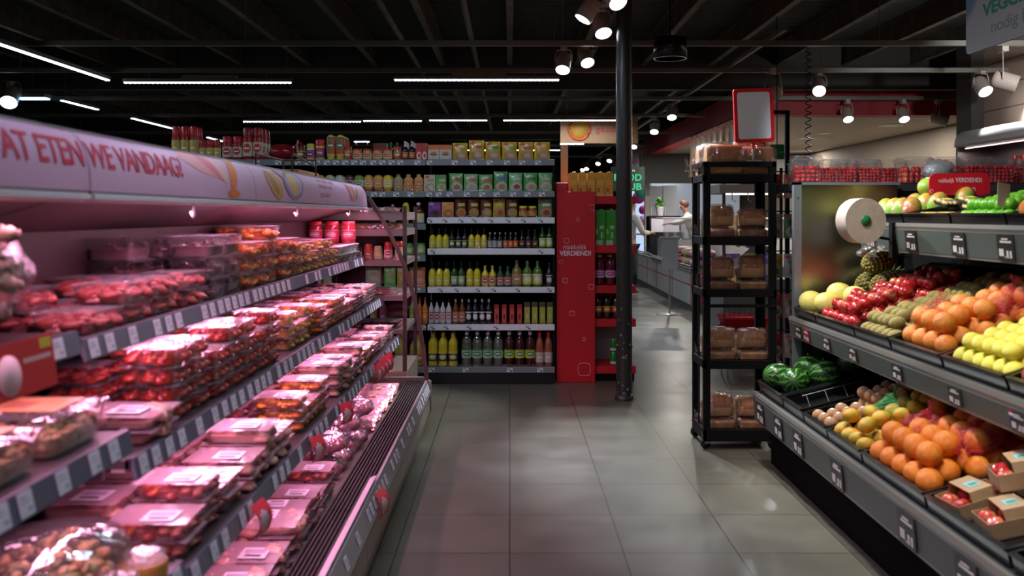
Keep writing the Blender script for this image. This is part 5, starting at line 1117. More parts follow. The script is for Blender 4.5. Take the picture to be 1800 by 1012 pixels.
# ---- crates
def crate(name, k, ya, yb, xa, xb, label, h=.05):
    n = math.hypot(1, DK[k][2]); th = math.atan(DK[k][2]); L = (xb - xa) * n; w = ya - yb - .012
    c = MB(); t = .006
    c.box(0, L, -w / 2, w / 2, 0, .005)
    for y in (-w / 2, w / 2 - t): c.box(0, L, y, y + t, .005, h)
    for x in (0, L - t): c.box(x, x + t, -w / 2 + t, w / 2 - t, .005, h)
    c.box(-.006, .012, -w / 2, w / 2, h - .002, h + .006).box(L - .012, L + .004, -w / 2, w / 2, h - .002, h + .006).box(0, L, -w / 2 - .004, -w / 2 + .01, h - .002, h + .006).box(0, L, w / 2 - .01, w / 2 + .004, h - .002, h + .006)
    o = c.build('produce_crate', BLACKG, None, (xa, (ya + yb) / 2, deckz(k, xa) + .001)); o.rotation_euler = (0, -th, 0)
    return tag(o, label, 'crate', 'black crates on the produce stand')
def P3(k, x, y, up): th = math.atan(DK[k][2]); return (x - math.sin(th) * up, y, deckz(k, x) + math.cos(th) * up)
# ---- fruit kinds
def sub(o, name, mb, mat): return mb.build(name, mat, o)
def f_round(name, mats, fn=None, r=1, part=None, sq=1.0, nu=18, nv=12):
    def make():
        o = MB().ball((0, 0, 0), (r, r, r * sq), nu, nv, 0, fn).build(name, mats)
        if part: p_ = MB(); p_.lathe(part[1], 8, 0); p_.build(part[0], part[2], o)
        return o
    return make
ORM = col((.85, .26, .02), .4, c2=(.80, .19, .012), scale=3, bump=.35, bscale=55)
ORM2 = col((.82, .30, .05), .42, c2=(.76, .2, .02), scale=3, bump=.3, bscale=50)
MAN = col((.78, .36, .02), .4, c2=(.46, .36, .03), scale=1.3, bump=.3, bscale=50)
LEM = col((.85, .72, .06), .42, c2=(.80, .74, .12), scale=2, bump=.25, bscale=50)
LIM = col((.12, .45, .02), .35, c2=(.2, .55, .04), scale=2); KIW = col((.40, .32, .09), .75, c2=(.46, .38, .13), scale=4, bump=.5, bscale=80)
KIW2 = col((.42, .2, .09), .75, c2=(.5, .28, .12), scale=4, bump=.4, bscale=80)
APL = col((.45, .012, .02), .22, c2=(.62, .12, .05), scale=1.6, coat=.4, thr=(.5, .75)); APL2 = col((.62, .06, .05), .25, c2=(.75, .35, .12), scale=1.5, coat=.3, thr=(.45, .7))
MEL = col((.74, .62, .1), .5, c2=(.66, .6, .2), scale=2, bump=.2, bscale=8); POM = col((.35, .03, .03), .35, c2=(.5, .1, .07), scale=2)
MGO = col((.2, .42, .05), .35, c2=(.55, .22, .05), scale=1.1, thr=(.45, .65)); MGO2 = col((.5, .13, .05), .35, c2=(.3, .35, .05), scale=1.2, thr=(.45, .65))
CAL = ('stem_scar', [(.08, .97), (.06, 1.02), (.01, 1.0)], col((.2, .25, .05), .6))
def ap(d): t = d.z; return 1 - .16 * max(0, t) ** 8 * 1.6 - .1 * max(0, -t) ** 10 + .03 * t
def lm(d): return 1 + .22 * abs(d.x) ** 10 + .0
def mg(d): return 1 + .12 * d.x + .1 * d.y * d.x
def mk_melon_stripes():
    m, N, L = _new('watermelon_rind'); b = N['Principled BSDF']; b.inputs['Roughness'].default_value = .28
    tc = N.new('ShaderNodeTexCoord'); mp = N.new('ShaderNodeMapping'); sp = N.new('ShaderNodeSeparateXYZ'); at = N.new('ShaderNodeMath'); at.operation = 'ARCTAN2'
    L.new(tc.outputs['Object'], sp.inputs[0]); L.new(sp.outputs['Y'], at.inputs[0]); L.new(sp.outputs['Z'], at.inputs[1])
    n = N.new('ShaderNodeTexNoise'); n.inputs['Scale'].default_value = 5; L.new(tc.outputs['Object'], n.inputs['Vector'])
    a1 = N.new('ShaderNodeMath'); a1.operation = 'MULTIPLY_ADD'; a1.inputs[1].default_value = 10; L.new(at.outputs[0], a1.inputs[0])
    n2 = N.new('ShaderNodeMath'); n2.operation = 'MULTIPLY'; n2.inputs[1].default_value = 7; L.new(n.outputs['Fac'], n2.inputs[0]); L.new(n2.outputs[0], a1.inputs[2])
    s = N.new('ShaderNodeMath'); s.operation = 'SINE'; L.new(a1.outputs[0], s.inputs[0])
    r = N.new('ShaderNodeValToRGB'); r.color_ramp.elements[0].position = .35; r.color_ramp.elements[1].position = .8; r.color_ramp.elements[0].color = (.012, .06, .01, 1); r.color_ramp.elements[1].color = (.13, .36, .06, 1)
    L.new(s.outputs[0], r.inputs[0]); L.new(r.outputs[0], b.inputs['Base Color']); return m
WML = mk_melon_stripes()
STEM = ('stem', [(.04, .78), (.03, 1.12), (.0, 1.13)], col((.12, .06, .02), .7))
STK = ('sticker', [(.3, .955), (.3, .962), (.0, 1.005)], col((.8, .78, .78), .4))
def scaled(name, mk, s):
    return mk
FR = {
 'orange': Kind(f_round('orange', ORM, None, 1, CAL), 'fruit'), 'orange2': Kind(f_round('orange', ORM2, None, 1, CAL), 'fruit'),
 'mandarin': Kind(f_round('mandarin', MAN, None, 1, CAL, .88), 'fruit'), 'lemon': Kind(f_round('lemon', LEM, lm, 1), 'fruit'), 'lime': Kind(f_round('lime', LIM, lm, 1), 'fruit'),
 'kiwi': Kind(f_round('kiwi', KIW, None, 1), 'fruit'), 'kiwi2': Kind(f_round('kiwi', KIW2, None, 1, STK), 'fruit'),
 'apple': Kind(f_round('apple', APL, ap, 1, STEM, .92), 'fruit'), 'apple2': Kind(f_round('apple', APL2, ap, 1, STEM, .92), 'fruit'),
 'melon': Kind(f_round('yellow_melon', MEL, None, 1, CAL, .9, 24, 16), 'fruit'), 'pom': Kind(f_round('pomegranate', POM, None, 1, ('crown', [(.14, .93), (.2, 1.15), (.1, 1.02)], POM)), 'fruit'),
 'mango': Kind(f_round('mango', MGO, mg, 1, ('sticker', [(.28, .9), (.28, .965), (0, 1.005)], col((.75, .72, .75), .4)), 1, 20, 12), 'fruit'), 'mango2': Kind(f_round('mango', MGO2, mg, 1, ('sticker', [(.28, .9), (.28, .965), (0, 1.005)], col((.75, .72, .75), .4)), 1, 20, 12), 'fruit'),
 'water': Kind(f_round('watermelon', WML, None, 1, ('stem_scar', [(.05, .97), (.04, 1.03), (0, 1.03)], col((.2, .25, .1), .6)), .9, 28, 18), 'fruit'),
}
def pile(k, kd, name, place, ya, yb, xa, xb, r, sq=(1, 1, 1), layers=1, drop=0.0, rot=True, jit=.06, up=.008, layer_in=1, kinds=None, g=None):
    th = math.atan(DK[k][2]); cth = math.cos(th); dy = 2 * r * sq[1] * 1.04; dx = 2 * r * sq[0] * 1.04 * (.9 if layers > 1 or sq[0] == 1 else 1)
    for l in range(layers):
        nr = int((xb - xa) / cth / dx) - l * layer_in; zr = 0
        for i in range(nr):
            n = int((ya - yb) / dy) - l * layer_in - (i % 2)
            ox = xa + .012 + (r * sq[0] + (i + l * .5 * layer_in) * dx) * cth; off = ((ya - yb) - n * dy) / 2
            for j in range(n):
                if l and random.random() < drop: continue
                y = ya - off - dy * (j + .5); q = r * random.uniform(1 - jit, 1)
                kk = random.choice(kinds) if kinds else kd
                lift = up + r * sq[2] + l * r * 1.62 + random.uniform(0, .004)
                p_ = P3(k, ox + random.uniform(-.03, .03) * r, y, lift)
                ro = (random.uniform(-.5, .5), -th + random.uniform(-.6, .6), random.uniform(-3, 3)) if rot is True else (random.uniform(-.12, .12), -th + random.uniform(-.1, .1), rot + random.uniform(-.12, .12))
                FR[kk].put(p_, f'{name}, {place}, ' + (('lower layer, ', 'upper layer, ', 'topmost layer, ')[l] if layers > 1 else '') + f'row {ORD[i]} from aisle, {ORD[j]} from rear', g or f'{name}s, {place}', ro, (q * sq[0], q * sq[1], q * sq[2]))
LOW, MID, UPP = 'lower tier', 'middle tier', 'upper tier'
# lower tier, from the bread rack towards the viewer
crate('c', 'low', 5.33, 4.87, 1.502, 2.4, 'black crate holding the watermelons, lower tier end', .06)
for i, (x, y, up, ds) in enumerate(((1.60, 5.22, 0, 'striped green watermelon at the corner of the lower tier, leftmost'), (1.63, 5.02, 0, 'striped green watermelon in front of the others on the lower tier'), (1.78, 5.21, 0, 'striped green watermelon highest at the back of the lower tier'), (1.80, 5.01, 0, 'striped green watermelon at the right of the four on the lower tier'), (2.0, 5.12, 0, 'striped green watermelon hidden deep in the crate on the lower tier'))):
    r = .084; FR['water'].put(P3('low', x, y, r * .92 + .008), ds, None, (0, R(10), R(20 + 50 * i)), (r * 1.12, r, r))
crate('c', 'low', 4.86, 4.53, 1.502, 2.4, 'empty black crate with wire frame beside the watermelons', .06)
w = MB()
for i in range(6): w.tube([P3('low', 1.56 + i * .1, 4.57, .02), P3('low', 1.62 + i * .1, 4.82, .05)], .0025, 5)
w.tube([P3('low', 1.54, 4.57, .02), P3('low', 2.1, 4.57, .02)], .003, 5); w.tube([P3('low', 1.6, 4.82, .05), P3('low', 2.16, 4.82, .05)], .003, 5)
o = w.build('wire_divider', STEEL); tag(o, 'bent wire divider lying in the empty crate', 'wire divider')
crate('c', 'low', 4.52, 4.19, 1.502, 2.4, 'black crate of brown kiwis, lower tier', .05)
pile('low', 'kiwi2', 'pinkish brown stickered kiwi', LOW, 4.505, 4.20, 1.51, 2.25, .032, (1, 1.3, 1), 1, rot=0)
pile('low', 'kiwi2', 'pinkish brown stickered kiwi on top', LOW, 4.505, 4.20, 1.75, 2.2, .032, (1, 1.3, 1), 1, rot=0, up=.062)
crate('c', 'low', 4.18, 3.78, 1.502, 2.4, 'black crate of greenish mandarins, lower tier', .05)
pile('low', 'mandarin', 'green and orange mandarin', LOW, 4.165, 3.79, 1.50, 2.25, .043, (1, 1, .9), 2, .12)
crate('c', 'low', 3.77, 3.20, 1.502, 2.4, 'black crate of large oranges, lower tier', .05)
pile('low', 'orange', 'large orange', LOW, 3.755, 3.21, 1.50, 2.3, .05, (1, 1, 1), 2, .12)
crate('c', 'low', 3.19, 2.66, 1.502, 2.4, 'black crate of boxed apples, lower tier', .05)
crate('c', 'low', 2.65, 1.95, 1.502, 2.4, 'black crate of loose apples nearest the viewer, lower tier', .05)
pile('low', 'apple2', 'red-yellow apple', LOW, 2.63, 2.0, 1.51, 2.2, .039, (1, 1, 1), 2, .1, kinds=['apple', 'apple2'])
CARD = col((.46, .30, .16), .75, c2=(.40, .25, .13), scale=10)
def applebox():
    m = MB(); L, w, h = .2, .135, .055
    for x in (-L / 2, L / 2 - .002): m.box(x, x + .002, -w / 2, w / 2, 0, h)
    for y in (-w / 2, w / 2 - .002): m.box(-L / 2, L / 2, y, y + .002, 0, h)
    m.box(-L / 2, L / 2, -w / 2, w / 2, 0, .003)
    o = m.build('cardboard_punnet', CARD)
    s = MB(); s.loft([[(-.045, -w / 2, h - .01), (.045, -w / 2, h - .01)], [(-.045, -w / 2 + .008, .088), (.045, -w / 2 + .008, .088)], [(-.04, w / 2 - .008, .088), (.04, w / 2 - .008, .088)], [(-.045, w / 2, h - .01), (.045, w / 2, h - .01)]], 0, False, (False, False), closed=False)
    so = s.build('carry_strap', CARD, o)
    MB().box(-.02, .025, -.03, .015, .0885, .0892, 0).box(-.01, .02, -.02, .0, .0892, .0896, 1).build('print', [col((.3, .5, .6), .5), col((.05, .35, .12), .5)], so)
    return o
AB = Kind(applebox, 'punnet')
for i, (x, y, up, rz, ds) in enumerate(((1.62, 3.09, .008, 8, 'cardboard punnet of apples at the front edge, left'), (1.64, 2.88, .008, -6, 'cardboard punnet of apples at the front edge, second'), (1.88, 3.08, .008, 4, 'cardboard punnet of apples in the second row, left'), (1.90, 2.87, .008, -3, 'cardboard punnet of apples in the second row, second'), (2.14, 3.05, .008, 6, 'cardboard punnet of apples in the back row'), (1.76, 2.98, .1, -14, 'cardboard punnet of apples stacked on the others'))):
    th = math.atan(DK['low'][2]); AB.put(P3('low', x, y, up), ds, None, (0, -th, R(rz)))
    for j, (ax, ay) in enumerate(((-.066, -.03), (-.066, .032), (0, -.031), (0, .031), (.066, -.03), (.066, .032))):
        c, s = math.cos(R(rz)), math.sin(R(rz)); 
        FR[('apple2', 'apple')[(i + j) % 3 == 0]].put(P3('low', x + (ax * c - ay * s) * .97, y + ax * s + ay * c, up + .004 + .03), f'small red apple in {("the left front", "the second front", "the left second-row", "the right second-row", "the back", "the topmost")[i]} punnet, {ORD[j]} of six', 'apples in the cardboard punnets', (random.uniform(-.6, .6), random.uniform(-.6, .6), 0), .0305)
# middle tier
crate('c', 'mid', 5.32, 4.98, 1.718, 2.55, 'black crate of yellow melons and pineapples, middle tier')
for x, y, r, ds in ((1.79, 5.2, .07, 'yellow melon at the left end of the middle tier'), (1.82, 5.03, .068, 'yellow melon at the front between two others'), (1.93, 5.13, .074, 'yellow melon at the back of the melon crate'), (1.96, 4.985, .064, 'paler netted melon beside the apples')):
    FR['melon'].put(P3('mid', x, y, r * .9 + .008), ds, None, (R(60), R(20), 0), (r * 1.1, r, r))
def pine(seed):
    def make():
        m = MB(); m.ball((0, 0, 0), (.105, .06, .06), 18, 12, 1)
        n = 13
        for i in range(n):
            t = math.pi * (i + .5) / n; rr_ = math.sin(t) * .06; x = -math.cos(t) * .105; k = max(4, int(rr_ * 2 * math.pi / .022))
            for j in range(k):
                a = 2 * math.pi * (j + (i % 2) * .5) / k; m.ball((x, rr_ * math.cos(a), rr_ * math.sin(a)), (.009, .010, .010), 6, 4, (i + j) % 3 == 0 and 2 or 0)
        o = m.build('pineapple', [col((.34, .27, .05), .5, c2=(.2, .2, .04), scale=12), col((.10, .08, .02), .6), col((.2, .22, .05), .5)])
        c = MB(); rnd = random.Random(seed)
        for i in range(26):
            a = rnd.random() * 6.28; s = rnd.uniform(.2, 1); L_ = .1 * (1.3 - s * .5)
            p0 = Vector((.09, .012 * math.cos(a) * s, .012 * math.sin(a) * s)); p1 = p0 + Vector((L_ * .6, .02 * s * math.cos(a), .02 * s * math.sin(a))); p2 = p0 + Vector((L_, .055 * s * math.cos(a), .055 * s * math.sin(a)))
            q = Vector((0, -math.sin(a), math.cos(a))) * .007
            c.add([p0 - q, p0 + q, p1 + q, p1 - q, p2], [(0, 1, 2, 3), (3, 2, 4)], 0)
        c.build('leaf_crown', col((.05, .12, .03), .5), o); return o
    return make
PK = Kind(pine(1), 'fruit')
for x, y, up, rz, ds in ((2.16, 5.235, .07, 3, 'pineapple lying behind the melons, left one'), (2.18, 5.07, .07, 3, 'pineapple lying behind the melons, right one'), (2.2, 5.15, .19, 8, 'pineapple lying on top of two others')): PK.put(P3('mid', x, y, up), ds, None, (0, R(-18), R(rz)))
crate('c', 'mid', 4.97, 4.42, 1.718, 2.55, 'black crate of dark red apples, middle tier')
pile('mid', 'apple', 'dark red apple', MID, 4.955, 4.44, 1.72, 2.42, .0365, (1, 1, 1), 2, .1, jit=.03, kinds=['apple', 'apple', 'apple', 'apple2'])
crate('c', 'mid', 4.41, 4.0, 1.718, 2.55, 'black crate of green-brown kiwis, middle tier')
pile('mid', 'kiwi', 'green-brown kiwi', MID, 4.395, 4.02, 1.72, 2.45, .03, (1.35, 1, .95), 2, .1, rot=0)
crate('c', 'mid', 3.99, 3.52, 1.718, 2.55, 'black crate of netted oranges, middle tier')
pile('mid', 'orange2', 'light orange', MID, 3.975, 3.53, 1.73, 2.45, .047, (1, 1, 1), 2, .12, jit=.1)
crate('c', 'mid', 3.51, 3.06, 1.718, 2.55, 'black crate of lemons, middle tier')
pile('mid', 'lemon', 'bright yellow lemon', MID, 3.495, 3.07, 1.73, 2.4, .0335, (1.1, 1, 1), 2, .08, rot=.2)
crate('c', 'mid', 3.05, 2.4, 1.718, 2.55, 'black crate of pomegranates at the picture edge, middle tier')
pile('mid', 'pom', 'dark red pomegranate', MID, 3.035, 2.45, 1.72, 2.4, .044, (1, 1, .95), 1)
pile('mid', 'orange2', 'orange above the pomegranates', MID, 3.0, 2.5, 2.1, 2.5, .047, (1, 1, 1), 1, up=.1)
# upper tier
crate('c', 'up', 5.08, 4.62, 2.045, 2.43, 'black crate of mangoes, upper tier')
i = 0
for x, y, up, kd in ((2.12, 5.0, 0, 'mango'), (2.12, 4.89, 0, 'mango'), (2.12, 4.79, 0, 'mango'), (2.13, 4.69, 0, 'mango2'), (2.27, 4.97, 0, 'mango2'), (2.27, 4.84, 0, 'mango'), (2.27, 4.7, 0, 'mango'), (2.42, 4.93, 0, 'mango2'), (2.43, 4.74, 0, 'mango')):
    FR[kd].put(P3('up', x, y, .056 + up), f'{("green", "reddish")[kd == "mango2"]} mango on the upper tier, {("front", "second", "back")[(x > 2.2) + (x > 2.35)]} row, {ORD[i]} counted from front left', 'mangoes on the upper tier', (0, R(-70), R(random.uniform(-30, 30))), (.068, .05, .05)); i += 1
FR['mango'].put(P3('up', 2.33, 4.88, .15), 'large shiny green mango lying highest below the red slogan sign', None, (0, 0, R(20)), (.085, .058, .055))
def ban():
    m = MB(); m.loft([rr(.19, .1, .02, 0), rr(.21, .115, .02, .02), rr(.21, .115, .02, .024)], 0, True, (True, True))
    for s in (-1, 1):
        for y in (-.03, 0, .03): m.ball((s * .05, y, .03), (.055, .016, .018), 12, 8, 1)
    o = m.build('fruit_pack', [col((.02, .02, .02), .3), col((.66, .52, .2), .45, c2=(.5, .3, .06), scale=10)])
    MB().grid(lambda u, v: ((u - .5) * .2, (v - .5) * .11, .042 + .01 * math.sin(u * 3.14) + .004 * noise.noise(Vector((u * 6, v * 6, 1)))), 10, 8).build('film_wrap', film((1, 1, 1), .1, .2, .1, .8), o); MB().box(-.05, .02, -.03, .03, .054, .055).build('label', col((.68, .48, .06), .5), o); return o
K = Kind(ban, 'fruit pack')
crate('c', 'up', 4.61, 4.12, 2.045, 2.43, 'black crate of wrapped yellow fruit packs, upper tier')
for i, (x, y, up) in enumerate(((2.14, 4.53, 0), (2.14, 4.39, 0), (2.14, 4.25, 0), (2.36, 4.53, 0), (2.36, 4.39, 0), (2.36, 4.25, 0), (2.2, 4.46, .06), (2.24, 4.31, .06))): K.put(P3('up', x, y, .008 + up), f'wrapped yellow and black fruit pack, upper tier, {("front row " + ("left", "middle", "right")[i % 3]) if i < 3 else ("back row " + ("left", "middle", "right")[i % 3] if i < 6 else "stacked on top, " + ("left", "right")[i - 6])}', 'wrapped fruit packs on the upper tier', (0, R(-10), R(90 + random.uniform(-8, 8))), .62 if 0 else .66)
crate('c', 'up', 4.11, 3.66, 2.045, 2.43, 'black crate of limes, upper tier')
pile('up', 'lime', 'bright green lime', UPP, 4.095, 3.68, 2.05, 2.41, .028, (1.08, 1, 1), 2, .1)
crate('c', 'up', 3.65, 3.1, 2.045, 2.43, 'black crate of grapefruit at the picture edge, upper tier')
pile('up', 'orange2', 'pinkish orange', UPP, 3.64, 3.12, 2.05, 2.41, .048, (1, 1, 1), 1)
# cardboard tag over the limes
o = MB().bbox(-.03, .03, -.0015, .0015, -.05, .05, .001).build('hanging_tag', col((.42, .33, .24), .7), None, P3('up', 2.1, 3.74, .125)); o.rotation_euler = (R(-8), R(8), R(10)); MB().tube([(0, 0, -.05), (0, .02, -.11)], .003, 5).build('tag_stick', col((.42, .33, .24), .7), o); tag(o, 'tan cardboard tag sticking up among the limes', 'tag')
# red nets over the oranges
def netmat(c):
    m, N, L = _new('fruit_net'); b = N['Principled BSDF']; out = N['Material Output']; b.inputs['Base Color'].default_value = (*c, 1); b.inputs['Roughness'].default_value = .5
    tc = N.new('ShaderNodeTexCoord'); w1 = N.new('ShaderNodeTexWave'); w2 = N.new('ShaderNodeTexWave'); w1.inputs['Scale'].default_value = w2.inputs['Scale'].default_value = 42
    w2.bands_direction = 'Y'; L.new(tc.outputs['Object'], w1.inputs[0]); L.new(tc.outputs['Object'], w2.inputs[0])
    mx = N.new('ShaderNodeMath'); mx.operation = 'MAXIMUM'; L.new(w1.outputs['Fac'], mx.inputs[0]); L.new(w2.outputs['Fac'], mx.inputs[1])
    g = N.new('ShaderNodeMath'); g.operation = 'GREATER_THAN'; g.inputs[1].default_value = .95; L.new(mx.outputs[0], g.inputs[0])
    t = N.new('ShaderNodeBsdfTransparent'); ms = N.new('ShaderNodeMixShader'); L.new(g.outputs[0], ms.inputs[0]); L.new(t.outputs[0], ms.inputs[1]); L.new(b.outputs[0], ms.inputs[2]); L.new(ms.outputs[0], out.inputs[0]); return m
NR, NGr = netmat((.6, .02, .05)), netmat((.05, .4, .12))
def net(k, x, y, up, w, l, mat, ds, seed):
    m = MB(); th = math.atan(DK[k][2]); r = .05
    def f(u, v):
        a, b = (u - .5) * l, (v - .5) * w; e = max(abs(u - .5), abs(v - .5)) * 2
        z = up + .012 * math.sin(a / r * 3.1 + seed) * math.sin(b / r * 3.1) + .008 * noise.noise(Vector((a * 30, b * 30, seed))) - .07 * e ** 4
        return (a, b, z)
    m.grid(f, 24, 18); m.lathe([(.03, 0), (.012, .02), (.008, .035), (.03, .06)], 10, 0, Matrix.Translation((0, 0, up)) @ Matrix.Rotation(R(50), 4, 'Y'), cap=(False, False))
    o = m.build('fruit_net', mat, None, P3(k, x, y, 0)); o.rotation_euler = (0, -th, 0); return tag(o, ds, 'net')
net('low', 1.74, 3.62, .185, .22, .22, NR, 'red net over the large oranges, left one', 1); net('low', 1.98, 3.5, .185, .22, .24, NR, 'red net over the large oranges, behind the other', 4); net('low', 1.80, 3.36, .185, .2, .22, NR, 'red net over the large oranges, right one', 6)
net('low', 1.76, 4.0, .17, .14, .22, NGr, 'green net over the mandarins', 2)
net('mid', 1.9, 3.85, .17, .2, .2, NR, 'red net over the light oranges, left one', 3); net('mid', 2.12, 3.68, .17, .24, .24, NR, 'red net over the light oranges, middle one', 5)
# bag roll on its arm
root = empty('bag_roll', (atx(1518, 4.55), 4.55, atz(388, 4.55))); M_ = Matrix.Rotation(R(12), 4, 'Z') @ Matrix.Rotation(R(90), 4, 'X')
MB().lathe([(.116, -.07), (.116, .02)], 40, 0, M_).build('roll', col((.66, .58, .5), .45, c2=(.6, .5, .42), scale=18), root)
MB().lathe([(.001, -.075), (.028, -.075), (.03, .0), (.028, .024), (.001, .026)], 24, 0, M_).build('hub', col((.02, .22, .07), .4), root)
a = MB(); ax = M_ @ Vector((0, 0, -.09)); a.tube([tuple(M_ @ Vector((0, 0, -.07))), tuple(ax), (ax.x + .1, ax.y + .03, ax.z - .08), (.2, .12, -.1)], .008, 8); a.box(.18, .215, .08, .12, -.19, -.01); a.build('arm', BLACK, root)
b = MB(); b.grid(lambda u, v: ((u - .5) * .1 + .02 * math.sin(v * 6), -.08 + .02 * math.sin(u * 9 + v * 4), -.11 - v * .07), 8, 8); b.build('loose_bag_end', film((1, 1, 1), .15, .25, .12, 1), root)
tag(root, 'white roll of produce bags with green hub before the polished panel', 'bag roll')
# red slogan sign
root = empty('slogan_sign', (atx(1680, 4.75) + .02, 4.75, 1.60)); m = MB(); w, h = .325, .125
o_ = [(-w / 2, 0), (w / 2, 0), (w / 2, h * .7)] + [(w / 2 - .035 + .035 * math.cos(R(a)), h * .7 + .035 * math.sin(R(a))) for a in (30, 60, 90)] + [(-w / 2 + .035 + .035 * math.cos(R(a)), h * .7 + .035 * math.sin(R(a)) - .006) for a in (90, 120, 150)] + [(-w / 2, h * .65)]
m.loft([[(x, -.003, z) for x, z in o_], [(x, .003, z) for x, z in o_]], 0, False); m.build('board', col((.62, .015, .03), .4), root)
s1 = lambda x0, z0: (lambda x, y, z: (x0 + x, -.0035 - z, z0 + y))
text_obj('makkelijk', .034, PINK, 'lettering', root, 0, .0004, 'LEFT', .085, s1(-.115, .068)); text_obj('VERDIEND!', .034, col((.75, .5, .55), .5), 'lettering', root, .001, .0004, 'LEFT', .14, s1(-.022, .07))
g = MB()
for x, z in ((-.15, .02), (.075, .03)): g.tube([(x + .008 * math.cos(R(a)), -.0036, z + .011 * math.sin(R(a))) for a in range(0, 361, 30)], .0016, 5)
g.build('outline_shapes', PINK, root); MB().box(-.1, .1, -.01, .01, -.02, .0).build('foot', BLACK, root)
tag(root, 'red rounded slogan sign standing above the mangoes and fruit packs', 'sign')
# ================================================================== BERRY UNIT BEHIND THE STAND
root = empty('berry_shelf', (2.75, 5.82, 0)); MB().bbox(-1.0, 1.0, -.42, .12, 1.64, 1.69, .003).build('top', BLACK, root); MB().box(-.86, .98, -.4, .1, 0, 1.64).build('body', col((.02, .02, .022), .6), root)
MB().box(-1.0, 1.0, -.425, -.42, 1.64, 1.685).build('edge', DARKG, root); tag(root, 'black shelf unit carrying the clear berry boxes behind the produce stand', 'shelving')
def berry(name, cs, r, n, seed, w=.165, d=.12, h=.145, fillh=.7, style='round'):
    def make():
        rnd = random.Random(seed)
        t = MB(); t.loft([rr(w * .86, d * .86, .02, 0), rr(w * .97, d * .97, .022, h * .82), rr(w * 1.03, d * 1.03, .022, h * .83), rr(w * 1.03, d * 1.03, .022, h * .86), rr(w * .9, d * .9, .022, h * .9), rr(w * .86, d * .86, .02, h)], 0, True)
        o = t.build(name, film((1, 1, 1), .03, .07, .08, .3, 20))
        b = MB(); k = int(w * .78 / (2 * r)); kd = max(1, int(d * .76 / (2 * r))); kl = max(1, int(h * fillh / (1.8 * r)))
        for l in range(kl):
            for i in range(k):
                for j in range(kd):
                    if l == kl - 1 and rnd.random() < .3: continue
                    x = (i - (k - 1) / 2) * 2 * r * 1.02 + rnd.uniform(-.2, .2) * r; y = (j - (kd - 1) / 2) * 2 * r * 1.02 + rnd.uniform(-.2, .2) * r
                    b.ball((x, y, r * 1.1 + l * 1.8 * r), (r, r, r * (1.5 if style == 'long' else 1)), 8, 6, rnd.randrange(len(cs)))
        bo = b.build('berries', cs, o); bo['kind'] = 'stuff'
        return o
    return make
RB = [col((.6, .01, .015), .2, coat=.4), col((.7, .03, .02), .2, coat=.4), col((.45, .006, .012), .25)]
SB = [col((.62, .03, .02), .3), col((.7, .12, .04), .3), col((.55, .02, .02), .3)]
KA, KB, KC = Kind(berry('tomato_box', RB, .0125, 0, 1), 'berry box'), Kind(berry('berry_box', RB, .0105, 0, 2), 'berry box'), Kind(berry('strawberry_box', SB, .015, 0, 3, w=.2, fillh=.62, style='long'), 'berry box')
for i, (px, y, kd, ds) in enumerate(((1418, 5.5, KA, 'clear box of bright red cherry tomatoes at the left corner of the berry shelf'), (1452, 5.5, KB, 'clear box of dark red berries, second from the left corner'), (1484, 5.5, KB, 'clear box of dark red berries, third from the left corner'), (1525, 5.5, KB, 'clear box of dark red berries, last before the gap'),
        (1607, 5.55, KC, 'clear box of strawberries left of the red slogan sign'), (1660, 5.55, KB, 'clear berry box above the left half of the slogan sign'), (1712, 5.55, KB, 'clear box of dark berries above the right half of the slogan sign'), (1755, 5.55, KB, 'clear box of dark berries right of the slogan sign'))):
    kd.put((atx(px, y), y, 1.692), ds, 'berry boxes on top of the berry shelf', (0, 0, R(random.uniform(-4, 4))), {0: 1.15}.get(i, .98 if i < 4 else 1.12))
for i in range(10):
    (KA, KB)[i % 2].put((1.9 + .19 * i, 5.76, 1.692), f'clear berry box in the back row of the berry shelf, {ORD[i]} from left', 'berry boxes in the back row', (0, 0, 0), 1.1)
o = MB(); o.ball((0, 0, .07), (.1, .08, .07), 22, 16, 0, lambda d: 1 + .25 * noise.noise(d * 4)); q = o.build('foil_bag', film((1, 1, 1), .25, .35, .15, 1, 25), None, (atx(1650, 5.42), 5.42, 1.692)); MB().ball((0, 0, .06), (.08, .06, .05), 12, 8, 0, lambda d: 1 + .3 * noise.noise(d * 3)).build('contents', col((.4, .42, .3), .5), q); tag(q, 'crumpled clear bag standing between the berry boxes', 'bag')
# ================================================================== SERVICE AREA AND FAR BACKGROUND
# recessed lamps in the low ceiling
for i, (px, y, w) in enumerate(((1566, 14.2, .34), (1450, 15.6, .16), (1420, 16.6, .3), (1400, 20.0, .5), (1188, 18.5, .16), (1170, 24, .3), (1290, 22, .3), (1340, 26, .4))):
    x = atx(px, y); o = MB().lathe([(w / 2, 0), (w / 2, -.006), (.01, -.006)], 20, 0).build('recessed_lamp', glow((1, .93, .85), 7), None, (x, y, 2.918)); 
    MB().lathe([(w / 2 + .03, .001), (w / 2 + .03, -.008), (w / 2, -.008)], 20, 0).build('ring', WHITE, o)
    a = area('recessed_light', (0, 0, -.02), w, w, 75, (1, .92, .82)); a.parent = o
    tag(o, ('bright oval lamp in the low ceiling beside the right red-band spotlight', 'small round lamp in the low ceiling, nearest the coiled cord', 'flat lamp in the low ceiling just behind the coiled cord', 'long flat lamp low over the berry boxes', 'small ceiling lamp above the green letters', 'faint lamp deep in the service ceiling by the far wall', 'lamp in the service ceiling behind the bread rack', 'farthest lamp of the service ceiling')[i], 'lamp', 'lamps in the low ceiling')
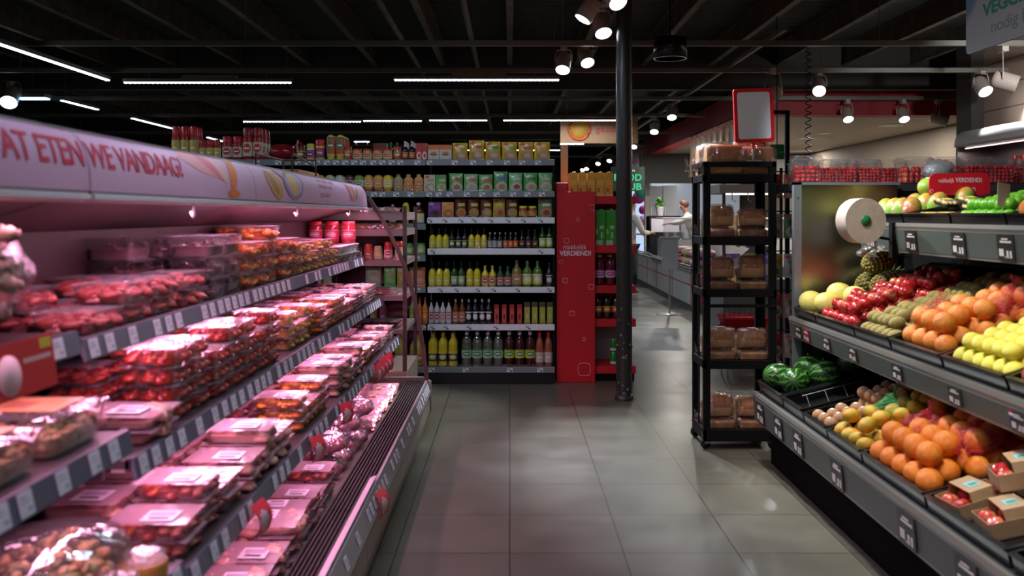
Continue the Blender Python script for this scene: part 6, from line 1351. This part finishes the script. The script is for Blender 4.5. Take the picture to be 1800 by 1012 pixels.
# hanging orange banner
y = 15.0; root = empty('hanging_banner', (atx(1063, y), y, atz(252, y))); x0, x1 = atx(985, y) - atx(1063, y), atx(1121, y) - atx(1063, y); hh = .46
MB().bbox(x0, x1, -.006, .006, 0, hh, .002).build('board', col((.5, .27, .11), .5, c2=(.42, .22, .09), scale=2), root)
g = MB(); cx, cz = x0 + .32, .24; g.lathe([(.155, 0), (.155, .002), (.01, .002)], 32, 0, Matrix.Translation((cx, -.0065, cz)) @ Matrix.Rotation(R(90), 4, 'X')); g.build('orange_print', col((.75, .4, .05), .5), root)
g = MB(); g.tube([(cx + .18 * math.cos(R(a_)), -.008, cz + .18 * math.sin(R(a_))) for a_ in range(0, 361, 12)], .022, 6); g.build('ring_print', col((.75, .1, .03), .5), root)
g = MB(); g.ball((.28, -.006, .02), (.1, .004, .05), 12, 8); g.build('fruit_print', col((.7, .32, .04), .5), root)
s1 = lambda x0, z0: (lambda x, y_, z: (x0 + x, -.0068 - z, z0 + y_))
OT = col((.6, .07, .03), .5)
text_obj('op je', .15, OT, 'lettering', root, .002, .0004, 'LEFT', .32, s1(x0 + .6, .33)); text_obj('gezond', .16, OT, 'lettering', root, .002, .0004, 'LEFT', .5, s1(x0 + .6, .19)); text_obj('voor jou en je gezin', .05, col((.66, .24, .1), .5), 'lettering', root, 0, .0003, 'LEFT', .5, s1(x0 + .6, .1))
for x in (x0 + .1, x1 - .1): MB().tube([(x, 0, hh), (x, 0, 3.8 - root.location.z)], .003, 5).build('wire', STEEL, root)
tag(root, 'orange printed banner with round fruit motif hanging beyond the shelving', 'banner')
# hanging veggie sign at the upper right
root = empty('hanging_sign', (2.7, 4.3, 2.437)); L = .95
def sm():
    m, N, Lk = _new('sign_print'); b = N['Principled BSDF']; tc = N.new('ShaderNodeTexCoord'); sp = N.new('ShaderNodeSeparateXYZ'); r = N.new('ShaderNodeValToRGB')
    mr = N.new('ShaderNodeVectorMath'); mr.operation = 'DISTANCE'; mr.inputs[1].default_value = (0, 1.02, .42); Lk.new(tc.outputs['Object'], mr.inputs[0])
    r.color_ramp.elements[0].position = .2; r.color_ramp.elements[1].position = .25; r.color_ramp.elements[0].color = (.14, .3, .42, 1); r.color_ramp.elements[1].color = (.5, .54, .54, 1)
    Lk.new(mr.outputs['Value'], r.inputs[0]); Lk.new(r.outputs[0], b.inputs['Base Color']); b.inputs['Roughness'].default_value = .5; return m
m = MB(); pts = [(-L, 0), (L - .03, 0), (L - .009, .009), (L, .03), (L, .55), (-L, .55)]
m.loft([[(-.006, y_, z) for y_, z in pts], [(.006, y_, z) for y_, z in pts]], 0, False); m.build('board', sm(), root)
sl = lambda y0_, z0: (lambda x, y_, z: (-.0068 - z, y0_ - x, z0 + y_))
text_obj('VEGGIES', .1, col((.03, .32, .18), .5), 'lettering', root, .0035, .0004, 'LEFT', .52, sl(.76, .185)); text_obj('nodig hebt', .1, col((.2, .33, .25), .5), 'lettering', root, 0, .0004, 'LEFT', .52, sl(.68, .075)); text_obj('alles wat je voor', .09, col((.2, .33, .25), .5), 'lettering', root, 0, .0004, 'LEFT', .6, sl(.74, .31))
for y_ in (-.7, .7): MB().tube([(0, y_, .55), (0, y_, 1.3)], .004, 5).build('wire', STEEL, root)
tag(root, 'large pale hanging sign with green lettering at the upper right corner', 'sign')
# white and red lined counter
root = empty('meat_counter', (3.4, 15.5, 0)); hy = 1.9
MB().box(-.6, .6, -hy, hy, .0, .1).build('plinth', col((.1, .08, .06), .5), root)
MB().box(-.62, .62, -hy, hy, .1, .62).build('body', col((.42, .42, .38), .45), root)
g = MB(); g.box(-.625, -.62, -hy, hy, .40, .415)
for y_ in (-1.85, -.3, 1.3): g.box(-.625, -.62, y_, y_ + .02, .1, .62)
g.box(-.62, .62, -hy - .005, -hy, .1, .62); g.build('red_lines', col((.4, .02, .03), .45), root)
g = MB()
for z in (.62, .66, .70): g.tube([(-.64, -hy, z), (-.64, hy, z)], .014, 8)
g.build('steel_rail', STEEL, root)
t = MB(); t.box(-.62, .62, -hy, hy, .62, .66); t.prismy([(-.1, .66), (.3, 1.0), (.62, 1.0), (.62, .66)], -hy, hy); t.build('tray_bed', col((.08, .06, .055), .5), root)
tag(root, 'long low white counter with red lines running away beside the aisle', 'counter')
def parcel(cs, w, l, h):
    def make():
        m = MB(); m.ball((0, 0, h * .5), (w / 2, l / 2, h / 2), 14, 9, 0, lambda d: (1 / max(abs(d.x), abs(d.y), abs(d.z))) ** .6 * (1 + .08 * noise.noise(d * 6))); o = m.build('food_parcel', cs)
        MB().box(-w * .2, w * .25, -l * .2, l * .2, h * 1.01, h * 1.02).build('label', col((.6, .55, .6), .5), o); return o
    return make
PKS = [Kind(parcel(col(c, .4, c2=c2, scale=18), .4, .5, .14), 'parcel') for c, c2 in (((.5, .2, .32), (.6, .4, .5)), ((.45, .08, .1), (.55, .2, .2)), ((.6, .5, .12), (.6, .4, .3)), ((.3, .22, .1), (.45, .4, .25)), ((.15, .2, .08), (.4, .35, .1)))]
q = 0; CN = ('pink', 'red', 'yellow', 'brown', 'green')
for i in range(8):
    for j, (x, z) in enumerate(((3.02, .664), (3.86, 1.004))):
        if i > 4: continue
        k = (0, 2, 1, 3, 4, 3, 4, 2)[i] if j == 0 else (0, 0, 3, 1, 3, 4, 2, 4)[i]
        for l in range(2 if i < 3 else 1): PKS[k].put((x, 13.95 + i * .62, z + l * .145), f'{CN[k]} wrapped parcel, {("aisle", "raised far")[j > 0]} side of the counter, {ORD[i]} from the near end' + (', upper' if l else ''), 'parcels on the white counter', (0, 0, R(random.uniform(-8, 8)))); q += 1
o = MB().box(-.1, .1, -1.7, 1.7, .1, .62).build('low_partition', col((.42, .42, .38), .45), None, (2.885, 19.15, 0)); g = MB(); g.box(-.105, -.1, -1.7, 1.7, .4, .415)
for y_ in (-1.2, .4): g.box(-.105, -.1, y_, y_ + .02, .1, .62)
g.build('red_lines', col((.4, .02, .03), .45), o); MB().box(-.08, .1, -1.7, 1.7, 0, .1).build('plinth', col((.1, .08, .06), .5), o); g = MB()
for z in (.635, .67, .705): g.tube([(-.1, -1.7, z), (-.1, 1.7, z)], .014, 8)
g.build('steel_rail', STEEL, o); tag(o, 'low white partition with red lines, continuing the meat counter into the distance', 'partition')
# paper bag dispenser on a pole
root = empty('bag_stand', (atx(1177, 13.3), 13.3, 0)); MB().lathe([(.2, 0), (.2, .008), (.02, .02)], 28, 0).tube([(0, 0, .015), (0, 0, 1.14)], .014, 10).build('pole', col((.4, .38, .34), .35, .3), root)
MB().box(-.15, .15, -.03, .03, 1.12, 1.16).build('bag_holder', col((.5, .52, .5), .4), root)
m = MB(); m.grid(lambda u, v: ((u - .5) * .24 * (1 - .02 * math.sin(v * 9)), -.04 - .012 * math.sin(math.pi * u) + .004 * noise.noise(Vector((u * 6, v * 6, 2))), .68 + v * .44), 14, 20); m.grid(lambda u, v: ((.5 - u) * .24, .0 + .01 * math.sin(math.pi * u), .68 + v * .44), 10, 10); m.build('bags', col((.58, .62, .64), .5), root)
tag(root, 'floor stand holding a bundle of pale bags beside the white counter', 'stand')
# serving counter, cupboard, plant
root = empty('serving_counter', (4.6, 18.0, 0)); X0 = atx(1160, 18) - 4.6
MB().box(X0, 1.6, -.4, .3, 0, 1.0).build('body', col((.3, .3, .3), .5), root); MB().bbox(X0 - .02, 1.62, -.45, .35, 1.40, 1.43, .004).build('top', col((.62, .55, .58), .35), root); MB().box(X0, 1.6, -.41, -.4, 1.0, 1.4).build('glass_front', film((.95, .97, 1), .05, .15, .08, 0), root)
g = MB()
for i in range(14): g.lathe([(.03, 1.0), (.035, 1.12), (.02, 1.14)], 10, 0, Matrix.Translation((X0 + .1 + i * .16, -.2, 0)))
g.build('container_row', col((.4, .4, .36), .3), root)
tag(root, 'serving counter with glass front and pale top before the staff member', 'counter')
y = 20; o = MB().bbox(-.35, .35, -.25, .25, 0, 1.46, .005).build('black_cabinet', BLACKG, None, (atx(1166, y) , y, 0)); MB().box(-.31, .31, -.255, -.25, 1.1, 1.4, 0).build('white_front', col((.6, .58, .66), .5), o); tag(o, 'black cabinet with white front panel under the potted plant', 'cabinet')
root = empty('potted_plant', (atx(1160, y), y, 1.462)); MB().lathe([(.07, 0), (.1, .19), (.105, .2), (.09, .2), (.085, .17), (.01, .16)], 24, 0).build('pot', col((.7, .7, .72), .4), root)
m = MB(); rnd = random.Random(3)
for i in range(150):
    d = Vector((rnd.gauss(0, 1), rnd.gauss(0, 1), rnd.gauss(.5, .8))).normalized(); c = Vector((0, 0, .27)) + Vector((d.x * .13, d.y * .13, d.z * .13)) * rnd.uniform(.4, 1); s = rnd.uniform(.035, .055)
    a_ = d.cross(Vector((0, 0, 1))).normalized() * s * .6; b_ = (d + Vector((0, 0, -.3))).normalized() * s
    m.add([c - b_, c + a_, c + b_, c - a_], [(0, 1, 2, 3)], 0)
m.build('leaves', col((.12, .4, .05), .5, c2=(.2, .55, .08), scale=20), root); g = MB()
for i in range(6): a_ = i; g.tube([(0, 0, .16), (.05 * math.cos(a_), .05 * math.sin(a_), .3)], .005, 5)
g.build('stems', col((.15, .25, .05), .6), root); tag(root, 'bright green leafy plant in a white pot on the black cabinet', 'potted plant')
# tall grey cupboards
for i, (a, b, t, c) in enumerate(((1141, 1164.5, 327, (.38, .40, .46)), (1165.5, 1190, 326, (.42, .45, .5)))):
    y = 23; o = MB().bbox(atx(a, y) - atx(a, y), atx(b, y) - atx(a, y), 0, .5, 0 if i == 0 else 1.2, atz(t, y), .004).build('tall_cupboard', col(c, .45), None, (atx(a, y), y, 0)); MB().box(.04, .06, -.02, 0, 1.4, 1.7).build('handle', STEEL, o)
    tag(o, ('tall grey-blue cupboard door left of the seam behind the plant', 'paler wall cupboard right of the seam above the counter')[i], 'cupboard')
struct(MB().box(atx(1133, 22), atx(1141, 22), 21.9, 22.1, 0, 2.9).build('pillar_cream', col((.5, .45, .38), .5)))
struct(MB().box(atx(1125, 21), 7.0, 20.9, 21.1, atz(322, 21), 2.92).build('trim_3', col((.03, .03, .03), .6)))
# bright daylit glass front with round decals
y = 24; struct(MB().box(atx(1085, y), atx(1300, y), y, y + .06, 0, 2.9).build('wall_service_end', col((.35, .42, .55), .6)))
root = empty('window_1', (atx(1120, y), y - .05, 0)); root['kind'] = 'structure'; hw = .33
struct(MB().box(-hw, hw, 0, .02, .3, 2.3).build('window_pane', glow((.55, .72, 1.0), 1.1), root)); struct(MB().box(-hw - .04, -hw, -.02, .04, .2, 2.4).box(hw, hw + .04, -.02, .04, .2, 2.4).box(-.08, -.06, -.02, .0, .3, 2.3).box(-hw, hw, -.02, .04, 2.3, 2.4).build('window_frame', col((.4, .5, .55), .5), root))
for i, (px, py, r, c, ds) in enumerate(((1124, 347, 11, (.6, .02, .3), 'magenta round decal partly covered by the green one'), (1131, 336, 13, (.05, .42, .25), 'large green round decal on the lit glass'), (1132, 369, 8, (.6, .02, .25), 'smaller magenta round decal low on the lit glass'), (1131, 388, 9, (.5, .3, .6), 'pale violet round decal at the bottom of the lit glass'))):
    o = MB().lathe([(r / F * 23.8, 0), (r / F * 23.8, .01), (.01, .01)], 32, 0, Matrix.Rotation(R(90), 4, 'X')).build('round_decal', col(c, .5), None, (atx(px, 23.8), 23.949 - .0102 * i, atz(py, 23.8))); tag(o, ds, 'decal')
# green lettered board
y = 19; root = empty('letter_board', (atx(1103, y), y, atz(336, y))); MB().bbox(-.36, .36, -.03, .03, 0, .52, .004).build('board', col((.012, .03, .02), .5), root)
s1f = lambda x0, z0: (lambda x, y_, z: (x0 + x, -.0315 - z, z0 + y_))
GL = glow((.08, .62, .3), 1.2); text_obj('FOOD', .2, GL, 'lettering', root, .004, .002, 'LEFT', .6, s1f(-.3, .225)); text_obj('HUB', .2, GL, 'lettering', root, .004, .002, 'LEFT', .46, s1f(-.16, .03)); text_obj('urban', .08, WHITE, 'lettering', root, .001, .002, 'LEFT', .3, s1f(-.15, .42))
for x in (-.3, .3): MB().tube([(x, 0, .5), (x, 0, 3.8 - root.location.z)], .006, 5).build('wire', BLACK, root)
tag(root, 'dark sign board with bright green letters right behind the pillar', 'sign')
# ---- bags hanging under the red band behind the bread rack
PAP = col((.55, .48, .40), .6); BRW = col((.42, .25, .13), .6, c2=(.5, .36, .22), scale=10)
def hbag(c, w, h, dark):
    def make():
        m = MB(); f = lambda s: (lambda u, v: (s * .05 * (math.sin(math.pi * u) ** .5 if 0 < u < 1 else 0) * (1 - v) ** .5 + .008 * noise.noise(Vector((u * 5, v * 5, s))), (u - .5) * w * (1 - .25 * v * v), -h + v * h))
        m.grid(f(-1), 10, 12); m.grid(f(1), 10, 12); o = m.build('hanging_bag', c); MB().tube([(0, 0, -.01), (0, 0, .06), (.0, .03, .07)], .005, 5).build('hook', STEEL, o)
        if dark: MB().ball((-.045, 0, -h * .62), (.02, w * .34, h * .28), 12, 8).build('print', col((.35, .12, .05), .5), o)
        return o
    return make
root = empty('hanging_rail', (3.18, 14.1, 2.86)); g = MB(); g.tube([(0, -1.6, 0), (0, 1.6, 0)], .012, 8)
for y in (-1.5, 0, 1.5): g.tube([(0, y, 0), (.12, y, .05)], .01, 6)
g.build('rail', BLACK, root); tag(root, 'black rail under the red band from which bags hang', 'rail')
HB = [Kind(hbag(PAP, .3, .55, False), 'bag'), Kind(hbag(BRW, .32, .6, True), 'bag'), Kind(hbag(col((.6, .5, .38), .5), .28, .5, True), 'bag')]
for i in range(8): HB[i % 3].put((3.18, 12.75 + i * .39, 2.79), f'{("white paper", "brown bread", "beige printed")[i % 3]} bag hanging under the red band, {ORD[i]} from the near end', 'bags hanging under the red band', (0, 0, R(-25)), 1.1)
# ---- things seen through and beside the bread rack
root = empty('island_display', (3.0, 10.6, 0)); MB().box(-.55, .75, -.4, .4, 0, .75).build('body', col((.2, .2, .2), .5), root); MB().prismy([(-.6, .85), (.8, .72), (.8, .78), (-.6, 1.02)], -.42, -.38).build('slanting_board', col((.62, .6, .58), .5), root)
g = MB()
for x in (-.55, .7):
    for y in (-.38, .38): g.box(x, x + .03, y, y + .03, .75, 1.9)
g.build('post', col((.1, .1, .1), .4), root); MB().bbox(-.6, .8, -.42, .42, 1.74, 1.84, .004).build('canopy', col((.5, .47, .4), .5), root)
MB().box(-.5, .7, -.36, -.3, 1.72, 1.74).build('lamp', glow((1, .95, .85), 2.0), root)
g = MB()
for i in range(7): g.tube([(-.45 + i * .18, -.4, 1.74), (-.45 + i * .18, -.42, 1.66), (-.42 + i * .18, -.44, 1.64)], .006, 5)
g.build('hook_row', STEEL, root); tag(root, 'pale canopied display seen through the upper part of the bread rack', 'display')
for i, (x, c, ds) in enumerate(((2.62, (.25, .08, .4), 'purple'), (2.85, (.55, .3, .15), 'brown'), (3.1, (.2, .1, .45), 'blue-violet'), (3.4, (.55, .35, .1), 'golden'), (3.62, (.15, .3, .08), 'green'))):
    Kind(pouch('snack_bag', .2, .28, .08, [c, (.5, .4, .4), tuple(min(1, q * 1.6) for q in c), (.5, .4, .4), (.5, .3, .2)]), 'bag').put((x, 10.5, .752), f'{ds} snack bag on the canopied display behind the bread rack')
root = empty('basket_stack', (2.15, 8.2, 0))
for i in range(3):
    m = MB(); z = .12 + i * .1; m.loft([rr(.3, .24, .03, z), rr(.4, .3, .03, z + .22), rr(.42, .32, .03, z + .22), rr(.42, .32, .03, z + .24)], 0, True, (True, False)); m.build('basket', RED, root)
g = MB()
for x in (-.17, .17):
    for y in (-.12, .12): g.tube([(x, y, 0), (x, y, .6)], .009, 6)
for i in range(9): g.tube([(-.19 + i * .047, -.165, .56), (-.19 + i * .047, -.165, .64)], .003, 4)
g.build('wire_frame', col((.4, .4, .4), .3, .8), root); tag(root, 'stack of red baskets in a wire frame behind the bread rack', 'basket stack')
root = empty('clip_rack', (2.06, 6.75, 0)); g = MB(); g.box(-.16, .16, -.14, .14, 0, .03); g.tube([(0, 0, .03), (0, 0, 1.85)], .012, 8); 
for z in (.45, .75, 1.05, 1.35, 1.65): g.tube([(-.12, -.02, z + .17), (.12, -.02, z + .17)], .005, 6)
g.build('pole', BLACK, root); tag(root, 'slim black rack of hanging packs between bread rack and produce stand', 'rack')
i = 0
for z, row_ in ((.43, (((.35, .02, .03), 'red'), ((.4, .35, .3), 'clear brown'))), (.73, (((.4, .05, .05), 'dark red'), ((.3, .25, .2), 'grey'))), (1.03, (((.6, .3, .05), 'orange and green'), ((.5, .5, .5), 'white'))), (1.33, (((.4, .35, .3), 'clear'), ((.1, .25, .08), 'green'))), (1.63, (((.35, .04, .03), 'red-topped'), ((.45, .2, .08), 'orange-brown')))):
    for j, (c, ds) in enumerate(row_):
        Kind(pouch('hanging_pack', .11, .18, .04, [c, (.6, .1, .08), (.5, .45, .4), tuple(q * .6 for q in c), (.15, .3, .08)]), 'pack').put((2.0 + j * .118, 6.70, z - .01), f'{ds} pack hanging on the slim rack, {ORD[i // 2]} row from the bottom'); i += 1
root = empty('exit_sign', (atx(1366, 9), 9, atz(280, 9))); MB().bbox(-.07, .07, -.015, .015, 0, .15, .004).build('panel', col((.01, .14, .035), .4), root); MB().tube([(0, 0, .15), (0, 0, 3.5 - root.location.z)], .005, 5).build('rod', BLACK, root)
MB().box(-.03, .0, -.0165, -.015, .04, .11).box(.01, .05, -.0165, -.015, .06, .08).build('pictogram', col((.1, .3, .12), .5), root); tag(root, 'small green emergency sign right of the bagged loaves', 'sign')
root = empty('steel_frame', (2.2, 7.05, 0)); g = MB(); g.box(-.015, .015, -.015, .015, 0, 2.32); g.box(-.21, .015, -.015, .015, 2.29, 2.32); g.box(-.21, -.18, -.015, .015, 0, 2.32); g.box(-.22, .03, -.1, .1, 0, .02); g.build('tube_frame', BLACK, root); tag(root, 'tall thin black rectangular frame standing behind the berry boxes', 'frame')
# ---- freezer cabinet at the planked wall
root = empty('wall_cabinet', (5.35, 8.2, 0)); hy = 2.1
MB().box(.0, .24, -hy, hy, 0, 1.55).build('lower_body', col((.35, .35, .35), .4), root)
MB().box(.2, .24, -hy, hy, 1.55, 2.4).build('back', col((.05, .03, .03), .5), root)
pr = [(-.2, 2.27)] + [(-.2 + .14 * (1 - math.cos(R(a_))), 2.3 + .16 * math.sin(R(a_))) for a_ in range(0, 91, 15)] + [(.24, 2.46), (.24, 2.27)]
MB().prismy(pr, -hy, hy, 0, True).build('canopy', col((.5, .46, .42), .35), root)
MB().box(-.18, .2, hy - .03, hy, 1.55, 2.27).build('end_panel', col((.08, .07, .065), .4), root)
for z in (1.56, 1.86): MB().box(-.16, .2, -hy, hy - .03, z - .02, z).build('shelf', STEEL, root)
MB().tube([(-.12, -hy + .1, 2.25), (-.12, hy - .1, 2.25)], .007, 8).build('lamp_tube', glow((1, .85, .85), 2.5), root); a = area('cabinet_light', (-.1, 0, 2.22), .02, 4, 22, (1, .8, .75)); a.parent = root
tag(root, 'white-topped lit wall cabinet at the far right edge', 'cabinet')
pp = lambda u, v: (1 if ((u - .5) / .3) ** 2 + ((v - .5) / .25) ** 2 < 1 else 0)
K = Kind(carton('snack_carton', .13, .12, .1, [(.5, .04, .04), (.7, .45, .35), (0, 0, 0)], pp), 'box')
for r_ in range(4):
    for c in range(16):
        zz = (1.862, 1.984, 1.562, 1.684)[r_]; K.put((5.29, 9.3 - c * .15, zz), f'red-cream carton, wall cabinet, {("upper shelf lower", "upper shelf upper", "lower shelf lower", "lower shelf upper")[r_]} row, {ORD[c]} from far end', 'red cartons in the wall cabinet', (0, 0, R(-90)))
# ---- people behind the counter
def skin_mesh(name, pts, edges, mat, parent, sub_=2):
    me = bpy.data.meshes.new(name); me.from_pydata([p[:3] for p in pts], edges, []); o = bpy.data.objects.new(name, me); COL.objects.link(o)
    o.modifiers.new('skin', 'SKIN').use_smooth_shade = True
    for v, p in zip(me.skin_vertices[0].data, pts): v.radius = (p[3], p[4] if len(p) > 4 else p[3])
    me.skin_vertices[0].data[0].use_root = True
    s = o.modifiers.new('sub', 'SUBSURF'); s.levels = s.render_levels = sub_
    bpy.context.view_layer.update(); dg = bpy.context.evaluated_depsgraph_get(); n = bpy.data.meshes.new_from_object(o.evaluated_get(dg)); bpy.data.objects.remove(o)
    n.materials.clear(); n.materials.append(mat); 
    for p in n.polygons: p.use_smooth = True
    o = bpy.data.objects.new(name, n); COL.objects.link(o); o.parent = parent; return o
SKN = col((.55, .32, .22), .5)
def person(loc, rz, shirt, hair, armL, armR, lean, label):
    """armL / armR: elbow and wrist in body space (x right, y forward)"""
    root = empty('person', loc, (0, 0, rz)); Lx = lambda z: lean * max(0, z - .95)
    H = lambda x, y, z, *r: (x, y + Lx(z), z, *r)
    spine = [H(0, 0, .95, .12, .1), H(0, 0, 1.12, .12, .09), H(0, 0, 1.32, .14, .1), H(0, 0, 1.44, .1, .07), H(0, .01, 1.52, .05, .05), H(0, .02, 1.58, .052, .055), H(0, .03, 1.66, .075, .09), H(0, .02, 1.74, .06, .075)]
    ed = [(i, i + 1) for i in range(7)]; pts = list(spine)
    for s, arm in ((-1, armL), (1, armR)):
        k = len(pts); e_, w_ = arm; pts += [H(s * .17, 0, 1.43, .055), (*e_, .042), (*w_, .027)]; ed += [(3, k), (k, k + 1), (k + 1, k + 2)]
        wv, ev = Vector(w_), Vector(e_); d = (wv - ev).normalized(); p_ = wv + d * .06; k2 = len(pts); pts.append((*p_, .03, .018)); ed.append((k + 2, k2))
        sd = d.cross(Vector((0, 0, 1))).normalized()
        for j, (o_, l_) in enumerate(((-.03, .06), (-.01, .075), (.01, .07), (.028, .055))):
            a_ = p_ + sd * o_ + d * .025; b_ = a_ + d * l_ * .55 + Vector((0, 0, -.012)); c_ = b_ + d * l_ * .35 + Vector((0, 0, -.022)); q_ = len(pts); pts += [(*a_, .0095), (*b_, .0085), (*c_, .0075)]; ed += [(k2, q_), (q_, q_ + 1), (q_ + 1, q_ + 2)]
        a_ = wv + d * .03 + sd * .035 * s; b_ = a_ + d * .03 + sd * .02 * s; q_ = len(pts); pts += [(*a_, .011), (*b_, .009)]; ed += [(k + 2, q_), (q_, q_ + 1)]
    for s in (-1, 1):
        k = len(pts); pts += [(s * .1, 0, .88, .085), (s * .11, .02, .5, .06), (s * .11, 0, .1, .042), (s * .115, .13, .04, .035)]; ed += [(0, k), (k, k + 1), (k + 1, k + 2), (k + 2, k + 3)]
    b = skin_mesh('body', pts, ed, SKN, root)
    fx = MB(); 
    for s in (-1, 1): fx.ball((s * .03, .105 + Lx(1.67), 1.675), (.011, .008, .008), 8, 6, 0)
    fx.box(-.022, .022, .1 + Lx(1.61), .108 + Lx(1.61), 1.608, 1.614, 1); fx.ball((0, .115 + Lx(1.645), 1.645), (.012, .016, .02), 8, 6, 2)
    for s in (-1, 1): fx.ball((s * .078, .02 + Lx(1.66), 1.655), (.01, .018, .028), 8, 6, 2)
    fx.build('face', [INK, col((.4, .12, .1), .5), SKN], root)
    sp = [H(0, 0, .9, .155, .125), H(0, 0, 1.12, .145, .115), H(0, 0, 1.32, .16, .12), H(0, 0, 1.45, .1, .08)]; se = [(0, 1), (1, 2), (2, 3)]
    for s, arm in ((-1, armL), (1, armR)):
        k = len(sp); e_, w_ = arm; wv, ev = Vector(w_), Vector(e_); m_ = ev.lerp(wv, .8); sp += [H(s * .18, 0, 1.42, .075), (*e_, .058), (*m_, .045)]; se += [(3, k), (k, k + 1), (k + 1, k + 2)]
    skin_mesh('shirt', sp, se, col(shirt, .7, c2=tuple(c * .85 for c in shirt), scale=5), root)
    tp = [(0, 0, .93, .14, .11)]; te = []
    for s in (-1, 1): k = len(tp); tp += [(s * .1, 0, .86, .105), (s * .11, .02, .5, .08), (s * .11, 0, .1, .06)]; te += [(0, k), (k, k + 1), (k + 1, k + 2)]
    skin_mesh('trousers', tp, te, col((.02, .02, .025), .7), root)
    h = MB(); hl = Lx(1.7); h.ball((0, -.005 + hl, 1.71), (.094, .108, .095), 18, 12, 0, lambda d: 1 if d.y < .35 or d.z > .45 else .82); h.build('hair', hair, root)
    return tag(root, label, 'person')
person((atx(1224, 18.7), 18.7, 0), R(70), (.5, .5, .47), col((.1, .04, .02), .6), ((-.24, .28, 1.32), (-.16, .55, 1.3)), ((.28, .3, 1.36), (.2, .56, 1.31)), .35, 'person in a light shirt leaning over the serving counter with outstretched arms')
person((atx(1106, 16.6), 16.6, 0), R(-60), (.66, .64, .6), col((.3, .2, .1), .6), ((-.25, .1, 1.15), (-.18, .35, 1.12)), ((.26, .12, 1.15), (.15, .38, 1.15)), .05, 'person in a white long-sleeved top standing mostly hidden behind the pillar')
